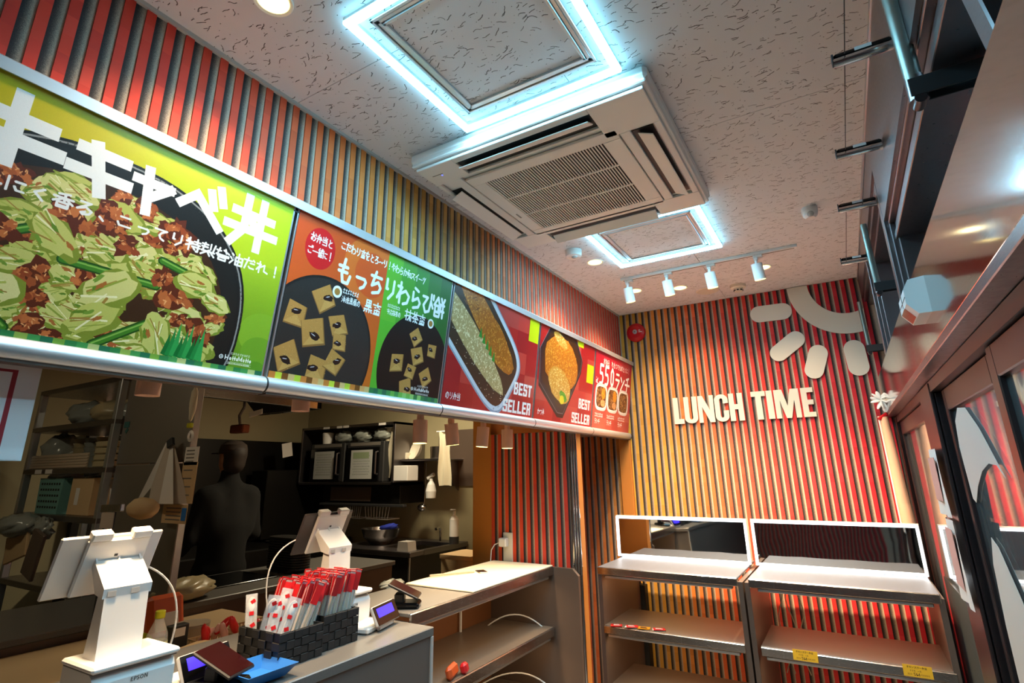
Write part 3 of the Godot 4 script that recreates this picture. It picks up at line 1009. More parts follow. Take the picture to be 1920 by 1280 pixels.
# ---------------------------------------------------------------- menu sign over the counter
func build_sign() -> void:
	var zs := [-0.160, -0.954, -1.760, -2.557, -3.347, -4.092]
	var T := Vector3(-1.322, 0.805, 0); var B := Vector3(-1.395, 0.262, 0)
	var n := Vector3(0.9911, -0.1332, 0)
	var pics := [poster_rice_bowl(), poster_mochi(), poster_bento(), poster_cutlet(), poster_lunch()]
	var labels := ["menu poster of a cabbage and meat rice bowl on lime green", "menu poster of brown dusted mochi on two black plates, orange and green halves", "red menu poster of fried fish and fritter in a white bento tray", "red menu poster of a breaded cutlet bowl in a dark tray", "narrow red lunch menu poster with three small white trays"]
	for i in 5:
		var z0: float = zs[i] - 0.005; var z1: float = zs[i + 1] + 0.005
		var t := thing("menu_panel", labels[i], "poster", Vector3(-1.40, 0.25, (z0 + z1) * 0.5), "menu panels over the counter")
		var D := (B - T)
		var s := sh()
		# tray-shaped aluminium back with folded edges
		var a := T + D * 0.0; var b := T + D * 0.99
		for q in [[z0, z0 - 0.006], [z1 + 0.006, z1]]:
			s.quad(Vector3(b.x, b.y, q[0]) - n * 0.0, Vector3(b.x, b.y, q[1]), Vector3(a.x, a.y, q[1]), Vector3(a.x, a.y, q[0]))
		s.quad(Vector3(b.x, b.y, z0) - n * 0.014, Vector3(b.x, b.y, z0), Vector3(a.x, a.y, z0), Vector3(a.x, a.y, z0) - n * 0.014)
		s.quad(Vector3(b.x, b.y, z1), Vector3(b.x, b.y, z1) - n * 0.014, Vector3(a.x, a.y, z1) - n * 0.014, Vector3(a.x, a.y, z1))
		s.quad(Vector3(b.x, b.y, z0) - n * 0.014, Vector3(a.x, a.y, z0) - n * 0.014, Vector3(a.x, a.y, z1) - n * 0.014, Vector3(b.x, b.y, z1) - n * 0.014)
		put("frame", s, M.aluminium, t)
		var m := mat("poster_%d" % i, Color(1, 1, 1), 0.28)
		m.albedo_texture = tex(pics[i])
		m.texture_repeat = false
		s = sh()
		var e0 := z0 - 0.006; var e1 := z1 + 0.006
		var o := n * 0.0015
		s.uvquad(Vector3(b.x, b.y, e0) + o, Vector3(b.x, b.y, e1) + o, Vector3(a.x, a.y, e1) + o, Vector3(a.x, a.y, e0) + o)
		put("print", s, m, t)
		s = sh()
		var y := 0.2495
		s.cyl(Vector3(-1.395, y, z0 + (0.0 if i == 0 else 0.002)), Vector3(-1.395, y, z1 - 0.002), 0.0235, 0.0235, 24)
		var bar := put("bottom_bar", s, M.satin_bar, t)
		s = sh()
		s.cyl(Vector3(-1.395, y, z1 - 0.002), Vector3(-1.395, y, z1 - 0.008), 0.0238, 0.0238, 24)
		put("end_ring", s, M.black, bar)
		s = sh()
		s.span(Vector3(-1.42, 0.222, z0), Vector3(-1.385, 0.229, z1))
		put("channel", s, M.panel_brown, t)
	# top rail
	var r := thing("sign_rail", "long pale aluminium rail along the top of the menu panels", "rail", Vector3(-1.37, 0.80, -1.9))
	var s := sh()
	s.prism([Vector2(-1.405, 0.815), Vector2(-1.315, 0.815), Vector2(-1.311, 0.811), Vector2(-1.3145, 0.785), Vector2(-1.3185, 0.785), Vector2(-1.323, 0.80), Vector2(-1.405, 0.80)], Transform3D(Basis.IDENTITY, Vector3(0, 0, ZB + 0.005)), 4.0)
	put("profile", s, M.satin_bar, r)
	s = sh()
	s.span(Vector3(-1.335, 0.775, -0.05), Vector3(-1.3255, 0.79, -4.09))
	put("gasket", s, M.black, r)


# ---------------------------------------------------------------- ceiling
func led_frame(label: String, cx: float, cz: float, e: float) -> void:
	var t := thing("square_ceiling_light", label, "light", Vector3(cx, CEIL, cz), "glowing square ceiling lights")
	var h := 0.295; var w := 0.024
	for k in 4:
		var b := Basis(Vector3.UP, k * PI / 2)
		var s := sh()
		s.box(Vector3(cx, CEIL - 0.019, cz) + b * Vector3(0, 0, h - w * 0.5), Vector3(2 * h - (0.0 if k % 2 == 0 else 2 * w), 0.014, w), 0.003, b)
		put("tube", s, M.led_cool, t)
		s = sh()
		s.box(Vector3(cx, CEIL - 0.006, cz) + b * Vector3(0, 0, h - w * 0.5), Vector3(2 * h - (0.0 if k % 2 == 0 else 2 * w), 0.012, w - 0.006), 0, b)
		put("rail", s, M.white_paint, t)
		strip_light("glow", Vector3(cx, CEIL - 0.029, cz) + b * Vector3(0, 0, h - w * 0.5), b * Vector3(1, 0, 0), Vector3.DOWN, 2 * h, w, COOL, e, t)


func hatch(label: String, cx: float, cz: float) -> void:
	var t := thing("ceiling_hatch", label, "hatch", Vector3(cx, CEIL, cz), "square access hatches in the ceiling")
	for k in 4:
		var b := Basis(Vector3.UP, k * PI / 2)
		for q in [[0.235, 0.010, 0.008], [0.222, 0.012, 0.005], [0.2095, 0.010, 0.009]]:
			var s := sh()
			s.box(Vector3(cx, CEIL - q[2] * 0.5, cz) + b * Vector3(0, 0, q[0]), Vector3(q[0] * 2 + q[1], q[2], q[1]), 0.0015, b)
			put("frame", s, M.aluminium, t)
	var s := sh()
	s.span(Vector3(cx - 0.204, CEIL - 0.0015, cz - 0.204), Vector3(cx + 0.204, CEIL + 0.002, cz + 0.204))
	put("panel", s, M.ceiling_board, t)


func downlight(label: String, x: float, z: float, lit: float) -> void:
	var t := thing("downlight", label, "light", Vector3(x, CEIL, z), "round recessed ceiling lights")
	var s := sh()
	s.lathe([Vector2(0.041, -0.001), Vector2(0.05, -0.004), Vector2(0.052, 0.0)], Vector3(x, CEIL, z), 32)
	put("trim_ring", s, M.white_paint, t)
	s = sh()
	s.lathe([Vector2(0.0, -0.002), Vector2(0.041, -0.0022)], Vector3(x, CEIL, z), 32)
	put("reflector", s, M.lamp_warm, t)
	s = sh()
	s.lathe([Vector2(0.0, -0.005), Vector2(0.02, -0.0045), Vector2(0.024, -0.0022)], Vector3(x, CEIL, z), 24)
	put("bulb", s, M.bulb_white, t)
	if lit > 0:
		spot("glow", Vector3(x, CEIL - 0.012, z), Vector3(x, 0, z), WARM, lit, 62, 0.035, t, 0.9)


func build_ceiling_things() -> void:
	hatch("square aluminium framed ceiling hatch inside the larger glowing frame", -0.70, -1.08)
	hatch("square aluminium framed ceiling hatch between air conditioner and spotlight track", -0.70, -2.745)
	led_frame("glowing square light frame around the hatch, in front of the air conditioner", -0.70, -1.09, LED_E)
	led_frame("glowing square light frame behind the air conditioner, beside the spotlight track", -0.70, -2.715, LED_E)
	downlight("round warm downlight near the big green rice bowl poster", -1.11, -0.66, DOWN_E)
	downlight("round warm downlight beside the white motion sensor", -1.112, -2.887, DOWN_E)
	downlight("round warm downlight behind the first track spotlight", -1.085, -3.55, DOWN_E)
	downlight("round warm downlight behind the second track spotlight", -0.80, -3.66, DOWN_E)
	downlight("round warm downlight behind the last track spotlight", -0.26, -3.55, DOWN_E)
	air_conditioner()
	# motion sensor, camera, smoke detector, speaker
	var t := thing("motion_sensor", "round white motion sensor on ceiling beside a downlight", "sensor", Vector3(-1.149, CEIL, -2.654))
	var s := sh()
	s.lathe([Vector2(0, -0.042), Vector2(0.028, -0.042), Vector2(0.044, -0.036), Vector2(0.047, -0.02), Vector2(0.047, 0.0)], Vector3(-1.149, CEIL, -2.654), 28)
	put("housing", s, M.white_plastic, t)
	s = sh()
	s.ell(Vector3(-1.14, CEIL - 0.04, -2.645), Vector3(0.018, 0.012, 0.018), 16, 8)
	put("lens", s, M.trim_grey, t)
	t = thing("security_sensor", "white rounded security sensor alone on the ceiling near the storefront", "sensor", Vector3(0.035, CEIL, -2.80))
	s = sh()
	s.lathe([Vector2(0, -0.055), Vector2(0.02, -0.053), Vector2(0.031, -0.042), Vector2(0.036, -0.02), Vector2(0.036, 0.0)], Vector3(0.035, CEIL, -2.80), 24)
	put("housing", s, M.white_plastic, t)
	s = sh()
	s.ell(Vector3(0.037, CEIL - 0.04, -2.774), Vector3(0.015, 0.016, 0.011), 14, 8)
	put("window", s, M.trim_grey, t)
	t = thing("smoke_detector", "small cream smoke detector on ceiling close to the back wall", "detector", Vector3(-0.452, CEIL, -3.83))
	s = sh()
	s.lathe([Vector2(0, -0.045), Vector2(0.026, -0.045), Vector2(0.03, -0.03), Vector2(0.03, -0.022), Vector2(0.05, -0.018), Vector2(0.052, 0.0)], Vector3(-0.452, CEIL, -3.83), 28)
	put("housing", s, M.cream_board, t)
	for k in 8:
		s = sh()
		var a := k * TAU / 8
		s.box(Vector3(-0.452 + cos(a) * 0.029, CEIL - 0.038, -3.83 + sin(a) * 0.029), Vector3(0.003, 0.009, 0.013), 0, Basis(Vector3.UP, -a))
		put("slot", s, M.black, t)
	t = thing("ceiling_speaker", "flat round beige ceiling disc behind the third track spotlight", "speaker", Vector3(-0.655, CEIL, -3.84))
	s = sh()
	s.lathe([Vector2(0, -0.004), Vector2(0.07, -0.004), Vector2(0.078, 0.0)], Vector3(-0.655, CEIL, -3.84), 32)
	put("grille", s, M.cream_board, t)
	# spotlight track
	t = thing("spotlight_track", "thin white ceiling track carrying four spotlights", "track", Vector3(-0.57, CEIL, -3.266))
	s = sh()
	s.span(Vector3(-1.085, CEIL - 0.018, -3.249), Vector3(-0.05, CEIL, -3.283), 0.002)
	put("channel", s, M.white_paint, t)
	s = sh()
	s.span(Vector3(-1.07, CEIL - 0.0185, -3.262), Vector3(-0.065, CEIL - 0.0178, -3.27))
	put("slot", s, M.black, t)
	var first: Node3D = null
	var xs := [-1.045, -0.79, -0.532, -0.27]
	var who := ["white track spotlight nearest the red poster wall, first on the ceiling track", "second white track spotlight from the menu wall", "third white track spotlight from the menu wall", "last white track spotlight, at the free end of the track"]
	for i in 4:
		track_head(Vector3(xs[i], CEIL - 0.018, -3.266), who[i])


func track_head(p: Vector3, label: String) -> void:
	var t := thing("track_spotlight", label, "spotlight", p, "white spotlights on the ceiling track")
	var s := sh()
	s.box(p + Vector3(0.012, -0.008, 0), Vector3(0.05, 0.016, 0.032), 0.003)
	s.box(p + Vector3(0, -0.022, 0), Vector3(0.022, 0.016, 0.022), 0.003)
	put("adapter", s, M.white_paint, t)
	s = sh()
	s.cyl(p + Vector3(0, -0.028, 0), p + Vector3(0, -0.05, 0), 0.008, 0.008, 14)
	put("stem", s, M.white_paint, t)
	var a := p + Vector3(0, -0.05, 0)
	var d := Vector3(0.08, -1, -0.22).normalized()
	s = sh()
	s.cyl(a, a + d * 0.095, 0.031, 0.031, 28)
	put("barrel", s, M.white_paint, t)
	s = sh()
	s.cyl(a + d * 0.0952, a + d * 0.0965, 0.0285, 0.0285, 28)
	put("lens", s, M.lamp_warm, t)
	spot("glow", a + d * 0.104, a + d * 2.0 , WARM, TRACK_E, 40, 0.028, t, 0.8)


func air_conditioner() -> void:
	var x0 := -1.288; var x1 := -0.338; var z0 := -1.408; var z1 := -2.345; var yb := 1.135
	var cx := (x0 + x1) * 0.5; var cz := (z0 + z1) * 0.5
	var t := thing("air_conditioner", "square white ceiling cassette air conditioner with central slatted grille", "air conditioner", Vector3(cx, CEIL, cz))
	var s := sh()
	s.box(Vector3(cx, CEIL - 0.026, cz), Vector3(x1 - x0, 0.05, z0 - z1), 0.012)
	put("casing", s, M.white_plastic, t)
	s = sh()
	# lower rim and face, with openings at the four vents and the grille
	s.box(Vector3(cx, 1.1555, cz), Vector3(x1 - x0 - 0.012, 0.012, z0 - z1 - 0.012), 0.004)
	put("rim", s, M.white_plastic, t)
	var face := func(a: float, b: float, c: float, d: float, called := "face") -> void:
		var q := sh()
		q.span(Vector3(a, yb, c), Vector3(b, yb + 0.012, d), 0.002)
		put(called, q, M.white_plastic, t)
	var g0 := -1.145; var g1 := -0.508; var h0 := -1.588; var h1 := -2.205
	# corners
	face.call(x0 + 0.02, -1.1, z0 - 0.02, -1.56); face.call(-0.55, x1 - 0.02, z0 - 0.02, -1.62)
	face.call(x0 + 0.02, -1.1, -2.19, z1 + 0.02); face.call(-0.555, x1 - 0.02, -2.19, z1 + 0.02)
	# strips outside and inside of each vent
	face.call(-1.1, -0.55, z0 - 0.02, z0 - 0.052); face.call(-1.1, -0.55, -1.548, -1.56)
	face.call(-1.1, -0.555, z1 + 0.045, z1 + 0.02); face.call(-1.1, -0.555, -2.19, -2.225)
	face.call(x0 + 0.02, x0 + 0.038, -1.56, -2.19); face.call(-1.19, -1.15, -1.56, -2.19)
	face.call(x1 - 0.045, x1 - 0.02, -1.62, -2.19); face.call(-0.502, -0.465, -1.62, -2.19)
	# return-air panel
	face.call(g0, g1, h0, -1.643, "panel"); face.call(g0, g1, -2.15, h1, "panel")
	face.call(g0, -1.085, -1.643, -2.15, "panel"); face.call(-0.572, g1, -1.643, -2.15, "panel")
	s = sh()
	s.span(Vector3(-1.09, yb + 0.012, -1.64), Vector3(-0.57, yb + 0.0135, -2.155))
	put("filter", s, M.black, t)
	for i in 44:
		var x := -1.079 + i * (0.507 / 43.0)
		s = sh()
		s.box(Vector3(x, yb + 0.003, -1.8965), Vector3(0.0045, 0.005, 0.507), 0.0, Basis(Vector3(0, 0, 1), 0.25))
		put("fin", s, M.white_plastic, t)
	for z in [-1.81, -1.98]:
		s = sh()
		s.span(Vector3(-1.085, yb - 0.0005, z - 0.004), Vector3(-0.572, yb + 0.005, z + 0.004))
		put("cross_bar", s, M.white_plastic, t)
	# vents: dark throat and a tilted flap each
	var vents := [[Vector3(-0.825, 0, -1.506), 0.0, 0.55], [Vector3(-0.825, 0, -2.275), PI, 0.54], [Vector3(-1.222, 0, -1.905), -PI / 2, 0.53], [Vector3(-0.432, 0, -1.905), PI / 2, 0.53]]
	for q in vents:
		var b := Basis(Vector3.UP, q[1])
		s = sh()
		s.box(q[0] + Vector3(0, yb + 0.0115, 0), Vector3(q[2], 0.003, 0.085), 0, b)
		put("vent_throat", s, M.black, t)
		s = sh()
		s.box(q[0] + Vector3(0, yb - 0.008, 0) + b * Vector3(0, 0, 0.012), Vector3(q[2] - 0.02, 0.005, 0.058), 0.002, b * Basis(Vector3(1, 0, 0), 0.42))
		put("flap", s, M.white_plastic, t)
	s = sh()
	s.box(Vector3(-1.21, yb - 0.0005, -1.49), Vector3(0.05, 0.001, 0.002))
	put("indicator_slot", s, M.grey_paint, t)
	s = sh()
	s.box(Vector3(-1.195, yb - 0.0006, -1.50), Vector3(0.004, 0.0012, 0.004))
	put("indicator_lamp", s, M.led_dot_blue, t)
	s = sh()
	for k in 6:
		s.box(Vector3(-1.118, yb - 0.0004, -1.955 - k * 0.008), Vector3(0.008, 0.0008, 0.0045))
	put("maker_name", s, M.grey_paint, t)


const LED_E := 0.21
const DOWN_E := 0.55
const TRACK_E := 1.5


# ---------------------------------------------------------------- steel and glass storefront
func build_storefront() -> void:
	ORG = Vector3.ZERO
	var zn := 2.0
	# fascia under the ceiling
	var s := sh()
	s.span(Vector3(XR, 0.85, zn), Vector3(XR + 0.16, CEIL, -2.235))
	s.span(Vector3(XR, 1.06, -2.235), Vector3(XR + 0.16, CEIL, ZB))
	var wr := struct("wall_right", s, M.steel_dark)
	s = sh()
	s.span(Vector3(XR - 0.004, CEIL - 0.02, zn), Vector3(XR + 0.004, CEIL, ZB), 0.001)
	put("edge_trim", s, M.aluminium, wr)
	# recessed frame of the transom windows
	for q in [[0.838, 0.85, 0.012], [0.80, 0.835, 0.03], [0.775, 0.797, 0.022]]:
		s = sh()
		s.span(Vector3(XR + q[2], q[0], zn), Vector3(XR + 0.15, q[1], -2.235), 0.002)
		put("window_head", s, M.steel_dark, wr)
	for q in [[1.035, 1.06, 0.01], [1.01, 1.032, 0.028]]:
		s = sh()
		s.span(Vector3(XR + q[2], q[0], -2.31), Vector3(XR + 0.15, q[1], ZB), 0.002)
		put("window_head", s, M.steel_dark, wr)
	# mullions
	for z in [-2.27, -3.28]:
		for q in [[-0.035, 0.02, 0.0], [0.022, 0.035, 0.014], [0.037, 0.05, 0.03]]:
			s = sh()
			s.span(Vector3(XR + q[2], 0.54, z + q[0]), Vector3(XR + 0.15, 1.02 if z > -3 else 1.06, z + q[1]), 0.002)
			put("mullion", s, M.steel_dark, wr)
	# bottom rail of the windows
	s = sh()
	s.span(Vector3(XR + 0.02, 0.547, zn), Vector3(XR + 0.15, 0.575, ZB), 0.002)
	put("window_sill", s, M.steel_dark, wr)
	# panes
	var panes := [[0.575, 0.775, zn, -0.3], [0.575, 0.775, -0.34, -2.22], [0.575, 1.01, -2.33, -3.22], [0.575, 1.01, -3.34, ZB + 0.02]]
	for i in panes.size():
		var q: Array = panes[i]
		s = sh()
		s.span(Vector3(XR + 0.135, q[0], q[2]), Vector3(XR + 0.141, q[1], q[3]))
		struct("window_%d" % (i + 1), s, M.window_glass)
	# tilted lower sash bar seen through the first window
	s = sh()
	s.box(Vector3(XR + 0.035, 0.68, -0.93), Vector3(0.03, 0.30, 0.05), 0.003, Basis(Vector3(1, 0, 0), -0.25))
	put("sash_bar", s, M.steel_dark, wr)
	# door operator cover: one long brushed box
	var t := thing("door_operator_cover", "long brushed steel cover box of the sliding door operator", "cover", Vector3(XR + 0.06, 0.29, -1.1))
	s = sh()
	s.span(Vector3(XR, 0.315, zn - 0.02), Vector3(XR + 0.16, 0.545, ZB + 0.012), 0.003)
	put("cover", s, M.steel_mirror, t)
	s = sh()
	s.span(Vector3(XR - 0.004, 0.29, zn - 0.02), Vector3(XR + 0.16, 0.313, ZB + 0.012), 0.002)
	put("lip", s, M.steel_dark, t)
	s = sh()
	s.cyl(Vector3(XR - 0.0045, 0.302, -1.98), Vector3(XR + 0.002, 0.302, -1.98), 0.006, 0.006, 12)
	put("screw", s, M.chrome, t)
	# presence sensor on the cover
	t = thing("door_sensor", "white boxy door sensor with dark red window on the steel cover", "sensor", Vector3(XR - 0.03, 0.385, -1.80))
	s = sh()
	s.prism([Vector2(0, 0.0), Vector2(-0.028, 0.0), Vector2(-0.05, 0.03), Vector2(-0.05, 0.07), Vector2(-0.036, 0.095), Vector2(0, 0.1)], Transform3D(Basis.IDENTITY, Vector3(XR, 0.385, -1.875)), 0.15)
	put("housing", s, M.white_plastic, t)
	s = sh()
	s.quad(Vector3(XR - 0.0295, 0.3865, -1.865), Vector3(XR - 0.0295, 0.3865, -1.775), Vector3(XR - 0.0505, 0.4145, -1.775), Vector3(XR - 0.0505, 0.4145, -1.865))
	put("window", s, M.dark_red_gloss, t)
	s = sh()
	s.span(Vector3(XR - 0.051, 0.42, -1.802), Vector3(XR - 0.0495, 0.455, -1.798))
	s.span(Vector3(XR - 0.051, 0.432, -1.875), Vector3(XR - 0.0495, 0.434, -1.725))
	put("joint", s, M.grey_paint, t)
	# window openers: brackets that reach into the room and their wires
	var zs := [-1.375, -1.86, -2.30, -2.90]
	var where := ["above the near window", "in the middle of the near window", "at the steel mullion", "at the far window"]
	for i in 4:
		var y := 0.955 if i < 3 else 0.935
		t = thing("window_opener", "black and chrome window opener bracket " + where[i], "bracket", Vector3(XR - 0.06, y, zs[i]), "window openers under the ceiling")
		s = sh()
		s.span(Vector3(0.128, y + 0.008, zs[i] - 0.018), Vector3(XR - 0.002, y + 0.024, zs[i] + 0.012), 0.005)
		put("body", s, M.black_gloss, t)
		s = sh()
		s.cyl(Vector3(0.126, y, zs[i] + 0.004), Vector3(XR - 0.002, y, zs[i] + 0.004), 0.012, 0.012, 16)
		put("tube", s, M.chrome, t)
		s = sh()
		s.cyl(Vector3(0.124, y + 0.012, zs[i]), Vector3(0.128, y + 0.012, zs[i]), 0.016, 0.016, 14)
		put("end_cap", s, M.dark_grey, t)
		s = sh()
		s.box(Vector3(0.19, y + 0.017, zs[i] + 0.0125), Vector3(0.035, 0.009, 0.001))
		put("sticker", s, M.white_paint, t)
	var wires := [[Vector3(0.152, 0.965, 1.9), Vector3(0.152, 0.97, -1.86)], [Vector3(0.205, 0.965, -1.86), Vector3(0.205, 0.965, -2.30)], [Vector3(0.152, 0.965, -2.30), Vector3(0.147, 0.945, -2.90)]]
	for q in wires:
		ORG = q[0]
		s = sh()
		s.cyl(q[0], q[1], 0.0012, 0.0012, 6)
		tag(put("opener_wire", s, M.dark_grey), "thin dark wire stretched between window openers under the ceiling", "wire", "wires of the window openers")
	# gas struts and flat arms
	stay("green grey window stay rod of the near window", Vector3(XR - 0.01, 0.99, -1.245), Vector3(XR - 0.005, 0.735, -1.255), 0.016, -0.42)
	stay("slim steel window stay rod of the second window", Vector3(XR - 0.012, 1.09, -2.85), Vector3(XR - 0.005, 0.77, -2.87), 0.013, -0.36)
	stay("short steel window stay rod close to the back wall", Vector3(XR - 0.025, 1.02, -4.02), Vector3(XR - 0.02, 0.70, -4.02), 0.012, -0.3)
	# doors below the cover
	ORG = Vector3.ZERO
	var doors := [[-3.98, -2.42, 1], [-2.38, -1.6, 2], [-1.56, -0.5, 3], [-0.46, 1.6, 4]]
	for q in doors:
		var z0: float = q[1]; var z1: float = q[0]
		var x: float = XR + (0.05 if q[2] % 2 == 1 else 0.065)
		s = sh()
		s.span(Vector3(x, -1.55, z0), Vector3(x + 0.03, 0.25, z0 - 0.05), 0.003)
		s.span(Vector3(x, -1.55, z1 + 0.05), Vector3(x + 0.03, 0.25, z1), 0.003)
		s.span(Vector3(x, 0.18, z0 - 0.05), Vector3(x + 0.03, 0.25, z1 + 0.05), 0.003)
		s.span(Vector3(x, -1.6, z0 - 0.05), Vector3(x + 0.03, -1.45, z1 + 0.05), 0.003)
		var d := struct("door_%d" % q[2], s, M.bronze_frame)
		s = sh()
		s.span(Vector3(x + 0.012, -1.45, z0 - 0.05), Vector3(x + 0.018, 0.18, z1 + 0.05))
		put("pane", s, M.window_glass, d)
	s = sh()
	s.span(Vector3(XR + 0.035, -1.6, ZB + 0.002), Vector3(XR + 0.11, 0.285, ZB + 0.1), 0.003)
	s.span(Vector3(XR + 0.036, -1.6, -2.72), Vector3(XR + 0.048, 0.285, -2.42), 0.003)
	s.span(Vector3(XR + 0.04, 0.252, 1.9), Vector3(XR + 0.13, 0.288, ZB + 0.1))
	struct("trim_5", s, M.bronze_frame)
	# cream film shapes on the door glass
	ORG = Vector3(XR + 0.04, 0.0, -2.0)
	s = sh()
	film(s, [Vector2(-2.31, -0.10), Vector2(-2.33, 0.06), Vector2(-2.29, 0.14), Vector2(-2.2, 0.175), Vector2(-2.08, 0.165), Vector2(-1.96, 0.10), Vector2(-1.80, -0.03), Vector2(-1.86, -0.0), Vector2(-1.95, 0.005), Vector2(-2.06, -0.015), Vector2(-2.18, -0.06), Vector2(-2.27, -0.11)])
	tag(put("window_film", s, M.film), "cream arch shaped film on the door glass with scooped lower edge", "film")
	s = sh()
	film(s, [Vector2(-2.30, -0.9), Vector2(-2.28, -0.45), Vector2(-2.24, -0.28), Vector2(-2.17, -0.2), Vector2(-2.1, -0.22), Vector2(-1.98, -0.32), Vector2(-1.8, -0.5), Vector2(-1.66, -0.7), Vector2(-1.66, -0.9)])
	tag(put("window_film", s, M.film), "tall cream film shape low on the door glass beside display shelves", "film")
	# paper notices on the fixed dark panel
	for q in [[-2.70, -2.45, 0.06, -0.17, "pink printed notice sheet on the dark storefront panel, upper one"], [-2.66, -2.42, -0.18, -0.45, "pink printed notice sheet on the dark storefront panel, lower one"]]:
		var t2 := thing("paper_notice", q[4], "notice", Vector3(XR + 0.034, q[3], q[0]), "pink notices on the storefront")
		s = sh()
		var g := []
		for j in 5:
			var row := []
			for i in 6:
				row.append(Vector3(XR + 0.030 - 0.012 * absf(sin(i * 0.9 + j * 0.3)), q[2] + (q[3] - q[2]) * j / 4.0, q[0] + (q[1] - q[0]) * i / 5.0))
			g.append(row)
		s.sheet(g)
		put("sheet", s, M.paper_white, t2)
		s = sh()
		s.span(Vector3(XR + 0.0155, q[2] - 0.03, q[0] + 0.02), Vector3(XR + 0.0165, q[3] + 0.05, q[1] - 0.06))
		put("print", s, M.paper_pink, t2)
	# banner pole with white flowers
	var tb := thing("rolled_banner", "rolled peach and red banner on a thin pole by back wall", "banner", Vector3(0.22, -0.6, -3.94))
	s = sh()
	s.tube([Vector3(0.202, 0.29, -3.95), Vector3(0.208, -0.62, -3.95)], 0.006, 10)
	put("pole", s, M.paper_white, tb)
	s = sh()
	s.lathe([Vector2(0.012, 0), Vector2(0.034, 0.04), Vector2(0.03, 0.4), Vector2(0.024, 0.8), Vector2(0.02, 0.88), Vector2(0.0, 0.9)], Vector3(0.243, -0.6, -3.92), 14, Basis(Vector3(0, 0, 1), 0.02))
	put("cloth", s, M.peach_cloth, tb)
	s = sh()
	s.box(Vector3(0.222, 0.285, -3.92), Vector3(0.06, 0.022, 0.035), 0.006, Basis(Vector3(0, 0, 1), 0.6))
	put("red_tie", s, M.red_enamel, tb)
	tb = thing("flower_ornament", "bunch of white artificial petals at the top of the banner", "ornament", Vector3(0.228, 0.32, -3.90))
	for k in 11:
		s = sh()
		var a := k * 2.4
		s.ell(Vector3(0.226 + 0.026 * cos(a), 0.375 + 0.032 * sin(a) + 0.004 * (k % 3), -3.90 + 0.012 * (k % 3)), Vector3(0.012, 0.028, 0.006), 10, 8, Basis(Vector3(0, 0, 1), a - PI / 2) * Basis(Vector3(0, 1, 0), k))
		put("petal", s, M.white_paint, tb)
	s = sh()
	s.ell(Vector3(0.243, 0.325, -3.895), Vector3(0.018, 0.018, 0.01), 14, 8)
	put("disc", s, M.white_paint, tb)


func film(s: Sh, p: Array) -> void:
	# outline in (z, y); a 1 mm sheet standing just inside the pane
	var t := Transform3D(Basis(Vector3(0, 0, 1), Vector3(0, 1, 0), Vector3(-1, 0, 0)), Vector3(XR + 0.072, 0, 0))
	s.prism(p, t, 0.001)


func stay(label: String, top: Vector3, bot: Vector3, r: float, lean: float) -> void:
	var t := thing("window_stay", label, "stay", bot, "window stays on the storefront")
	var s := sh()
	s.cyl(top, bot, r, r, 16)
	put("rod", s, M.rod_green, t)
	s = sh()
	s.cyl(bot + Vector3(0, 0.045, 0), bot + Vector3(0, -0.012, 0), r + 0.0015, r + 0.0015, 16)
	put("collar", s, M.steel_dark, t)
	for dx in [-0.008, 0.012]:
		s = sh()
		s.box(bot + Vector3(0.075, 0.012 + 0.0 * lean, dx * 1.6), Vector3(0.18, 0.042, 0.003), 0.001)
		put("arm", s, M.dark_grey, t)
	s = sh()
	s.cyl(bot + Vector3(0.0, -0.016, -0.016), bot + Vector3(0.0, -0.016, 0.02), 0.011, 0.011, 14)
	put("pivot", s, M.bronze_frame, t)


# ---------------------------------------------------------------- back wall fittings and display shelves
func pill(c: Vector2, half: float, r: float, turn: float) -> Array:
	var p := []
	for k in 28:
		var a := -PI / 2 + PI * (k % 14) / 13.0 + (0.0 if k < 14 else PI)
		p.append(c + (Vector2(cos(a) * r + (half if k < 14 else -half), sin(a) * r)).rotated(turn))
	return p


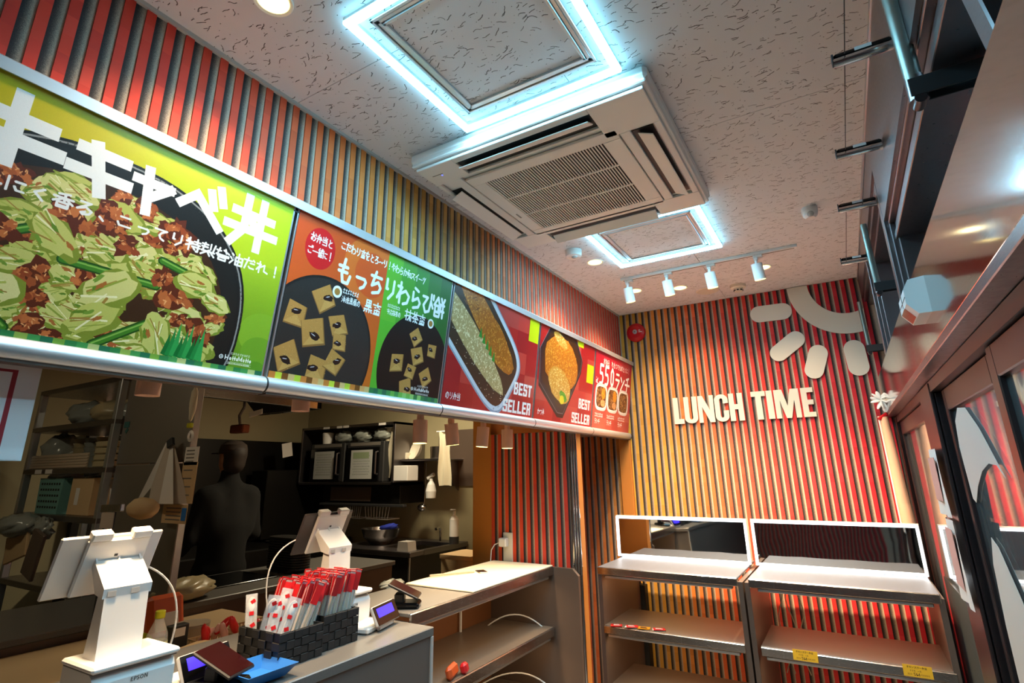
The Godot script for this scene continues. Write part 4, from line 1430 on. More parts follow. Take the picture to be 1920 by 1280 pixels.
func build_shelves() -> void:
	var zt := ZB + 0.0055
	var face := Transform3D(Basis.IDENTITY, Vector3(0, 0, zt))
	# sun logo: a ring cut by the ceiling and separate rays
	ORG = Vector3(0.13, 0.835, zt)
	var s := sh()
	var p := []
	var C := Vector2(0.165, 1.205)
	for k in 33:
		var a := PI + PI * k / 32.0
		p.append(Vector2(minf(C.x + cos(a) * 0.338, XR - 0.004), minf(C.y + sin(a) * 0.368, CEIL - 0.004)))
	for k in 33:
		var a := TAU - PI * k / 32.0
		p.append(Vector2(minf(C.x + cos(a) * 0.212, XR - 0.004), minf(C.y + sin(a) * 0.232, CEIL - 0.004)))
	var q := []
	for v in p:
		if q.is_empty() or (v as Vector2).distance_to(q[-1]) > 0.004: q.append(v)
	s.prism(q, face, 0.012)
	tag(put("sun_ring", s, M.cream_board), "large cream half ring of a sun logo under the ceiling", "ornament")
	var rays := [[Vector2(-0.295, 1.05), 0.075, 0.058, -0.02, "cream lozenge ray beside the ring, lying level under the ceiling"], [Vector2(-0.227, 0.80), 0.07, 0.056, 0.62, "cream lozenge ray tilted between the level one and the upright ones"], [Vector2(-0.072, 0.675), 0.058, 0.056, 1.22, "cream lozenge ray below the ring, leaning steeply"], [Vector2(0.155, 0.675), 0.058, 0.058, 1.62, "cream lozenge ray upright beside the storefront post"]]
	for r in rays:
		ORG = Vector3(r[0].x, r[0].y, zt)
		s = sh()
		s.prism(pill(r[0], r[1], r[2], r[3]), face, 0.012)
		tag(put("sun_ray", s, M.cream_board), r[4], "ornament", "rays of the sun logo")
	# lettering
	var t := thing("wall_lettering", "cream block capitals reading LUNCH TIME on the striped wall", "lettering", Vector3(-0.58, 0.32, zt))
	var y0 := 0.320; var H := 0.190
	var place := [["L", -1.035, 0.070], ["U", -0.958, 0.092], ["N", -0.858, 0.107], ["C", -0.744, 0.091], ["H", -0.647, 0.091], ["T", -0.500, 0.090], ["I", -0.404, 0.038], ["M", -0.356, 0.150], ["E", -0.194, 0.072]]
	for q2 in place:
		s = sh()
		for g in letter(q2[0], q2[2], H):
			s.prism(g, Transform3D(Basis.IDENTITY, Vector3(q2[1], y0, zt)), 0.012)
		put("letter_" + String(q2[0]).to_lower(), s, M.cream_board, t)
	# fire bell
	t = thing("fire_bell", "round red fire alarm bell on the striped wall corner", "alarm", Vector3(-1.267, 1.045, ZB))
	var c := Vector3(-1.267, 1.045, ZB + 0.005)
	var b := Basis(Vector3(1, 0, 0), PI / 2)
	s = sh()
	s.lathe([Vector2(0.062, 0), Vector2(0.075, 0.006), Vector2(0.075, 0.02), Vector2(0.07, 0.032), Vector2(0.05, 0.042), Vector2(0, 0.046)], c, 40, b)
	put("gong", s, M.red_enamel, t)
	s = sh()
	s.lathe([Vector2(0.018, 0.045), Vector2(0.018, 0.049), Vector2(0.006, 0.05), Vector2(0, 0.05)], c, 24, b)
	put("centre_cap", s, M.aluminium, t)
	s = sh()
	s.lathe([Vector2(0.004, 0.0502), Vector2(0.0, 0.052)], c, 12, b)
	put("bolt", s, M.black, t)
	s = sh()
	s.box(c + Vector3(0.036, 0.009, 0.0445), Vector3(0.014, 0.005, 0.0015), 0, Basis(Vector3(0, 1, 0), 0.2))
	s.box(c + Vector3(0.042, -0.004, 0.0445), Vector3(0.026, 0.004, 0.0015), 0, Basis(Vector3(0, 1, 0), 0.2))
	put("print", s, M.white_paint, t)
	# two shelving units
	unit(-1.39, -0.575, -1.37, -0.60, -1.425, -0.592, "left display shelving unit against the ochre and orange stripes", "mirror panel with glowing border standing beside the fire bell corner")
	unit(-0.565, 0.275, -0.525, 0.262, -0.562, 0.268, "right display shelving unit beside the storefront", "mirror panel with glowing border standing beside the storefront")
	# price cards clipped on the shelf front
	for k in 2:
		var px: float = [-0.325, 0.12][k]
		t = thing("price_card", ["yellow price card clipped near the shelf divider", "yellow price card clipped close to the storefront"][k], "price card", Vector3(px, -0.9, -3.31), "price cards on the right shelf")
		s = sh()
		s.box(Vector3(px, -0.878, -3.3125), Vector3(0.108, 0.046, 0.0012), 0, Basis(Vector3(1, 0, 0), -0.12))
		put("card", s, M.card_yellow, t)
		var im := canvas(432, 184, Color("c9a01c"))
		write(im, "チキンスラー弁当", 60, 18, 34, 34, 5, Color("3a2a08"), 1.1)
		write(im, "(イイキソース)", 70, 74, 26, 28, 4, Color("3a2a08"), 1.1)
		write(im, "584", 150, 122, 28, 40, 7, Color("241804"), 1.15)
		small(im, 60, 130, 70, 26, 3, Color("3a2a08")); small(im, 256, 130, 130, 26, 6, Color("3a2a08"))
		var m := mat("price_print_%d" % k, Color(1, 1, 1), 0.6)
		m.albedo_texture = tex(im)
		s = sh()
		var bb := Basis(Vector3(1, 0, 0), -0.12)
		var o := Vector3(px, -0.878, -3.3125) + bb * Vector3(0, 0, 0.0009)
		s.uvquad(o + bb * Vector3(-0.054, -0.023, 0), o + bb * Vector3(0.054, -0.023, 0), o + bb * Vector3(0.054, 0.023, 0), o + bb * Vector3(-0.054, 0.023, 0))
		put("print", s, m, t)
	# loose price tags on the middle left shelf
	var tags := [[-1.30, -3.345, 0.3, "card_red", "red price tag lying flat next to the shelf side panel"], [-1.215, -3.355, 0.15, "card_red", "red and white price tag between a red tag and the yellow one"], [-1.143, -3.36, 0.05, "card_amber", "amber yellow price tag among the red ones on shelf"], [-1.062, -3.375, 0.3, "card_red", "red and white price tag at the end of the row, past the yellow one"]]
	for k in 4:
		var g: Array = tags[k]
		t = thing("price_tag", g[4], "price tag", Vector3(g[0], -0.866, g[1]), "loose price tags on the left shelf", g[2])
		var n: int = [1, 3, 2, 2][k]
		for j in n:
			s = Sh.new(Vector3.ZERO)
			s.box(Vector3(0.004 * j, 0.002 + 0.0022 * j, 0.004 * j), Vector3(0.066, 0.0012, 0.05), 0, Basis(Vector3.UP, 0.12 * j))
			put("card", s, M[g[3]] if (j == n - 1 or k == 2) else M.paper_white, t)
		s = Sh.new(Vector3.ZERO)
		s.box(Vector3(0.004, 0.0052 + 0.001 * n, 0.014), Vector3(0.04, 0.0006, 0.007)); s.box(Vector3(0.0, 0.0052 + 0.001 * n, 0.0), Vector3(0.03, 0.0006, 0.005))
		put("print", s, M.paper_white if k != 2 else M.dark_grey, t)
	# black box behind the left unit
	t = thing("black_case", "slim black upright case standing behind the left shelves", "case", Vector3(-1.36, -1.6, -4.045))
	s = sh()
	s.span(Vector3(-1.40, -1.6, -4.01), Vector3(-1.335, -0.765, -4.08), 0.004)
	put("body", s, M.black, t)
	s = sh()
	s.span(Vector3(-1.385, -0.765, -4.035), Vector3(-1.37, -0.72, -4.05)); s.span(Vector3(-1.355, -0.765, -4.035), Vector3(-1.345, -0.71, -4.05))
	put("handle", s, M.dark_grey, t)


func letter(ch: String, w: float, h: float) -> Array:
	# outlines of heavy narrow capitals, w wide and h high
	var k := 0.034 if ch != "M" else 0.037
	var bar := 0.034
	var R := func(a: float, b: float, c: float, d: float) -> Array: return [Vector2(a, b), Vector2(c, b), Vector2(c, d), Vector2(a, d)]
	match ch:
		"L": return [[Vector2(0, 0), Vector2(w, 0), Vector2(w, bar), Vector2(k, bar), Vector2(k, h), Vector2(0, h)]]
		"T": return [[Vector2(w * 0.5 - k * 0.55, 0), Vector2(w * 0.5 + k * 0.55, 0), Vector2(w * 0.5 + k * 0.55, h - bar), Vector2(w, h - bar), Vector2(w, h), Vector2(0, h), Vector2(0, h - bar), Vector2(w * 0.5 - k * 0.55, h - bar)]]
		"I": return [R.call(0, 0, w, h)]
		"H": return [[Vector2(0, 0), Vector2(k, 0), Vector2(k, h * 0.42), Vector2(w - k, h * 0.42), Vector2(w - k, 0), Vector2(w, 0), Vector2(w, h), Vector2(w - k, h), Vector2(w - k, h * 0.6), Vector2(k, h * 0.6), Vector2(k, h), Vector2(0, h)]]
		"E": return [[Vector2(0, 0), Vector2(w, 0), Vector2(w, bar * 0.9), Vector2(k, bar * 0.9), Vector2(k, h * 0.42), Vector2(w * 0.93, h * 0.42), Vector2(w * 0.93, h * 0.58), Vector2(k, h * 0.58), Vector2(k, h - bar * 0.9), Vector2(w, h - bar * 0.9), Vector2(w, h), Vector2(0, h)]]
		"N": return [[Vector2(0, 0), Vector2(k * 0.8, 0), Vector2(k * 0.8, h * 0.58), Vector2(w - k * 0.95, 0), Vector2(w, 0), Vector2(w, h), Vector2(w - k * 0.8, h), Vector2(w - k * 0.8, h * 0.44), Vector2(k * 0.95, h), Vector2(0, h)]]
		"M": return [[Vector2(0, 0), Vector2(k * 0.85, 0), Vector2(k * 0.85, h * 0.62), Vector2(w * 0.5 - k * 0.42, 0), Vector2(w * 0.5 + k * 0.42, 0), Vector2(w - k * 0.85, h * 0.62), Vector2(w - k * 0.85, 0), Vector2(w, 0), Vector2(w, h), Vector2(w - k * 1.35, h), Vector2(w * 0.5, h * 0.42), Vector2(k * 1.35, h), Vector2(0, h)]]
		"U":
			var p := [Vector2(0, h)]
			for j in 13: p.append(Vector2(w * 0.5 - cos(PI * j / 12.0) * w * 0.5, 0.036 - sin(PI * j / 12.0) * 0.036))
			p.append(Vector2(w, h)); p.append(Vector2(w - k, h))
			for j in 9: p.append(Vector2(w * 0.5 + cos(PI * j / 8.0) * (w * 0.5 - k), 0.04 - sin(PI * j / 8.0) * 0.013))
			p.append(Vector2(k, h))
			return [p]
		"C":
			var p := []
			for j in 11: p.append(Vector2(w * 0.5 + cos(PI * j / 10.0) * w * 0.5, h - 0.038 + sin(PI * j / 10.0) * 0.038))
			for j in 11: p.append(Vector2(w * 0.5 - cos(PI * j / 10.0) * w * 0.5, 0.038 - sin(PI * j / 10.0) * 0.038))
			p.append_array([Vector2(w, h * 0.4), Vector2(w - k, h * 0.4)])
			for j in 7: p.append(Vector2(w * 0.5 + cos(PI * j / 6.0) * (w * 0.5 - k), 0.04 - sin(PI * j / 6.0) * 0.013))
			for j in 7: p.append(Vector2(w * 0.5 - cos(PI * j / 6.0) * (w * 0.5 - k), h - 0.04 + sin(PI * j / 6.0) * 0.013))
			p.append_array([Vector2(w - k, h * 0.66), Vector2(w, h * 0.66)])
			return [p]
	return []


func unit(px0: float, px1: float, x0: float, x1: float, m0: float, m1: float, label: String, mlabel: String) -> void:
	var zf := -3.32; var zb := -4.03
	var t := thing("display_shelving", label, "shelf", Vector3((px0 + px1) * 0.5, -1.6, -3.7), "display shelving units at the back wall")
	var s := sh()
	for x in [px0, px1 - 0.024]:
		s = sh()
		s.prism([Vector2(3.325, -1.59), Vector2(3.325, -0.575), Vector2(4.0, -0.575), Vector2(4.0, -1.59)], Transform3D(Basis(Vector3(0, 0, -1), Vector3(0, 1, 0), Vector3(1, 0, 0)), Vector3(x, 0, 0)), 0.024)
		put("side_panel", s, M.panel_brown, t)
	for lv in 3:
		var y: float = [-0.555, -0.867, -1.18][lv]
		var back: float = [-3.98, -3.78, -3.78][lv]
		var wide := 0.0 if lv else 0.02
		s = sh()
		s.span(Vector3(x0 - wide, y - 0.012, zf - 0.012), Vector3(x1, y, back), 0.002)
		var sf := put("shelf_board", s, M.top_plate if lv == 0 else M.shelf_brown, t)
		s = sh()
		s.span(Vector3(x0 - wide, y - 0.042, zf), Vector3(x1, y - 0.002, zf - 0.012), 0.003)
		put("front_lip", s, M.steel, sf)
		s = sh()
		s.span(Vector3(x0 + 0.02, y - 0.060, zf - 0.012), Vector3(x1 - 0.03, y - 0.044, zf - 0.05), 0.003)
		put("lamp_rail", s, M.aluminium, sf)
		s = sh()
		s.span(Vector3(x0 + 0.04, y - 0.0615, zf - 0.03), Vector3(x1 - 0.05, y - 0.0602, zf - 0.046))
		put("lamp_strip", s, M.strip_warm, sf)
		strip_light("lamp_glow", Vector3((x0 + x1) * 0.5, y - 0.064, zf - 0.04), Vector3(1, 0, 0), Vector3(0, -1, -0.35), x1 - x0 - 0.1, 0.014, WARM, SHELF_E, t)
	# cables behind
	for k in 3:
		s = sh()
		var cx := (x1 - 0.03 - k * 0.02) if px0 < -1.0 else (x0 + 0.06 + k * 0.045)
		var pts := []
		for j in 12:
			pts.append(Vector3(cx + 0.02 * sin(j * 0.9 + k * 2), -0.60 - j * 0.045, -3.80 - 0.01 * k - 0.05 * sin(j * 0.5)))
		s.tube(pts, 0.0028, 6)
		put("cable", s, M.cable_grey, t)
	# mirror panel standing on the top shelf
	t = thing("lit_mirror", mlabel, "mirror", Vector3((m0 + m1) * 0.5, -0.555, -3.78), "mirror panels with glowing borders")
	var yt := -0.302; var yb := -0.553
	s = sh()
	s.span(Vector3(m0 - 0.004, yb - 0.002, -3.79), Vector3(m1 + 0.004, yt + 0.007, -3.802), 0.001)
	put("backing", s, M.trim_grey, t)
	s = sh()
	var n := 10
	for i in n:   # slightly wavy acrylic
		var a := m0 + (m1 - m0) * i / n; var e := m0 + (m1 - m0) * (i + 1) / n
		s.st.set_smooth_group(1)
		for j in 4:
			var u := yb + (yt - yb) * j / 4.0; var v := yb + (yt - yb) * (j + 1) / 4.0
			var w := func(xx: float, yy: float) -> Vector3: return Vector3(xx, yy, -3.7885 + 0.0003 * sin(xx * 26.0) * sin(yy * 19.0))
			s.quad(w.call(a, u), w.call(e, u), w.call(e, v), w.call(a, v))
	put("glass", s, M.mirror, t)
	var bars := [[m0, yt - 0.013, m1, yt], [m0, yb, m1, yb + 0.013], [m0, yb + 0.013, m0 + 0.013, yt - 0.013], [m1 - 0.013, yb + 0.013, m1, yt - 0.013]]
	for q in bars:
		s = sh()
		s.span(Vector3(q[0], q[1], -3.774), Vector3(q[2], q[3], -3.786), 0.003)
		put("light_bar", s, M.led_white, t)
	strip_light("glow", Vector3((m0 + m1) * 0.5, yt - 0.0065, -3.772), Vector3(1, 0, 0), Vector3(0, 0, 1), m1 - m0, 0.013, WHITE, MIRROR_E, t)
	strip_light("glow", Vector3((m0 + m1) * 0.5, yb + 0.008, -3.772), Vector3(1, 0, 0), Vector3(0, 0, 1), m1 - m0, 0.013, WHITE, MIRROR_E, t)


const SHELF_E := 0.045
const MIRROR_E := 0.006


# ---------------------------------------------------------------- service counter and what stands on it
const CT := -0.555     # counter top


func build_counter() -> void:
	var t := thing("service_counter", "dark grey laminate service counter under the menu sign", "counter", Vector3(-1.72, -1.6, -0.3))
	var s := sh()
	s.span(Vector3(-2.02, CT - 0.03, 1.6), Vector3(-1.428, CT, -1.806), 0.003)
	put("worktop", s, M.counter_grey, t)
	s = sh()
	s.span(Vector3(-2.0, -1.6, 1.6), Vector3(-1.433, CT - 0.03, -1.79), 0.002)
	put("front_panel", s, M.counter_front, t)
	s = sh()
	s.span(Vector3(-1.435, -1.6, -1.79), Vector3(-1.428, CT - 0.03, -1.806), 0.002)
	put("end_strip", s, M.trim_grey, t)
	display_case()
	var a := pos("white sales terminal nearest the notice sign, with a white tablet", Vector3(-1.66, CT, -0.83), false)
	pos("white sales terminal behind the chopsticks, with a dark tablet", Vector3(-1.755, CT, -1.63), true)
	customer_display("customer display with blue screen beside the chopstick baskets", Vector3(-1.60, CT, -1.70), 0.25)
	customer_display("customer display with blue screen beside the near sales terminal", Vector3(-1.655, CT, -1.04), 0.15)
	card_reader("dark red card reader on the grey display top", Vector3(-1.66, -0.53, -1.90), 0.55)
	card_reader("dark red card reader next to the blue tray", Vector3(-1.56, CT, -1.045), 0.35)
	coin_tray()
	basket("black woven basket with spoons and chopsticks", Vector3(-1.635, CT, -1.285), 0.165, 0.2, 0.095)
	basket("smaller black woven basket packed with red chopstick packets", Vector3(-1.645, CT, -1.462), 0.155, 0.18, 0.105)
	chopsticks()
	tea_bottle()
	counter_clutter()
	bulkhead_spots()


func display_case() -> void:
	var xf := -1.555; var z0 := -1.82; var z1 := -3.06
	var t := thing("display_case", "open brown display case with steel edged shelves below the hatch", "display case", Vector3(-1.76, -1.6, -2.4))
	var s := sh()
	s.prism([Vector2(-1.99, -1.6), Vector2(-1.40, -1.6), Vector2(-1.40, -0.57), Vector2(-1.435, -0.534), Vector2(-1.99, -0.532)], Transform3D(Basis.IDENTITY, Vector3(0, 0, -3.088)), 0.025)
	put("end_panel", s, M.panel_brown, t)
	var ys := [-0.53, -0.842, -1.15]
	for i in 3:
		var y: float = ys[i]
		var front := xf if i < 2 else xf + 0.01
		s = sh()
		s.span(Vector3(-1.985, y - 0.014, z0), Vector3(front - 0.01, y, z1), 0.002)
		var b := put("shelf_board", s, M.counter_grey if i == 0 else M.shelf_brown, t)
		s = sh()
		s.span(Vector3(front - 0.012, y - 0.045, z0), Vector3(front, y + 0.001, z1), 0.004)
		put("front_lip", s, M.steel, b)
		s = sh()
		s.span(Vector3(front - 0.05, y - 0.062, z0 - 0.03), Vector3(front - 0.014, y - 0.046, z1 + 0.03), 0.003)
		put("lamp_rail", s, M.aluminium, b)
		s = sh()
		s.span(Vector3(front - 0.046, y - 0.0635, z0 - 0.05), Vector3(front - 0.03, y - 0.0622, z1 + 0.05))
		put("lamp_strip", s, M.strip_warm, b)
		if i < 2:
			strip_light("lamp_glow", Vector3(front - 0.042, y - 0.066, (z0 + z1) * 0.5), Vector3(0, 0, 1), Vector3(-0.35, -1, 0), 1.1, 0.014, WARM, CASE_E, t)
	s = sh()
	s.span(Vector3(-2.0, -1.6, z0), Vector3(-1.986, -0.545, z1))
	put("back_panel", s, M.ochre_dark, t)
	s = sh()
	s.span(Vector3(-1.98, -1.6, z0 + 0.006), Vector3(-1.57, -0.56, z0 - 0.008))
	put("end_panel", s, M.panel_brown, t)
	# cables and white posts inside
	for q in [[Vector3(-1.93, -0.86, -2.9), Vector3(-1.78, -0.72, -3.0), Vector3(-1.62, -0.85, -3.04)], [Vector3(-1.93, -1.13, -2.8), Vector3(-1.75, -1.0, -2.98), Vector3(-1.58, -1.13, -3.02)], [Vector3(-1.95, -0.6, -2.35), Vector3(-1.9, -0.72, -2.3), Vector3(-1.95, -0.83, -2.4)]]:
		s = sh()
		var pts := []
		for j in 13:
			var u := j / 12.0
			pts.append(q[0].lerp(q[1], u).lerp(q[1].lerp(q[2], u), u))
		s.tube(pts, 0.004, 7)
		put("cable", s, M.white_plastic, t)
	s = sh()
	s.span(Vector3(-1.975, -0.842, -2.72), Vector3(-1.965, -0.56, -2.73))
	put("post", s, M.white_plastic, t)
	# lit white serving board on top
	t = thing("serving_board", "cream white serving board lying on the display case", "board", Vector3(-1.76, -0.53, -2.65))
	s = sh()
	s.span(Vector3(-1.965, -0.5285, -2.25), Vector3(-1.556, -0.521, -3.058), 0.002)
	put("board", s, M.white_board, t)
	# ladle lying at the back
	t = thing("small_spatula", "flat steel spatula with dark rim on the cream serving board", "spatula", Vector3(-1.83, -0.521, -2.72))
	s = sh()
	s.box(Vector3(-1.80, -0.518, -2.68), Vector3(0.05, 0.004, 0.08), 0.0015, Basis(Vector3.UP, 0.9))
	put("blade", s, M.steel, t)
	s = sh()
	s.tube([Vector3(-1.82, -0.514, -2.64), Vector3(-1.95, -0.512, -2.42)], 0.005, 8)
	put("handle", s, M.cable_grey, t)
	t = thing("plastic_bag", "crumpled clear plastic bag behind the cream serving board", "bag", Vector3(-1.98, -0.53, -2.2))
	s = sh()
	s.ell(Vector3(-2.01, -0.522, -2.2), Vector3(0.04, 0.02, 0.07), 18, 12, Basis.IDENTITY, 0.6, 4)
	put("film", s, M.bag_clear, t)


func pos(label: String, o: Vector3, dark: bool) -> Node3D:
	# local frame: u runs along -z (to the right seen from the customer), f points to the customer (+x)
	var t := thing("sales_terminal", label, "terminal", o, "sales terminals on the counter")
	var U := Vector3(0, 0, -1); var F := Vector3(1, 0, 0)
	var P := func(u: float, y: float, f: float) -> Vector3: return o + U * u + Vector3.UP * y + F * f
	# receipt printer with rounded front
	var s := sh()
	s.prism([Vector2(-0.09, 0), Vector2(0.068, 0), Vector2(0.07, 0.004), Vector2(0.07, 0.085), Vector2(0.062, 0.1), Vector2(0.045, 0.108), Vector2(-0.09, 0.108)], Transform3D(Basis(F, Vector3.UP, -U), P.call(0.095, 0.0, 0.0)), 0.19)
	put("printer", s, M.white_plastic, t)
	s = sh()
	s.box(P.call(0, 0.118, -0.006), Vector3(0.165, 0.014, 0.205), 0.005)
	put("lid", s, M.white_plastic, t)
	s = sh()
	s.box(P.call(0, 0.109, -0.008), Vector3(0.155, 0.003, 0.193))
	put("gap", s, M.grey_paint, t)
	for k in 5:
		s = sh()
		s.box(P.call(-0.0955, 0.03 + k * 0.011, 0.03), Vector3(0.03, 0.004, 0.001), 0, Basis(Vector3(0, 0, 1), 0.1))
		put("vent_slot", s, M.grey_paint, t)
	# name on the front
	var tm := TextMesh.new()
	tm.text = "EPSON"
	var sf := SystemFont.new()
	sf.font_names = PackedStringArray(["Droid Sans"])
	sf.font_weight = 700
	tm.font = sf
	tm.font_size = 32
	tm.pixel_size = 0.0004
	tm.depth = 0.0006
	var nmn := MeshInstance3D.new()
	nmn.name = "name_print"
	nmn.mesh = tm
	nmn.material_override = M.grey_paint
	t.add_child(nmn, true)
	nmn.transform = Transform3D(Basis(U, Vector3.UP, F), P.call(0.01, 0.078, 0.0703) - o)
	# neck
	s = sh()
	s.prism([Vector2(-0.045, 0.125), Vector2(0.02, 0.125), Vector2(0.012, 0.27), Vector2(-0.02, 0.275)], Transform3D(Basis(F, Vector3.UP, -U), P.call(0.03, 0, 0)), 0.105)
	put("neck", s, M.white_plastic, t)
	s = sh()
	s.prism([Vector2(-0.075, 0.335), Vector2(-0.06, 0.345), Vector2(0.015, 0.285), Vector2(0.012, 0.262), Vector2(-0.03, 0.27)], Transform3D(Basis(F, Vector3.UP, -U), P.call(0.035, 0, 0)), 0.115)
	var hg := put("hinge", s, M.white_plastic, t)
	for u in [-0.075, -0.022, 0.03]:
		s = sh()
		s.prism([Vector2(-0.07, 0.34), Vector2(-0.05, 0.338), Vector2(-0.075, 0.372), Vector2(-0.086, 0.37)], Transform3D(Basis(F, Vector3.UP, -U), P.call(u, 0, 0)), 0.004)
		put("rib", s, M.white_plastic, hg)
	for u in [-0.06, -0.005]:
		s = sh()
		s.box(P.call(u, 0.272, 0.0145), Vector3(0.001, 0.012, 0.02))
		put("groove", s, M.trim_grey, hg)
	# tablet and its bracket lean back towards the staff side
	var tilt := Basis(Vector3(0, 0, 1), 0.42)   # top leans to the customer
	var tb := Basis(F, Vector3.UP, -U)
	var c: Vector3 = P.call(-0.045 if not dark else -0.03, 0.335, -0.085)
	var w := 0.245; var h := 0.165
	var q := Basis(Vector3(0, 0, 1), -0.42)
	s = sh()
	s.box(c, Vector3(0.009, h, w), 0.004, q)
	var tab := put("tablet", s, M.tablet_dark if dark else M.tablet_white, t)
	s = sh()
	s.box(c + q * Vector3(-0.005, 0, 0), Vector3(0.001, h - 0.012, w - 0.02), 0, q)
	put("screen", s, M.black_gloss, tab)
	s = sh()
	var up := 0.06
	s.box(c + q * Vector3(0.010, -0.002, -0.012), Vector3(0.012, h - 0.012, w * 0.62), 0.004, q)
	put("bracket", s, M.white_plastic, t)
	for k in [-1.0, 1.0]:
		s = sh()
		s.box(c + q * Vector3(0.008, h * 0.5 + 0.002, -0.012 + k * w * 0.2), Vector3(0.026, 0.022, w * 0.2), 0.003, q)
		put("clip", s, M.white_plastic, t)
	s = sh()
	s.box(c + q * Vector3(0.0165, 0.03, -0.012), Vector3(0.001, 0.006, 0.008), 0, q)
	put("hole", s, M.black, t)
	# charging cable
	s = sh()
	var pts := []
	var c0: Vector3 = c + q * Vector3(0, -0.03, -w * 0.5) if not dark else c + q * Vector3(0, -0.02, w * 0.5)
	var c1: Vector3 = P.call(0.22, 0.02, -0.2) if not dark else P.call(-0.2, 0.02, -0.12)
	var cm := (c0 + c1) * 0.5 + (Vector3(0, 0.06, -0.10) if not dark else Vector3(0, 0.10, 0.14))
	for j in 13:
		var u := j / 12.0
		pts.append(c0.lerp(cm, u).lerp(cm.lerp(c1, u), u))
	s.tube(pts, 0.0028, 7)
	put("cable", s, M.white_plastic, t)
	return t


func customer_display(label: String, o: Vector3, turn: float) -> void:
	var t := thing("customer_display", label, "display", o, "customer displays on the counter", turn)
	ORG = Vector3.ZERO
	var s := sh()
	s.box(Vector3(-0.035, 0.011, 0.03), Vector3(0.09, 0.02, 0.15), 0.005)
	put("base", s, M.white_plastic, t)
	var q := Basis(Vector3(0, 0, 1), 0.5)
	s = sh()
	s.box(Vector3(0.016, 0.05, 0), Vector3(0.014, 0.072, 0.165), 0.005, q)
	put("housing", s, M.trim_grey, t)
	s = sh()
	s.box(Vector3(0.016, 0.05, 0) + q * Vector3(0.0075, 0, 0), Vector3(0.002, 0.066, 0.158), 0.0008, q)
	put("bezel", s, M.black_gloss, t)
	s = sh()
	s.box(Vector3(0.016, 0.05, 0) + q * Vector3(0.0088, 0.008, 0.004), Vector3(0.001, 0.032, 0.115), 0, q)
	put("screen", s, M.lcd_blue, t)
	s = sh()
	s.cyl(Vector3(0.02, 0.01, 0.05), Vector3(0.02, 0.01, -0.05), 0.008, 0.008, 12)
	put("hinge", s, M.white_plastic, t)


func card_reader(label: String, o: Vector3, turn: float) -> void:
	var t := thing("card_reader", label, "card reader", o, "card readers on the counter", turn)
	ORG = Vector3.ZERO
	var s := sh()
	s.box(Vector3(0, 0.012, 0), Vector3(0.13, 0.022, 0.09), 0.008)
	put("base", s, M.black_gloss, t)
	s = sh()
	s.box(Vector3(-0.02, 0.035, 0), Vector3(0.04, 0.04, 0.05), 0.005)
	put("stem", s, M.black, t)
	var q := Basis(Vector3(0, 0, 1), -0.42)
	s = sh()
	s.box(Vector3(0.0, 0.066, 0), Vector3(0.135, 0.01, 0.105), 0.003, q)
	put("plate", s, M.black, t)
	s = sh()
	s.box(Vector3(0.0, 0.066, 0) + q * Vector3(0, 0.0055, 0), Vector3(0.127, 0.001, 0.097), 0, q)
	put("touch_area", s, M.dark_red_gloss, t)


func coin_tray() -> void:
	var o := Vector3(-1.525, CT, -1.15)
	var t := thing("coin_tray", "blue plastic coin tray in front of the black baskets", "tray", o)
	var s := sh()
	var a := [Vector3(-0.085, 0.035, 0.1), Vector3(0.075, 0.035, 0.1), Vector3(0.075, 0.035, -0.06), Vector3(-0.085, 0.035, -0.06)]
	var b := [Vector3(-0.06, 0.004, 0.075), Vector3(0.05, 0.004, 0.075), Vector3(0.05, 0.004, -0.035), Vector3(-0.06, 0.004, -0.035)]
	for k in 4:
		var n := (k + 1) % 4
		s.quad(o + b[k], o + b[n], o + a[n], o + a[k])
		s.quad(o + a[k] * Vector3(0.97, 1, 0.97), o + a[n] * Vector3(0.97, 1, 0.97), o + b[n] + Vector3(0, 0.002, 0), o + b[k] + Vector3(0, 0.002, 0))
		s.quad(o + a[k], o + a[n], o + a[n] * Vector3(0.97, 1, 0.97), o + a[k] * Vector3(0.97, 1, 0.97))
	s.quad(o + b[3] + Vector3(0, 0.002, 0), o + b[2] + Vector3(0, 0.002, 0), o + b[1] + Vector3(0, 0.002, 0), o + b[0] + Vector3(0, 0.002, 0))
	s.quad(o + b[0], o + b[1], o + b[2], o + b[3])
	put("shell", s, M.blue_plastic, t)


func basket(label: String, o: Vector3, lz: float, lx: float, h: float) -> void:
	var t := thing("woven_basket", label, "basket", o, "black woven baskets on the counter")
	var s := sh()
	for q in [[Vector3(0, 0.002, 0), Vector3(lx - 0.01, 0.004, lz - 0.01)], [Vector3(lx * 0.5 - 0.006, h * 0.5, 0), Vector3(0.004, h, lz - 0.01)], [Vector3(-lx * 0.5 + 0.006, h * 0.5, 0), Vector3(0.004, h, lz - 0.01)], [Vector3(0, h * 0.5, lz * 0.5 - 0.006), Vector3(lx - 0.01, h, 0.004)], [Vector3(0, h * 0.5, -lz * 0.5 + 0.006), Vector3(lx - 0.01, h, 0.004)]]:
		s.box(o + q[0], q[1])
	put("liner", s, M.black, t)
	var rows := 4
	for side in 4:
		var len := lz if side % 2 == 0 else lx
		var off := lx * 0.5 if side % 2 == 0 else lz * 0.5
		var n := 6
		var b := Basis(Vector3.UP, side * PI / 2)
		for j in rows:
			for i in n:
				if (i + j) % 2 == 1 and side > 1: continue
				s = sh()
				var lift := 0.0022 if (i + j) % 2 == 0 else 0.0
				s.box(o + b * Vector3(off - 0.003 + lift, h * (j + 0.5) / rows, (i - (n - 1) * 0.5) * len / n), Vector3(0.0035, h / rows * (0.97 if lift > 0 else 0.9), len / n * (1.04 if lift > 0 else 0.94)), 0.0012, b)
				put("weave", s, M.weave_black, t)


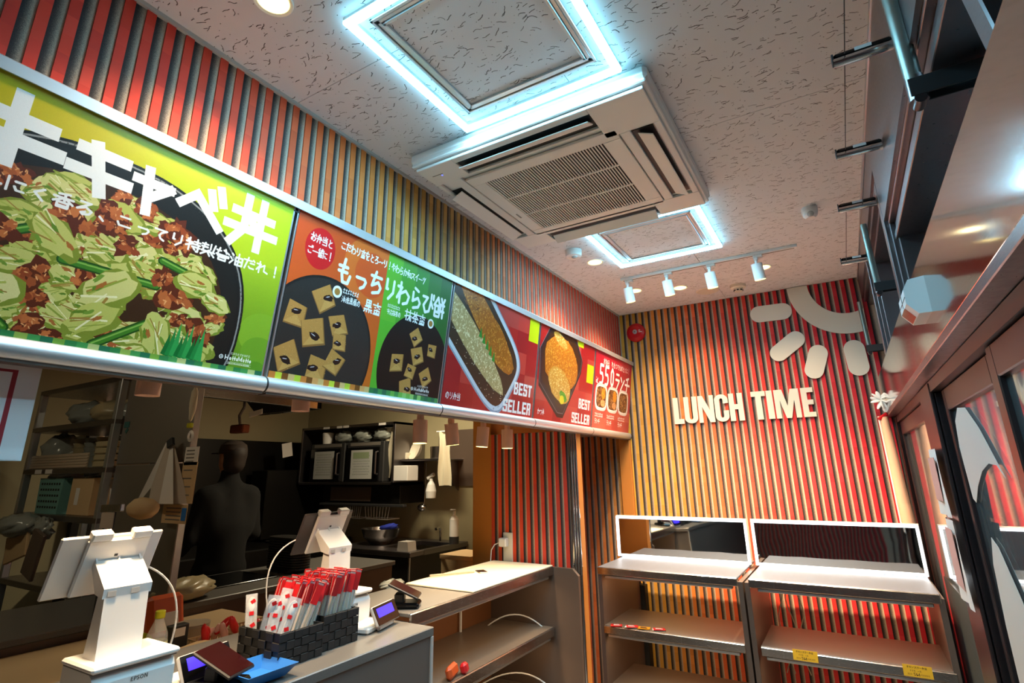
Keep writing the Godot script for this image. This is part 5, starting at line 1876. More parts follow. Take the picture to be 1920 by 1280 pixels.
func chopsticks() -> void:
	# one packet of each kind, then copies
	rng.seed = 41
	ORG = Vector3(-1.63, CT + 0.01, -1.46)
	var proto := thing("chopstick_packet", "paired wooden chopsticks in clear wrap with red printed top", "chopsticks", ORG, "packets of chopsticks in the baskets")
	ORG = Vector3.ZERO
	var s := sh()
	s.box(Vector3(-0.0032, 0.1, 0), Vector3(0.0052, 0.2, 0.0048), 0.0008)
	s.box(Vector3(0.0032, 0.1, 0), Vector3(0.0052, 0.2, 0.0048), 0.0008)
	put("sticks", s, M.stick_wood, proto)
	s = sh()
	s.box(Vector3(0, 0.178, 0.0035), Vector3(0.0215, 0.058, 0.0012)); s.box(Vector3(0, 0.178, -0.0035), Vector3(0.0215, 0.058, 0.0012))
	s.box(Vector3(0, 0.21, 0), Vector3(0.024, 0.014, 0.003), 0, Basis(Vector3(1, 0, 0), 0.4))
	put("red_print", s, M.wrap_red, proto)
	s = sh()
	s.box(Vector3(0, 0.106, 0), Vector3(0.0195, 0.214, 0.0076), 0.001)
	put("wrapper", s, M.clear_plastic, proto)
	var spots := []
	for i in 48: spots.append([Vector3(-1.715 + 0.0122 * (i % 12) + rng.randf_range(-0.003, 0.003), CT + 0.012, -1.40 - 0.034 * (i / 12) + rng.randf_range(-0.006, 0.006)), rng.randf_range(0.1, 0.3), rng.randf_range(-0.12, 0.12)])
	for i in 44: spots.append([Vector3(-1.70 + 0.0125 * (i % 11) + rng.randf_range(-0.003, 0.003), CT + 0.012, -1.262 - 0.02 * (i / 11) + rng.randf_range(-0.006, 0.006)), rng.randf_range(0.22, 0.5), rng.randf_range(-0.12, 0.12)])
	for i in spots.size():
		var c := proto if i == 0 else copy(proto, spots[i][0])
		c.position = spots[i][0] + Vector3(0, EYE, 0)
		c.basis = Basis(Vector3(0, 0, 1), spots[i][2]) * Basis(Vector3(1, 0, 0), -spots[i][1]) * Basis(Vector3.UP, rng.randf_range(0.9, 1.9))
		c.set_meta("label", "paired chopsticks in red topped wrap, in the smaller black basket" if i < 48 else "paired chopsticks in red topped wrap, in the basket with the spoons")
	# wrapped spoons
	ORG = Vector3(-1.66, CT + 0.012, -1.235)
	var sp := thing("wrapped_spoon", "white plastic spoon in clear wrap with red letters, in black basket", "spoon", ORG, "wrapped spoons in the basket")
	ORG = Vector3.ZERO
	s = sh()
	s.box(Vector3(0, 0.06, 0), Vector3(0.008, 0.12, 0.003), 0.001)
	s.ell(Vector3(0, 0.14, 0.003), Vector3(0.015, 0.026, 0.006), 16, 10)
	put("spoon", s, M.white_plastic, sp)
	s = sh()
	s.box(Vector3(0, 0.087, 0.0075), Vector3(0.034, 0.175, 0.0006)); s.box(Vector3(0, 0.087, -0.0045), Vector3(0.034, 0.175, 0.0006))
	put("wrapper", s, M.clear_plastic, sp)
	s = sh()
	for k in 4: s.box(Vector3(0.004 * (k % 2), 0.05 + 0.034 * k, 0.0085), Vector3(0.014, 0.011, 0.0006), 0, Basis(Vector3(0, 0, 1), 0.5 * (k % 2)))
	put("print", s, M.wrap_red, sp)
	var at := [[Vector3(-1.70, CT + 0.012, -1.225), 0.05, 0.2], [Vector3(-1.665, CT + 0.012, -1.23), 0.15, -0.1], [Vector3(-1.63, CT + 0.012, -1.225), 0.3, 0.12], [Vector3(-1.645, CT + 0.03, -1.25), 0.35, 0.05], [Vector3(-1.60, CT + 0.012, -1.235), 0.4, 0.0]]
	for i in 5:
		var c := sp if i == 0 else copy(sp, at[i][0])
		c.position = at[i][0] + Vector3(0, EYE, 0)
		c.basis = Basis(Vector3(0, 0, 1), at[i][2]) * Basis(Vector3(1, 0, 0), -at[i][1]) * Basis(Vector3.UP, 1.1)


func tea_bottle() -> void:
	var o := Vector3(-2.16, -0.678, -1.18)
	var t := thing("tea_bottle", "clear tea bottle with green cap and pale label beside white terminal", "bottle", o)
	var s := sh()
	s.lathe([Vector2(0, 0), Vector2(0.03, 0.0), Vector2(0.034, 0.008), Vector2(0.034, 0.13), Vector2(0.032, 0.15), Vector2(0.016, 0.19), Vector2(0.013, 0.2), Vector2(0.013, 0.205)], o, 28)
	put("bottle", s, M.clear_plastic, t)
	s = sh()
	s.lathe([Vector2(0.0345, 0.01), Vector2(0.0345, 0.128)], o, 28)
	put("label_sleeve", s, M.tea_label, t)
	s = sh()
	s.lathe([Vector2(0.015, 0.2), Vector2(0.016, 0.202), Vector2(0.016, 0.222), Vector2(0.014, 0.224), Vector2(0, 0.224)], o, 20)
	put("cap", s, M.cap_green, t)
	var im := canvas(64, 192, Color("cdd09a"))
	glyph(im, "生", Rect2(12, 16, 40, 44), 6, Color("24301a")); glyph(im, "茶", Rect2(12, 74, 40, 46), 6, Color("24301a"))
	small(im, 22, 140, 22, 30, 2, Color("3a4a26"))
	var m := mat("tea_print", Color(1, 1, 1), 0.6)
	m.albedo_texture = tex(im)
	s = sh()
	for k in 4:
		var a0 := -0.05 - k * 0.13; var a1 := a0 - 0.13
		s.uvquad(o + Vector3(cos(a0) * 0.0349, 0.02, -sin(a0) * 0.0349), o + Vector3(cos(a1) * 0.0349, 0.02, -sin(a1) * 0.0349), o + Vector3(cos(a1) * 0.0349, 0.12, -sin(a1) * 0.0349), o + Vector3(cos(a0) * 0.0349, 0.12, -sin(a0) * 0.0349), Vector2(1 - k / 4.0, 1), Vector2(1 - (k + 1) / 4.0, 1), Vector2(1 - (k + 1) / 4.0, 0), Vector2(1 - k / 4.0, 0))
	put("print", s, m, t)


func counter_clutter() -> void:
	# lower ledge between the service counter and the kitchen worktop
	var t := thing("packing_ledge", "beige lower packing ledge behind the sales terminals", "ledge", Vector3(-2.45, -1.6, -1.0))
	var s := sh()
	s.span(Vector3(-2.98, -0.70, 1.5), Vector3(-2.02, -0.68, -1.95), 0.003)
	put("top", s, M.ledge_beige, t)
	s = sh()
	s.span(Vector3(-2.96, -1.6, 1.5), Vector3(-2.05, -0.70, -1.9))
	put("cabinet", s, M.panel_brown, t)
	# stack of cardboard lids
	for k in 4:
		ORG = Vector3(-2.02 - 0.02 * k, -0.676 + 0.011 * k, -1.32 - 0.02 * k)
		t = thing("box_lid", "flat beige cardboard lid with oval cuts on the packing ledge", "lid", Vector3(-2.08 - 0.02 * k, -0.66 + 0.012 * k, -1.33 - 0.018 * k), "stack of cardboard lids", 0.1 * k)
		ORG = Vector3.ZERO
		s = sh()
		s.prism([Vector2(-0.11, -0.08), Vector2(0.11, -0.08), Vector2(0.13, -0.06), Vector2(0.13, 0.06), Vector2(0.11, 0.08), Vector2(-0.11, 0.08), Vector2(-0.13, 0.06), Vector2(-0.13, -0.06)], Transform3D(Basis(Vector3(1, 0, 0), Vector3(0, 0, -1), Vector3(0, 1, 0)), Vector3.ZERO), 0.006)
		put("card", s, M.card_beige, t)
		for e in [-0.055, 0.055]:
			s = sh()
			s.lathe([Vector2(0.026, 0.0062), Vector2(0.0285, 0.0066), Vector2(0.031, 0.0062)], Vector3(e, 0, 0), 24, Basis.from_scale(Vector3(1.5, 1, 0.8)))
			put("cut_line", s, M.panel_brown, t)
	# clear round cup
	t = thing("clear_tub", "round clear plastic tub on the ledge by the orange pouch", "tub", Vector3(-2.52, -0.68, -1.52))
	s = sh()
	s.lathe([Vector2(0, 0), Vector2(0.055, 0.0), Vector2(0.068, 0.06), Vector2(0.07, 0.064), Vector2(0.07, 0.075), Vector2(0, 0.078)], Vector3(-2.52, -0.68, -1.52), 28)
	put("cup", s, M.frosted, t)
	# orange pouch and clear bag
	t = thing("orange_pouch", "orange foil pouch with white label beside a filled bag", "pouch", Vector3(-2.75, -0.68, -1.50))
	s = sh()
	s.box(Vector3(-2.75, -0.60, -1.52), Vector3(0.06, 0.17, 0.16), 0.02, Basis(Vector3(0, 0, 1), 0.3))
	put("bag", s, M.pouch_orange, t)
	s = sh()
	s.box(Vector3(-2.712, -0.62, -1.515), Vector3(0.004, 0.07, 0.10), 0.001, Basis(Vector3(0, 0, 1), 0.3))
	put("label_print", s, M.paper_white, t)
	t = thing("rice_bag", "lumpy clear bag of pale food on the worktop edge", "bag", Vector3(-3.05, -0.62, -1.78))
	s = sh()
	s.ell(Vector3(-3.07, -0.565, -1.78), Vector3(0.10, 0.055, 0.17), 24, 16, Basis(Vector3.UP, 0.2), 0.35, 8)
	put("bag", s, M.bag_pale, t)
	t = thing("tape_roll", "yellow and black tape roll standing behind the tea bottle", "tape", Vector3(-2.45, -0.68, -1.27))
	s = sh()
	var tb := Basis(Vector3(0, 0, 1), PI / 2)
	s.lathe([Vector2(0.03, -0.014), Vector2(0.05, -0.014), Vector2(0.05, 0.014), Vector2(0.03, 0.014), Vector2(0.03, -0.014)], Vector3(-2.45, -0.63, -1.27), 28, tb)
	put("tape", s, M.cap_green, t)
	s = sh()
	s.lathe([Vector2(0.022, -0.014), Vector2(0.03, -0.014), Vector2(0.03, 0.014), Vector2(0.022, 0.014), Vector2(0.022, -0.014)], Vector3(-2.45, -0.63, -1.27), 28, tb)
	put("core", s, M.black, t)
	t = thing("dark_box", "small black upright box with white label behind the bottle", "box", Vector3(-2.36, -0.68, -1.36))
	s = sh()
	s.span(Vector3(-2.38, -0.68, -1.33), Vector3(-2.34, -0.56, -1.40), 0.003)
	put("body", s, M.dark_grey, t)
	s = sh()
	s.span(Vector3(-2.3395, -0.60, -1.345), Vector3(-2.339, -0.57, -1.385))
	put("label_print", s, M.paper_white, t)
	# small baskets with red sauce sachets
	for k in 2:
		var c := Vector3(-2.30 - 0.04 * k, -0.68, -1.50 - 0.20 * k)
		t = thing("mesh_tray", ["cream mesh tray holding wrapped candy-red packets", "cream mesh tray with low red sachets, beside the spoon basket"][k], "tray", c, "cream mesh trays on the ledge")
		s = sh()
		s.box(c + Vector3(0, 0.004, 0), Vector3(0.13, 0.006, 0.17), 0.002)
		put("floor", s, M.ledge_beige, t)
		for side in 4:
			var b := Basis(Vector3.UP, side * PI / 2)
			var len := 0.17 if side % 2 == 0 else 0.13
			var off := 0.065 if side % 2 == 0 else 0.085
			s = sh()
			for j in 4: s.box(c + b * Vector3(off, 0.012 + 0.014 * j, 0), Vector3(0.003, 0.006, len), 0, b)
			for j in 11: s.box(c + b * Vector3(off, 0.03, (j - 5) * len / 10.5), Vector3(0.0028, 0.055, 0.005), 0, b)
			put("mesh_side", s, M.ledge_beige, t)
		rng.seed = 60 + k
		for j in 7:
			ORG = c + Vector3(rng.randf_range(-0.045, 0.045), 0.03 + 0.012 * (j % 3) + (0.03 if k == 0 else 0.0), rng.randf_range(-0.06, 0.06))
			s = sh()
			s.ell(ORG, Vector3(0.03, 0.009, 0.018) if k == 1 else Vector3(0.016, 0.04, 0.012), 12, 8, Basis.from_euler(Vector3(rng.randf_range(-0.7, 0.7), rng.randf() * 3, rng.randf_range(-0.7, 0.7))), 0.25, j)
			tag(put("sauce_sachet", s, M.wrap_red if j % 3 else M.wrap_pink), ["shiny red and white wrapped sachet heaped in the cream tray", "small red sachet lying in the low cream tray"][k], "sachet", "sauce sachets in the trays")
	# white notice hanging at the left end of the hatch
	var im := canvas(400, 500, Color("e6dcd8"))
	var red := Color("9c1520")
	im.fill_rect(Rect2i(0, 40, 340, 14), red); im.fill_rect(Rect2i(326, 40, 14, 400), red); im.fill_rect(Rect2i(0, 426, 340, 14), red)
	poly(im, [Vector2(20, 120), Vector2(90, 120), Vector2(90, 230), Vector2(20, 230), Vector2(44, 205), Vector2(52, 175), Vector2(44, 145)], red)
	glyph(im, "方", Rect2(70, 292, 110, 100), 13, red)
	glyph(im, "の", Rect2(-70, 292, 110, 100), 13, red)
	t = thing("notice_sign", "white notice with dark red border hanging below menu bar", "sign", Vector3(-1.45, 0.04, -0.37))
	var m := mat("notice_print", Color(1, 1, 1), 0.6)
	m.albedo_texture = tex(im)
	s = sh()
	s.span(Vector3(-1.452, 0.035, -0.21), Vector3(-1.449, 0.235, -0.462))
	put("board", s, M.paper_white, t)
	s = sh()
	s.uvquad(Vector3(-1.4485, 0.037, -0.215), Vector3(-1.4485, 0.037, -0.46), Vector3(-1.4485, 0.233, -0.46), Vector3(-1.4485, 0.233, -0.215))
	put("print", s, m, t)
	# socket with plug on the striped pier
	t = thing("wall_socket", "white wall socket plate with a white charger on striped pier", "socket", Vector3(-1.87, -0.45, -3.085))
	s = sh()
	s.span(Vector3(-1.905, -0.525, -3.085), Vector3(-1.838, -0.36, -3.075), 0.003)
	put("plate", s, M.cream_board, t)
	s = sh()
	s.span(Vector3(-1.915, -0.44, -3.075), Vector3(-1.862, -0.39, -3.035), 0.006)
	put("charger", s, M.white_plastic, t)
	s = sh()
	s.tube([Vector3(-1.91, -0.415, -3.05), Vector3(-1.945, -0.43, -3.04), Vector3(-1.962, -0.46, -3.03), Vector3(-1.962, -0.525, -3.02)], 0.003, 7)
	put("cord", s, M.white_plastic, t)
	t = thing("snack_packet", "orange red snack packet at the corner of the lower display shelf", "packet", Vector3(-1.58, -0.842, -2.16))
	s = sh()
	s.box(Vector3(-1.59, -0.815, -2.14), Vector3(0.03, 0.05, 0.10), 0.012, Basis(Vector3.UP, 0.3) * Basis(Vector3(0, 0, 1), 0.3))
	put("packet", s, M.pouch_orange, t)
	s = sh()
	s.box(Vector3(-1.575, -0.82, -2.21), Vector3(0.032, 0.042, 0.045), 0.01, Basis(Vector3.UP, 0.3) * Basis(Vector3(0, 0, 1), 0.3))
	put("red_corner", s, M.wrap_red, t)
	# two cream cups behind the counter end
	for k in 2:
		var c := Vector3(-1.83, -0.842, -1.95 - 0.1 * k)
		t = thing("cream_jar", ["cream lidded jar beside the counter end, nearer one", "cream lidded jar on display shelf, behind the other jar"][k], "jar", c, "cream jars on the display shelf")
		s = sh()
		s.lathe([Vector2(0, 0), Vector2(0.035, 0), Vector2(0.036, 0.17), Vector2(0.03, 0.18)], c, 20)
		put("body", s, M.cream_board, t)
		s = sh()
		s.lathe([Vector2(0.034, 0.178), Vector2(0.034, 0.2), Vector2(0, 0.202)], c, 20)
		put("lid", s, M.white_plastic, t)


func bulkhead_spots() -> void:
	var zs := [-1.893, -2.12, -2.40, -2.64]
	var tilt := [Vector3(0.02, -1, 0.02), Vector3(0.03, -1, -0.12), Vector3(-0.06, -1, 0.06), Vector3(0.0, -1, 0.02)]
	var who := ["first bounce tinted spotlight hanging under the bulkhead, before the kitchen wall", "second bounce tinted spotlight under the bulkhead, in front of the hanging cloth", "third bounce tinted spotlight under the bulkhead, lit lens showing against ochre", "last bounce tinted spotlight under the bulkhead, in front of the red stripes"]
	for i in 4:
		var p := Vector3(-1.60, 0.262, zs[i])
		var t := thing("counter_spotlight", who[i], "spotlight", p, "spotlights under the menu bulkhead")
		var s := sh()
		s.span(p + Vector3(-0.012, -0.035, -0.012), p + Vector3(0.012, 0.0, 0.012), 0.002)
		put("stem", s, M.spot_bounce_tint, t)
		var a := p + Vector3(0, -0.035, 0)
		var d: Vector3 = tilt[i].normalized()
		s = sh()
		s.cyl(a, a + d * 0.10, 0.032, 0.032, 28)
		put("barrel", s, M.spot_bounce_tint, t)  # housing colour carries the painted orange bounce light
		s = sh()
		s.cyl(a + d * 0.1002, a + d * 0.1015, 0.0295, 0.0295, 28)
		put("lens", s, M.lamp_warm, t)
		spot("glow", a + d * 0.108, a + d * 2.0, WARM, COUNTER_E, 50, 0.028, t, 0.9)
	ORG = Vector3(-1.60, 0.262, -1.6)
	var t := thing("bulkhead_track", "white lamp track under the menu bulkhead", "track", Vector3(-1.60, 0.262, -1.6))
	var s := sh()
	s.span(Vector3(-1.62, 0.262, -0.3), Vector3(-1.58, 0.28, -2.8), 0.002)
	put("channel", s, M.white_paint, t)
	s = sh()
	s.span(Vector3(-1.66, 0.28, 1.5), Vector3(-1.53, 0.30, -3.1))
	put("mounting_board", s, M.plaster, t)
	for z in [-0.75, -1.25]:
		spot("glow", Vector3(-1.60, 0.2, z), Vector3(-1.62, -1, z), WARM, COUNTER_E, 50, 0.03, t, 0.9)
		s = sh()
		s.cyl(Vector3(-1.60, 0.262, z), Vector3(-1.60, 0.212, z), 0.03, 0.03, 20)
		put("lamp", s, M.spot_bounce_tint, t)


const CASE_E := 0.05
const COUNTER_E := 0.36


# ---------------------------------------------------------------- kitchen behind the hatch
func build_kitchen() -> void:
	var t: Node3D
	var s: Sh
	# worktop with a black hob plate
	t = thing("kitchen_worktop", "long grey kitchen worktop behind the packing ledge", "worktop", Vector3(-3.4, -1.6, -1.4))
	s = sh()
	s.span(Vector3(-3.66, -0.65, 1.4), Vector3(-2.985, -0.62, -3.3), 0.004)
	put("top", s, M.counter_grey, t)
	s = sh()
	s.span(Vector3(-3.64, -1.6, 1.4), Vector3(-3.0, -0.65, -3.28))
	put("cabinet", s, M.panel_brown, t)
	t = thing("hob_plate", "flat black glass hob plate set on the grey worktop", "hob", Vector3(-3.4, -0.62, -2.2))
	s = sh()
	s.span(Vector3(-3.60, -0.62, -1.9), Vector3(-3.2, -0.612, -2.45), 0.002)
	put("plate", s, M.black_gloss, t)
	# stacked black trays
	for k in 13:
		var c := Vector3(-3.33, -0.60 + k * 0.0155, -2.62)
		t = thing("stacked_tray", "black serving tray in the tall stack on the worktop", "tray", c, "stack of black trays")
		s = sh()
		s.prism(pill(Vector2.ZERO, 0.1, 0.075, 0.0), Transform3D(Basis(Vector3(1, 0, 0), Vector3(0, 0, -1), Vector3(0, 1, 0)), c), 0.011)
		put("tray", s, M.tray_black, t)
	t = thing("tray_stand", "low black stand carrying the tray stack", "stand", Vector3(-3.33, -0.62, -2.62))
	s = sh()
	s.span(Vector3(-3.42, -0.62, -2.55), Vector3(-3.24, -0.60, -2.69), 0.003)
	put("stand", s, M.black, t)
	# extractor hood
	t = thing("extractor_hood", "wide stainless extractor hood with black underside", "hood", Vector3(-3.5, 0.41, -2.0))
	s = sh()
	s.span(Vector3(-3.04, 0.425, -1.67), Vector3(-3.0, 0.62, -2.515), 0.003)
	s.span(Vector3(-3.66, 0.425, -2.475), Vector3(-3.0, 0.62, -2.515), 0.003)
	s.span(Vector3(-3.66, 0.425, -1.67), Vector3(-3.0, 0.62, -1.70), 0.003)
	put("skirt", s, M.steel, t)
	s = sh()
	s.quad(Vector3(-3.66, 0.427, -1.70), Vector3(-3.04, 0.427, -1.70), Vector3(-3.2, 0.60, -1.9), Vector3(-3.66, 0.60, -1.9))
	s.quad(Vector3(-3.04, 0.427, -1.70), Vector3(-3.04, 0.427, -2.48), Vector3(-3.2, 0.60, -2.3), Vector3(-3.2, 0.60, -1.9))
	s.quad(Vector3(-3.04, 0.427, -2.48), Vector3(-3.66, 0.427, -2.48), Vector3(-3.66, 0.60, -2.3), Vector3(-3.2, 0.60, -2.3))
	s.span(Vector3(-3.66, 0.60, -1.67), Vector3(-3.0, 0.64, -2.515))
	put("underside", s, M.black, t)
	t = thing("hood_lamp_device", "small orange lit lamp device hanging below the hood", "fixture", Vector3(-3.1, 0.36, -2.0))  # hanging hood lamp device; its orange light is painted as body colour
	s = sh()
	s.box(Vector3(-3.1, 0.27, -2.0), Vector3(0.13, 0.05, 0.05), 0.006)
	put("box", s, M.orange_lit, t)
	s = sh()
	s.tube([Vector3(-3.1, 0.29, -2.0), Vector3(-3.12, 0.35, -2.0), Vector3(-3.08, 0.40, -2.0), Vector3(-3.1, 0.60, -2.0)], 0.008, 8)
	put("pipe", s, M.steel_dark, t)
	s = sh()
	s.box(Vector3(-2.96, 0.355, -2.0), Vector3(0.12, 0.03, 0.004), 0, Basis(Vector3(0, 0, 1), 0.12))
	put("tag", s, M.paper_white, t)
	# cooking line along the far wall
	t = thing("cooking_range", "black steel cooking range in the dark end of the kitchen", "range", Vector3(-4.9, -1.6, -2.9))
	s = sh()
	s.span(Vector3(-5.38, -1.6, -2.1), Vector3(-4.5, -0.62, -4.3), 0.01)
	put("body", s, M.range_black, t)
	s = sh()
	s.span(Vector3(-5.36, -0.62, -2.1), Vector3(-5.3, 0.35, -4.3))
	put("splash_panel", s, M.range_black, t)
	for k in 5:
		s = sh()
		s.cyl(Vector3(-4.5, -0.78, -2.2 - k * 0.4), Vector3(-4.47, -0.78, -2.2 - k * 0.4), 0.025, 0.022, 14)
		put("knob", s, M.steel_dark, t)
	for k in 3:
		s = sh()
		s.lathe([Vector2(0.11, 0.0), Vector2(0.14, 0.012), Vector2(0.12, 0.02)], Vector3(-4.85, -0.62, -2.4 - k * 0.65), 20)
		put("burner", s, M.black, t)
	t = thing("fryer_cabinet", "tall dark fryer cabinet between hood and microwave shelf", "fryer", Vector3(-4.7, -1.6, -3.75))
	s = sh()
	s.span(Vector3(-5.2, -0.6, -3.55), Vector3(-4.95, 0.05, -4.3), 0.006)
	put("body", s, M.range_black, t)
	s = sh()
	s.box(Vector3(-4.948, 0.25, -3.75), Vector3(0.004, 0.14, 0.12), 0, Basis(Vector3(1, 0, 0), 0.2))
	put("notice", s, M.paper_white, t)
	cook()
	microwaves()
	wall_shelf()
	sink()
	storage_rack()
	steel_cabinet()
	# lamps that light the kitchen
	kitchen_lamp("flat white kitchen ceiling lamp over the sink", Vector3(-3.0, 0.975, -3.4), KITCHEN_E * 2.0)
	kitchen_lamp("flat white kitchen ceiling lamp over the storage rack", Vector3(-3.6, 0.975, -0.5), KITCHEN_E * 0.3)


func kitchen_lamp(label: String, p: Vector3, e: float) -> void:
	var t := thing("kitchen_lamp", label, "light", p, "kitchen ceiling lamps")
	var s := sh()
	s.span(p + Vector3(-0.3, -0.02, -0.06), p + Vector3(0.3, 0.0, 0.06), 0.003)
	put("housing", s, M.white_paint, t)
	s = sh()
	s.span(p + Vector3(-0.29, -0.0215, -0.05), p + Vector3(0.29, -0.0202, 0.05))
	put("diffuser", s, M.led_kitchen, t)
	strip_light("glow", p + Vector3(0, -0.024, 0), Vector3(1, 0, 0), Vector3.DOWN, 0.58, 0.1, Color(1.0, 0.93, 0.78), e, t)


func microwaves() -> void:
	var t := thing("microwave_shelf", "dark steel wall shelf frame holding two microwaves", "shelf", Vector3(-4.25, -0.1, -4.1))
	var s := sh()
	for q in [[Vector3(-4.93, -0.10, -3.9), Vector3(-3.6, -0.075, -4.34)], [Vector3(-4.93, 0.45, -3.9), Vector3(-3.6, 0.475, -4.34)], [Vector3(-4.93, -0.1, -3.9), Vector3(-4.905, 0.475, -4.34)], [Vector3(-3.63, -0.1, -3.9), Vector3(-3.6, 0.475, -4.34)]]:
		s = sh()
		s.span(q[0], q[1], 0.003)
		put("frame_plate", s, M.steel_dark, t)
	for k in 4:
		s = sh()
		s.box(Vector3(-4.55 + [0.0, 0.2, 0.28, 0.78][k], 0.46, -3.898), Vector3(0.09, 0.022, 0.002))
		put("label_strip", s, M.paper_white, t)
	for k in 2:
		var c := Vector3(-4.52 + 0.53 * k, 0.115, -4.08)
		t = thing("microwave", ["black microwave with paper notice, farther from the sink", "black microwave with green printed notice, nearer the sink"][k], "microwave", c + Vector3(0, -0.19, 0), "microwaves on the wall shelf")
		s = sh()
		s.box(c, Vector3(0.5, 0.375, 0.34), 0.008)
		put("body", s, M.dark_grey, t)
		s = sh()
		s.box(c + Vector3(-0.02, -0.02, 0.174), Vector3(0.44, 0.31, 0.012), 0.004)
		var d := put("door", s, M.black_gloss, t)
		s = sh()
		s.tube([c + Vector3(0.18, -0.12, 0.18), c + Vector3(0.18, -0.11, 0.205), c + Vector3(0.18, 0.08, 0.205), c + Vector3(0.18, 0.09, 0.18)], 0.009, 8)
		put("handle", s, M.steel_dark, d)
		s = sh()
		s.box(c + Vector3(0, 0.165, 0.1715), Vector3(0.40, 0.03, 0.003))
		put("control_strip", s, M.grey_paint, t)
		var im := canvas(200, 200, Color("b9bbb8"))
		rng.seed = 90 + k
		for j in 9: small(im, 20 + 8 * (j % 2), 20 + j * 18, 150, 9, 14, [Color("5a6a52"), Color("6a6f78"), Color("58605a")][j % 3])
		if k == 1: im.fill_rect(Rect2i(18, 16, 150, 44), Color("8a9a78"))
		var m := mat("notice_%d" % k, Color(1, 1, 1), 0.8)
		m.albedo_texture = tex(im)
		s = sh()
		var o := c + Vector3(-0.03, -0.03, 0.1815)
		s.uvquad(o + Vector3(-0.145, -0.13, 0), o + Vector3(0.145, -0.13, 0), o + Vector3(0.145, 0.14, 0), o + Vector3(-0.145, 0.14, 0))
		put("paper_notice", s, m, d)
	# things on the microwaves
	rng.seed = 15
	t = thing("white_mug", "white plastic jug on top of a microwave", "jug", Vector3(-4.62, 0.305, -3.99))
	s = sh()
	s.lathe([Vector2(0, 0), Vector2(0.05, 0), Vector2(0.06, 0.1), Vector2(0.055, 0.115), Vector2(0, 0.12)], Vector3(-4.62, 0.305, -3.99), 18)
	put("jug", s, M.white_plastic, t)
	for k in 3:
		t = thing("film_bag", ["clear bag lying beside the white jug", "clear film bundle between the two microwaves", "clear film bundle at the end of the microwave shelf"][k], "bag", Vector3(-4.38 + k * 0.27, 0.305, -4.0), "clear bags on the microwaves")
		s = sh()
		s.ell(Vector3(-4.38 + k * 0.27, 0.365, -4.0), Vector3(0.11, 0.06, 0.08), 18, 12, Basis.IDENTITY, 0.5, 20 + k)
		put("film", s, M.bag_clear, t)
	# drawer unit and wire baskets below
	t = thing("holding_cabinet", "low dark cabinet mounted under the microwave shelf", "cabinet", Vector3(-4.0, -0.27, -4.15))
	s = sh()
	s.span(Vector3(-4.62, -0.27, -3.98), Vector3(-3.58, -0.105, -4.34), 0.005)
	put("body", s, M.range_black, t)
	s = sh()
	s.span(Vector3(-4.5, -0.25, -3.972), Vector3(-3.95, -0.12, -3.98))
	put("front", s, M.panel_brown, t)
	s = sh()
	s.span(Vector3(-4.62, -0.295, -3.94), Vector3(-3.5, -0.272, -3.99), 0.004)
	put("rail", s, M.dark_grey, t)
	for k in 2:
		var c: Vector3 = [Vector3(-4.21, -0.35, -4.08), Vector3(-3.88, -0.35, -4.08)][k]
		t = thing("wire_basket", ["white wire basket hanging under the dark cabinet, narrower one", "white wire basket hanging under the dark cabinet, wider one"][k], "basket", c, "wire baskets under the cabinet")
		var w: float = [0.12, 0.16][k]
		s = sh()
		for y in [-0.06, 0.06]:
			var r := 0.85 if y < 0 else 1.0
			s.tube([c + Vector3(-w * r, y, 0.08), c + Vector3(w * r, y, 0.08), c + Vector3(w * r, y, -0.08), c + Vector3(-w * r, y, -0.08), c + Vector3(-w * r, y, 0.08)], 0.005, 6)
		for j in 9:
			var u := -1.0 + j * 0.25
			s.tube([c + Vector3(w * u, 0.06, 0.08), c + Vector3(w * u * 0.85, -0.06, 0.08)], 0.0025, 5)
		put("wires", s, M.white_paint, t)


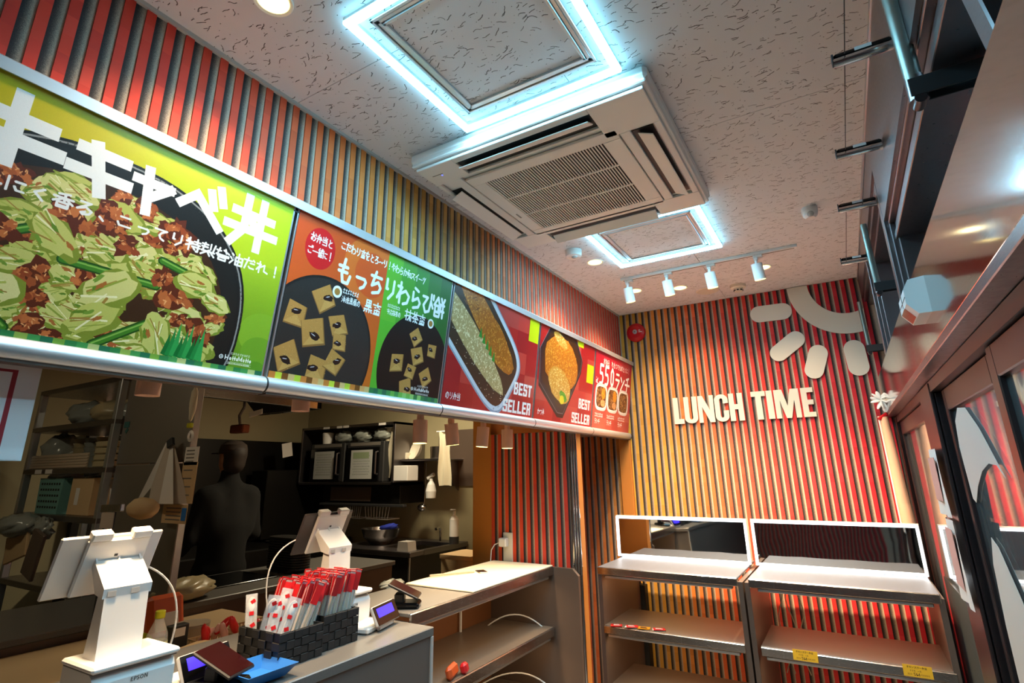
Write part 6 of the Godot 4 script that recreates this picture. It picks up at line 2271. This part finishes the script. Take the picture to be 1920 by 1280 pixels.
func wall_shelf() -> void:
	var t := thing("bracket_shelf", "small steel bracket shelf on the beige kitchen wall", "shelf", Vector3(-3.5, 0.1, -4.2))
	var s := sh()
	s.span(Vector3(-3.72, 0.112, -4.0), Vector3(-3.12, 0.128, -4.345), 0.003)
	put("board", s, M.steel_dark, t)
	for x in [-3.7, -3.18]:
		s = sh()
		s.prism([Vector2(4.0, 0.112), Vector2(4.345, 0.112), Vector2(4.345, -0.16), Vector2(4.33, -0.16)], Transform3D(Basis(Vector3(0, 0, -1), Vector3(0, 1, 0), Vector3(1, 0, 0)), Vector3(x, 0, 0)), 0.006)
		put("bracket", s, M.steel_dark, t)
	t = thing("steel_splash_plate", "square brown steel splash plate on the kitchen wall", "plate", Vector3(-3.05, 0.0, -4.34))
	s = sh()
	s.span(Vector3(-3.42, -0.12, -4.335), Vector3(-2.98, 0.40, -4.345))
	put("plate", s, M.panel_brown, t)
	# strainer, cup box
	t = thing("strainer", "round pale strainer leaning on the bracket shelf", "strainer", Vector3(-3.5, 0.13, -4.1))
	s = sh()
	s.lathe([Vector2(0, 0), Vector2(0.06, 0.012), Vector2(0.1, 0.05), Vector2(0.105, 0.055)], Vector3(-3.48, 0.20, -4.12), 24, Basis(Vector3(1, 0, 0), 1.2) * Basis(Vector3(0, 0, 1), 0.4))
	put("bowl", s, M.cream_board, t)
	t = thing("steel_pot", "small steel pot on the bracket shelf", "pot", Vector3(-3.28, 0.128, -4.15))
	s = sh()
	s.lathe([Vector2(0, 0), Vector2(0.07, 0), Vector2(0.075, 0.11), Vector2(0.07, 0.112)], Vector3(-3.28, 0.128, -4.15), 24)
	put("pot", s, M.steel, t)
	t = thing("plastic_box", "flat cream box at the end of the bracket shelf", "box", Vector3(-3.66, 0.128, -4.1))
	s = sh()
	s.span(Vector3(-3.72, 0.128, -4.05), Vector3(-3.58, 0.19, -4.2), 0.006)
	put("box", s, M.cream_board, t)
	# hanging cloths
	for k in 2:
		var c: Vector3 = [Vector3(-3.72, 0.43, -4.0), Vector3(-3.06, 0.36, -3.98)][k]
		t = thing("hanging_cloth", ["long cream cloth hanging beside the microwave shelf", "cream cloth hanging behind the second bounce tinted spotlight"][k], "cloth", c + Vector3(0, -0.4, 0), "cream cloths hanging in the kitchen")
		var g := []
		for j in 9:
			var row := []
			for i in 7:
				var u := i / 6.0 - 0.5
				row.append(c + Vector3(u * (0.13 - 0.03 * sin(j * 0.7)) + 0.012 * j * (-1 if k == 0 else 0.4) * 0.6, -0.058 * j - 0.01 * absf(u), 0.018 * sin(i * 1.9 + j * 0.4) + 0.02))
			g.append(row)
		s = sh()
		s.sheet(g)
		put("cloth", s, M.cloth_cream, t)
		s = sh()
		s.cyl(c + Vector3(-0.09, 0.0, 0.02), c + Vector3(0.09, 0.0, 0.02), 0.006, 0.006, 10)
		put("bar", s, M.white_plastic, t)
	t = thing("paper_cup_box", "white square box fixed under the end of microwave shelf", "box", Vector3(-3.52, -0.07, -4.0))
	s = sh()
	s.span(Vector3(-3.6, -0.065, -3.9), Vector3(-3.43, 0.07, -4.05), 0.004)
	put("box", s, M.white_plastic, t)
	# ladle and spray bottle
	t = thing("hanging_ladle", "steel ladle hanging under the bracket shelf", "ladle", Vector3(-3.45, -0.35, -4.2))
	s = sh()
	s.tube([Vector3(-3.46, 0.09, -4.2), Vector3(-3.47, -0.28, -4.2)], 0.006, 8)
	put("handle", s, M.steel, t)
	s = sh()
	s.ell(Vector3(-3.48, -0.31, -4.18), Vector3(0.05, 0.035, 0.04), 16, 10)
	put("bowl", s, M.steel, t)
	t = thing("spray_bottle", "white spray bottle hanging from the bracket shelf", "bottle", Vector3(-3.33, -0.22, -4.12))
	s = sh()
	s.lathe([Vector2(0, 0), Vector2(0.045, 0), Vector2(0.05, 0.06), Vector2(0.035, 0.12), Vector2(0.016, 0.15), Vector2(0.014, 0.17)], Vector3(-3.33, -0.22, -4.12), 20)
	put("bottle", s, M.white_plastic, t)
	s = sh()
	s.box(Vector3(-3.335, -0.03, -4.12), Vector3(0.09, 0.035, 0.03), 0.008, Basis(Vector3(0, 0, 1), 0.5))
	put("trigger_head", s, M.white_plastic, t)


func sink() -> void:
	var t := thing("sink_unit", "dark stainless sink unit against the beige kitchen wall", "sink", Vector3(-3.5, -1.6, -3.9))
	var s := sh()
	s.span(Vector3(-3.95, -0.64, -3.545), Vector3(-3.06, -0.60, -3.72), 0.004)
	s.span(Vector3(-3.95, -0.64, -4.2), Vector3(-3.06, -0.60, -4.34), 0.004)
	s.span(Vector3(-3.95, -0.64, -3.72), Vector3(-3.5, -0.60, -4.2))
	s.span(Vector3(-3.1, -0.64, -3.72), Vector3(-3.06, -0.60, -4.2))
	put("top", s, M.steel_dark, t)
	s = sh()
	s.span(Vector3(-3.5, -0.82, -3.72), Vector3(-3.1, -0.8, -4.2))
	put("basin", s, M.steel_dark, t)
	s = sh()
	s.span(Vector3(-3.93, -1.6, -3.56), Vector3(-3.08, -0.82, -4.33))
	s.span(Vector3(-3.93, -0.82, -3.555), Vector3(-3.075, -0.64, -3.57)); s.span(Vector3(-3.09, -0.82, -3.57), Vector3(-3.075, -0.64, -4.33))
	put("cabinet", s, M.sink_front, t)
	s = sh()
	s.span(Vector3(-3.085, -1.6, -3.552), Vector3(-3.07, -0.605, -3.567), 0.002)
	put("corner_edge", s, M.aluminium, t)
	s = sh()
	s.tube([Vector3(-3.3, -0.60, -4.24), Vector3(-3.3, -0.50, -4.24), Vector3(-3.29, -0.475, -4.2), Vector3(-3.27, -0.485, -4.13)], 0.012, 10)
	put("faucet", s, M.chrome, t)
	t = thing("mixing_bowl", "round steel mixing bowl on the sink top with blue cloth", "bowl", Vector3(-3.68, -0.60, -3.86))
	s = sh()
	s.lathe([Vector2(0, 0), Vector2(0.09, 0.0), Vector2(0.15, 0.06), Vector2(0.175, 0.13), Vector2(0.18, 0.132), Vector2(0.17, 0.128), Vector2(0.14, 0.06), Vector2(0, 0.01)], Vector3(-3.68, -0.60, -3.86), 32)
	put("bowl", s, M.steel, t)
	t = thing("blue_cloth", "bright blue cloth lying in the steel mixing bowl", "cloth", Vector3(-3.6, -0.47, -3.86))
	s = sh()
	s.ell(Vector3(-3.59, -0.46, -3.86), Vector3(0.09, 0.03, 0.07), 16, 10, Basis(Vector3(0, 0, 1), 0.2), 0.4, 3)
	put("cloth", s, M.cloth_blue, t)
	t = thing("white_soap_box", "grey white plastic box on the sink corner", "box", Vector3(-3.17, -0.60, -3.62))
	s = sh()
	s.prism([Vector2(-0.06, 0), Vector2(0.06, 0), Vector2(0.05, 0.07), Vector2(-0.05, 0.07)], Transform3D(Basis.IDENTITY, Vector3(-3.17, -0.60, -3.68)), 0.1)
	put("box", s, M.trim_grey, t)
	var c := Vector3(-3.08, -0.60, -4.15)
	t = thing("soap_bottle", "white pump soap bottle with dark base at the sink", "bottle", c)
	s = sh()
	s.lathe([Vector2(0, 0.06), Vector2(0.042, 0.06), Vector2(0.042, 0.2), Vector2(0.03, 0.225), Vector2(0.012, 0.235), Vector2(0.012, 0.27)], c, 22)
	put("bottle", s, M.white_plastic, t)
	s = sh()
	s.lathe([Vector2(0, 0), Vector2(0.043, 0), Vector2(0.043, 0.06), Vector2(0.0, 0.061)], c, 22)
	put("base", s, M.dark_grey, t)
	s = sh()
	s.box(c + Vector3(-0.015, 0.28, 0), Vector3(0.06, 0.014, 0.018), 0.005)
	put("pump", s, M.white_plastic, t)
	t = thing("waste_bin", "beige lidded bin standing between the sink and the ochre wall", "bin", Vector3(-2.38, -1.6, -3.35))
	s = sh()
	s.lathe([Vector2(0, 0), Vector2(0.15, 0), Vector2(0.175, 1.03), Vector2(0.185, 1.035), Vector2(0.185, 1.06), Vector2(0.0, 1.085)], Vector3(-2.38, -1.6, -3.35), 4, Basis(Vector3.UP, PI / 4))
	put("bin", s, M.card_beige, t)


func storage_rack() -> void:
	var t := thing("storage_rack", "tall steel storage rack crowded with packaging", "rack", Vector3(-4.3, -1.6, -1.8))
	var s: Sh
	for x in [-4.86, -3.72]:
		for z in [-1.6, -2.0]:
			s = sh()
			s.span(Vector3(x - 0.02, -1.6, z - 0.02), Vector3(x + 0.02, 0.60, z + 0.02), 0.003)
			put("post", s, M.aluminium, t)
	for y in [0.60, 0.34, 0.06, -0.22, -0.62]:
		s = sh()
		s.span(Vector3(-4.88, y - 0.035, -1.58), Vector3(-3.7, y, -2.02), 0.004)
		put("shelf", s, M.steel_dark, t)
	for k in 2:
		s = sh()
		s.box(Vector3(-4.62 + 0.16 * k, 0.042, -1.5775), Vector3(0.1, 0.026, 0.002))
		put("label_strip", s, M.paper_white, t)
	rng.seed = 33
	var items := [
		[Vector3(-4.45, 0.34, -1.75), Vector3(0.17, 0.16, 0.14), "bag_clear", "bundle of clear cup lids in film on the upper rack shelf", 0.35], [Vector3(-4.12, 0.34, -1.75), Vector3(0.17, 0.15, 0.14), "bag_pale", "bundle of pale containers in film on the upper rack shelf", 0.2], [Vector3(-3.86, 0.34, -1.75), Vector3(0.1, 0.12, 0.12), "bag_clear", "clear bag pushed against the rack post on the upper shelf", 0.5],
		[Vector3(-4.72, 0.06, -1.72), Vector3(0.12, 0.24, 0.12), "bag_clear", "tall clear sleeve of cups at the left end of the middle shelf", 0.3]]
	for k in items.size():
		var q: Array = items[k]
		t = thing("wrapped_bundle", q[3], "bundle", q[0], "wrapped bundles on the rack")
		s = sh()
		s.ell(q[0] + Vector3(0, q[1].y * 0.5, 0), q[1] * Vector3(0.9, 0.52, 0.9), 20, 14, Basis.IDENTITY, q[4], 50 + k)
		put("film", s, M[q[2]], t)
	for k in 4:
		var c := Vector3(-4.5 + 0.16 * k, 0.06, -1.76)
		t = thing("cup_sleeve", "upright stack of translucent cups on the middle rack shelf", "cups", c, "stacks of cups on the rack")
		s = sh()
		for j in 6: s.lathe([Vector2(0.045, 0.03 * j), Vector2(0.06, 0.03 * j + 0.045), Vector2(0.062, 0.03 * j + 0.046)], c, 18)
		put("cups", s, M.bag_clear if k % 2 else M.bag_pale, t)
	t = thing("grey_mesh_crate", "long translucent grey crate on the middle rack shelf", "crate", Vector3(-4.4, 0.06, -1.64))
	s = sh()
	s.span(Vector3(-4.84, 0.06, -1.6), Vector3(-4.0, 0.15, -1.608), 0.002)
	for j in 5: s.span(Vector3(-4.84, 0.065 + 0.017 * j, -1.597), Vector3(-4.0, 0.072 + 0.017 * j, -1.6))
	put("side", s, M.frosted, t)
	t = thing("pale_container", "stack of pale lids at the right of the middle rack shelf", "container", Vector3(-3.88, 0.06, -1.72))
	for j in 4:
		s = sh()
		s.span(Vector3(-3.98, 0.06 + 0.04 * j, -1.62), Vector3(-3.76, 0.095 + 0.04 * j, -1.85), 0.006)
		put("lid", s, M.bag_pale, t)
	# lower shelf: teal basket, brown box, wire tray
	t = thing("teal_basket", "teal plastic basket with holes on the lower rack shelf", "basket", Vector3(-4.5, -0.22, -1.75))
	s = sh()
	var c := Vector3(-4.5, -0.22, -1.72)
	s.prism([Vector2(-0.16, 0), Vector2(0.16, 0), Vector2(0.18, 0.22), Vector2(-0.18, 0.22)], Transform3D(Basis.IDENTITY, c + Vector3(0, 0, -0.1)), 0.2)
	put("body", s, M.teal_plastic, t)
	for j in 5:
		for i in 8:
			s = sh()
			s.box(c + Vector3(-0.13 + i * 0.037, 0.04 + j * 0.036, 0.1005), Vector3(0.02, 0.013, 0.002))
			put("hole", s, M.black, t)
	t = thing("crumpled_wrap", "white crumpled wrapping heaped in the teal basket", "wrapping", c + Vector3(0, 0.22, 0))
	s = sh()
	s.ell(c + Vector3(0, 0.24, 0), Vector3(0.15, 0.05, 0.09), 20, 12, Basis.IDENTITY, 0.7, 12)
	put("wrap", s, M.paper_white, t)
	t = thing("brown_carton", "brown carton with white label on the lower rack shelf", "carton", Vector3(-4.05, -0.22, -1.72))
	s = sh()
	s.span(Vector3(-4.2, -0.22, -1.62), Vector3(-3.92, 0.0, -1.86), 0.004)
	put("carton", s, M.card_beige, t)
	s = sh()
	s.span(Vector3(-4.12, -0.16, -1.6195), Vector3(-4.07, -0.06, -1.6185))
	put("label_print", s, M.paper_white, t)
	t = thing("clear_lid_bag", "clear bag with yellow clip on top of the brown carton", "bag", Vector3(-4.05, 0.0, -1.72))
	s = sh()
	s.ell(Vector3(-4.05, 0.02, -1.72), Vector3(0.12, 0.035, 0.09), 18, 10, Basis.IDENTITY, 0.6, 22)
	put("film", s, M.bag_clear, t)
	s = sh()
	s.box(Vector3(-4.17, 0.03, -1.66), Vector3(0.04, 0.025, 0.02), 0.004)
	put("clip", s, M.cap_green, t)
	t = thing("paper_file", "cream paper file leaning at the end of the lower shelf", "file", Vector3(-3.8, -0.22, -1.7))
	s = sh()
	s.box(Vector3(-3.8, -0.11, -1.7), Vector3(0.09, 0.22, 0.02), 0.002, Basis(Vector3(0, 0, 1), 0.25))
	put("file", s, M.paper_white, t)
	t = thing("roll_of_film", "shiny ring of crumpled film hanging at the teal basket", "film", Vector3(-4.2, -0.3, -1.56))
	s = sh()
	s.ell(Vector3(-4.27, -0.29, -1.54), Vector3(0.1, 0.06, 0.04), 18, 12, Basis.IDENTITY, 0.8, 31)
	put("film", s, M.bag_clear, t)
	# desk things below
	t = thing("paper_tray", "grey paper tray tilted on the desk below the rack", "tray", Vector3(-4.3, -0.62, -1.55))
	s = sh()
	s.box(Vector3(-4.46, -0.40, -1.5), Vector3(0.30, 0.16, 0.02), 0.004, Basis(Vector3(0, 0, 1), 0.25))
	put("tray", s, M.card_beige, t)
	s = sh()
	s.box(Vector3(-4.2, -0.43, -1.5), Vector3(0.16, 0.26, 0.02), 0.004, Basis(Vector3(0, 0, 1), -0.25))
	put("flap", s, M.panel_brown, t)
	t = thing("clear_dome", "clear domed bag on the wire tray below the rack", "bag", Vector3(-4.45, -0.3, -1.5))
	s = sh()
	s.ell(Vector3(-4.5, -0.28, -1.5), Vector3(0.2, 0.07, 0.1), 20, 12, Basis.IDENTITY, 0.3, 41)
	put("film", s, M.bag_clear, t)
	t = thing("grey_cloth", "long grey speckled cloth hanging at the far end of rack", "cloth", Vector3(-4.75, -0.6, -1.4))
	var g := []
	for j in 7:
		g.append([Vector3(-4.86 - 0.035 * j, -0.16 - 0.07 * j, -1.42), Vector3(-4.82 - 0.035 * j, -0.155 - 0.07 * j, -1.40), Vector3(-4.77 - 0.033 * j, -0.16 - 0.07 * j, -1.41)])
	s = sh()
	s.sheet(g)
	put("cloth", s, M.trim_grey, t)
	t = thing("plastic_curtain", "pale translucent plastic sheet hanging below the notice sign", "curtain", Vector3(-5.0, -0.1, -1.45))
	g = []
	for j in 5:
		var row := []
		for i in 7: row.append(Vector3(-5.3 + i * 0.075, 0.2 - 0.085 * j, -1.42 + 0.02 * sin(i * 1.4)))
		g.append(row)
	s = sh()
	s.sheet(g)
	put("sheet", s, M.bag_pale, t)


func steel_cabinet() -> void:
	var t := thing("steel_cabinet", "stainless cabinet side with clipped papers beside the rack", "cabinet", Vector3(-3.3, -1.6, -1.8))
	var s := sh()
	s.span(Vector3(-3.68, 0.073, -1.62), Vector3(-2.93, 0.75, -1.66), 0.004)
	s.span(Vector3(-3.68, -0.61, -1.62), Vector3(-2.93, 0.067, -1.66), 0.004)
	put("body", s, M.steel_satin, t)
	s = sh()
	s.box(Vector3(-3.63, 0.30, -1.6185), Vector3(0.06, 0.035, 0.002)); s.box(Vector3(-3.62, 0.265, -1.6185), Vector3(0.03, 0.02, 0.002), 0, Basis(Vector3(0, 0, 1), 0.78))
	put("sticker", s, M.teal_dark, t)
	# hanging sheaf of paper
	t = thing("clipped_papers", "curling sheaf of paper clipped to the stainless cabinet", "papers", Vector3(-3.1, -0.1, -1.6))
	var top := Vector3(-3.06, 0.17, -1.605)
	for k in 2:
		var g := []
		for j in 7:
			var row := []
			var v := j / 6.0
			for i in 7:
				var u := i / 6.0 - 0.5
				row.append(top + Vector3(u * (0.06 + 0.42 * v) - 0.06 * v + 0.05 * k * v, -0.30 * v + 0.03 * absf(u) * (1 - v), 0.02 + 0.05 * sin(u * 5.0 + k) * v))
			g.append(row)
		s = sh()
		s.sheet(g)
		put("sheet", s, M.paper_white if k == 0 else M.paper_grey, t)
	s = sh()
	s.box(top + Vector3(0.03, 0.0, 0.03), Vector3(0.05, 0.045, 0.02), 0.004, Basis(Vector3(0, 0, 1), 0.4))
	put("clip", s, M.dark_grey, t)
	for k in 3:
		t = thing("memo_sheet", ["cream memo with print beside the sheaf of paper", "blue tagged memo card under the cream memo", "small white memo above the cream memo"][k], "memo", Vector3(-2.88, -0.1, -1.6), "memos on the stainless cabinet")
		var q: Array = [[Vector3(-2.86, -0.03, -1.60), Vector3(0.13, 0.2, 0.003)], [Vector3(-2.93, -0.18, -1.595), Vector3(0.22, 0.09, 0.003)], [Vector3(-2.86, 0.10, -1.60), Vector3(0.12, 0.09, 0.003)]][k]
		s = sh()
		s.box(q[0], q[1])
		put("sheet", s, M.card_beige if k < 2 else M.paper_white, t)
		s = sh()
		for j in 4: s.box(q[0] + Vector3(-0.01, q[1].y * (0.3 - 0.2 * j), 0.002), Vector3(q[1].x * 0.6, 0.006, 0.001))
		put("print", s, M.grey_paint, t)
		if k == 1:
			s = sh()
			s.box(q[0] + Vector3(0.09, 0.0, 0.004), Vector3(0.035, 0.06, 0.006), 0.002)
			put("blue_tag", s, M.blue_plastic, t)
	t = thing("scissors_holder", "white glove and tools hanging at the cabinet edge", "tools", Vector3(-2.88, 0.3, -1.6))
	s = sh()
	s.ell(Vector3(-2.9, 0.37, -1.59), Vector3(0.025, 0.09, 0.015), 12, 10, Basis.IDENTITY, 0.3, 61)
	put("glove", s, M.cloth_cream, t)
	s = sh()
	s.lathe([Vector2(0.018, -0.006), Vector2(0.03, 0.0), Vector2(0.018, 0.006), Vector2(0.018, -0.006)], Vector3(-2.88, 0.20, -1.59), 16, Basis(Vector3(1, 0, 0), PI / 2))
	put("ring", s, M.white_plastic, t)
	s = sh()
	s.box(Vector3(-2.9, 0.255, -1.59), Vector3(0.035, 0.025, 0.02), 0.004)
	put("yellow_tab", s, M.cap_green, t)
	# small price plate in front of the cabinet
	t = thing("plate_holder", "small steel plate holder with a printed slip", "holder", Vector3(-3.3, -0.3, -1.35))
	s = sh()
	s.box(Vector3(-3.02, -0.14, -1.35), Vector3(0.19, 0.035, 0.02), 0.003, Basis(Vector3(0, 0, 1), 0.04))
	put("rail", s, M.steel, t)
	s = sh()
	s.box(Vector3(-3.04, -0.195, -1.345), Vector3(0.12, 0.07, 0.004), 0.001, Basis(Vector3(0, 0, 1), 0.04))
	put("slip", s, M.paper_grey, t)
	s = sh()
	s.span(Vector3(-3.05, -0.62, -1.36), Vector3(-3.03, -0.15, -1.375))
	put("stem", s, M.dark_grey, t)
	t = thing("brown_lump", "made up brown lump under the hanging papers", "bag", Vector3(-3.08, -0.2, -1.5))  # made-up lump standing in for an unclear brown shape
	s = sh()
	s.ell(Vector3(-2.95, -0.145, -1.45), Vector3(0.12, 0.05, 0.05), 16, 10, Basis.IDENTITY, 0.15, 71)
	put("bag", s, M.card_beige, t)


# ---------------------------------------------------------------- the cook, seen from behind
func cook() -> void:
	var o := Vector3(-3.96, -1.6, -2.53)
	var t := thing("person", "person in black cap and black uniform standing at the range", "person", o)
	t.scale = Vector3.ONE * 1.055
	# bones: joint, joint, radii (metres above the floor, facing -x)
	var B := [
		[Vector3(0, 0.92, 0), Vector3(0, 1.18, 0), 0.15, 0.15], [Vector3(0.01, 1.18, 0.09), Vector3(0.01, 1.36, 0.13), 0.11, 0.085], [Vector3(0.01, 1.18, -0.09), Vector3(0.01, 1.36, -0.13), 0.11, 0.085],
		[Vector3(0, 1.3, 0), Vector3(0, 1.44, 0), 0.12, 0.07], [Vector3(0, 1.40, 0), Vector3(-0.015, 1.56, 0), 0.07, 0.06], [Vector3(0, 1.43, 0.02), Vector3(0, 1.39, 0.14), 0.055, 0.06], [Vector3(0, 1.43, -0.02), Vector3(0, 1.39, -0.14), 0.055, 0.06],
		[Vector3(0.0, 1.38, 0.18), Vector3(0.0, 1.12, 0.23), 0.058, 0.045], [Vector3(0.0, 1.12, 0.23), Vector3(-0.2, 1.02, 0.16), 0.043, 0.032],
		[Vector3(0.0, 1.38, -0.18), Vector3(0.0, 1.12, -0.23), 0.058, 0.045], [Vector3(0.0, 1.12, -0.23), Vector3(-0.2, 1.02, -0.16), 0.043, 0.032],
		[Vector3(0, 0.9, 0.09), Vector3(0.01, 0.48, 0.1), 0.095, 0.06], [Vector3(0.01, 0.48, 0.1), Vector3(0.02, 0.09, 0.1), 0.058, 0.042], [Vector3(0.02, 0.06, 0.1), Vector3(-0.12, 0.04, 0.11), 0.042, 0.035],
		[Vector3(0, 0.9, -0.09), Vector3(0.01, 0.48, -0.1), 0.095, 0.06], [Vector3(0.01, 0.48, -0.1), Vector3(0.02, 0.09, -0.1), 0.058, 0.042], [Vector3(0.02, 0.06, -0.1), Vector3(-0.12, 0.04, -0.11), 0.042, 0.035]]
	var s := sh()
	nets(s, o, B, 0.024, 0.035)
	put("clothed_body", s, M.uniform_black, t)
	var Hd := [[Vector3(-0.02, 1.50, 0), Vector3(-0.02, 1.56, 0), 0.052, 0.05], [Vector3(-0.025, 1.60, 0), Vector3(-0.015, 1.66, 0), 0.074, 0.082], [Vector3(-0.10, 1.60, 0), Vector3(-0.105, 1.615, 0), 0.014, 0.012], [Vector3(-0.01, 1.615, 0.078), Vector3(-0.005, 1.64, 0.08), 0.012, 0.014], [Vector3(-0.01, 1.615, -0.078), Vector3(-0.005, 1.64, -0.08), 0.012, 0.014], [Vector3(-0.065, 1.555, 0), Vector3(-0.07, 1.565, 0), 0.04, 0.035]]
	s = sh()
	nets(s, o, Hd, 0.011, 0.014)
	put("head", s, M.skin, t)
	s = sh()
	nets(s, o, [[Vector3(0.02, 1.60, 0), Vector3(0.02, 1.66, 0), 0.074, 0.082]], 0.014, 0.01)
	put("hair", s, M.hair_brown, t)
	s = sh()
	s.lathe([Vector2(0.094, 0.0), Vector2(0.094, 0.03), Vector2(0.085, 0.065), Vector2(0.05, 0.09), Vector2(0, 0.097)], o + Vector3(-0.005, 1.665, 0), 24)
	s.box(o + Vector3(-0.115, 1.672, 0), Vector3(0.09, 0.008, 0.14), 0.003)
	put("cap", s, M.cap_brown, t)
	for side in [1.0, -1.0]:
		var w := Vector3(-0.2, 1.02, 0.16 * side)
		var hb := [[w, w + Vector3(-0.075, -0.012, -0.01 * side), 0.026, 0.03]]
		for k in 4:
			var r := w + Vector3(-0.085, -0.012, (-0.032 + 0.019 * k) * 1.0 - 0.005 * side)
			var l: float = [0.055, 0.068, 0.064, 0.05][k]
			hb.append([r, r + Vector3(-l * 0.6, -0.012, 0), 0.0095, 0.009]); hb.append([r + Vector3(-l * 0.6, -0.012, 0), r + Vector3(-l * 0.85, -0.038, 0), 0.009, 0.008])
		hb.append([w + Vector3(-0.03, 0.0, -0.028 * side), w + Vector3(-0.075, -0.01, -0.055 * side), 0.012, 0.0095])
		s = sh()
		nets(s, o, hb, 0.007, 0.006)
		put("hand", s, M.skin, t)


func nets(s: Sh, o: Vector3, bones: Array, cell: float, k: float) -> void:
	# surface nets over the smooth union of tapered capsules
	var lo := Vector3.ONE * 1e9; var hi := -Vector3.ONE * 1e9
	for b in bones:
		for e in 2:
			var r: float = maxf(b[2], b[3]) + k + cell * 2
			lo = lo.min(b[e] - Vector3.ONE * r); hi = hi.max(b[e] + Vector3.ONE * r)
	var n := Vector3i(((hi - lo) / cell).ceil())
	var nx := n.x + 1; var ny := n.y + 1; var nz := n.z + 1
	var D := PackedFloat32Array()
	D.resize(nx * ny * nz)
	D.fill(1.0)
	for b in bones:
		var a: Vector3 = b[0]; var ab: Vector3 = b[1] - b[0]
		var L := maxf(ab.length_squared(), 1e-8)
		var R: float = maxf(b[2], b[3]) + k + cell * 1.5
		var b0 := Vector3i((((a.min(b[1])) - Vector3.ONE * R - lo) / cell).floor()).max(Vector3i.ZERO)
		var b1 := Vector3i((((a.max(b[1])) + Vector3.ONE * R - lo) / cell).ceil()).min(n)
		for z in range(b0.z, b1.z + 1):
			for y in range(b0.y, b1.y + 1):
				for x in range(b0.x, b1.x + 1):
					var p := lo + Vector3(x, y, z) * cell - a
					var t := clampf(p.dot(ab) / L, 0, 1)
					var d: float = (p - ab * t).length() - lerpf(b[2], b[3], t)
					var i := (z * ny + y) * nx + x
					var c := D[i]
					var h := maxf(k - absf(c - d), 0.0) / k
					D[i] = minf(c, d) - h * h * k * 0.25
	var vid := {}
	for z in n.z:
		for y in n.y:
			for x in n.x:
				var m := 0
				var sum := Vector3.ZERO
				var i0 := (z * ny + y) * nx + x
				var q := [D[i0], D[i0 + 1], D[i0 + nx], D[i0 + nx + 1], D[i0 + nx * ny], D[i0 + nx * ny + 1], D[i0 + nx * ny + nx], D[i0 + nx * ny + nx + 1]]
				var neg := 0
				for c in 8: neg += 1 if q[c] < 0 else 0
				if neg == 0 or neg == 8: continue
				for e in [[0, 1], [2, 3], [4, 5], [6, 7], [0, 2], [1, 3], [4, 6], [5, 7], [0, 4], [1, 5], [2, 6], [3, 7]]:
					if (q[e[0]] < 0) != (q[e[1]] < 0):
						var f: float = q[e[0]] / (q[e[0]] - q[e[1]])
						var A := Vector3(e[0] & 1, (e[0] >> 1) & 1, e[0] >> 2); var C := Vector3(e[1] & 1, (e[1] >> 1) & 1, e[1] >> 2)
						sum += A.lerp(C, f); m += 1
				vid[Vector3i(x, y, z)] = o + lo + (Vector3(x, y, z) + sum / m) * cell
	s.st.set_smooth_group(1)
	for key in vid:
		var c: Vector3i = key
		for ax in 3:
			var e := Vector3i.ZERO; e[ax] = 1
			var u := Vector3i.ZERO; u[(ax + 1) % 3] = 1
			var w := Vector3i.ZERO; w[(ax + 2) % 3] = 1
			var i := (c.z * ny + c.y) * nx + c.x
			var j := ((c.z + e.z) * ny + c.y + e.y) * nx + c.x + e.x
			if (D[i] < 0) == (D[j] < 0): continue
			if not (vid.has(c - u) and vid.has(c - w) and vid.has(c - u - w)): continue
			if D[i] < 0: s.quad(vid[c - u - w], vid[c - w], vid[c], vid[c - u])
			else: s.quad(vid[c - u], vid[c], vid[c - w], vid[c - u - w])
	s.st.set_smooth_group(-1)


const KITCHEN_E := 0.5
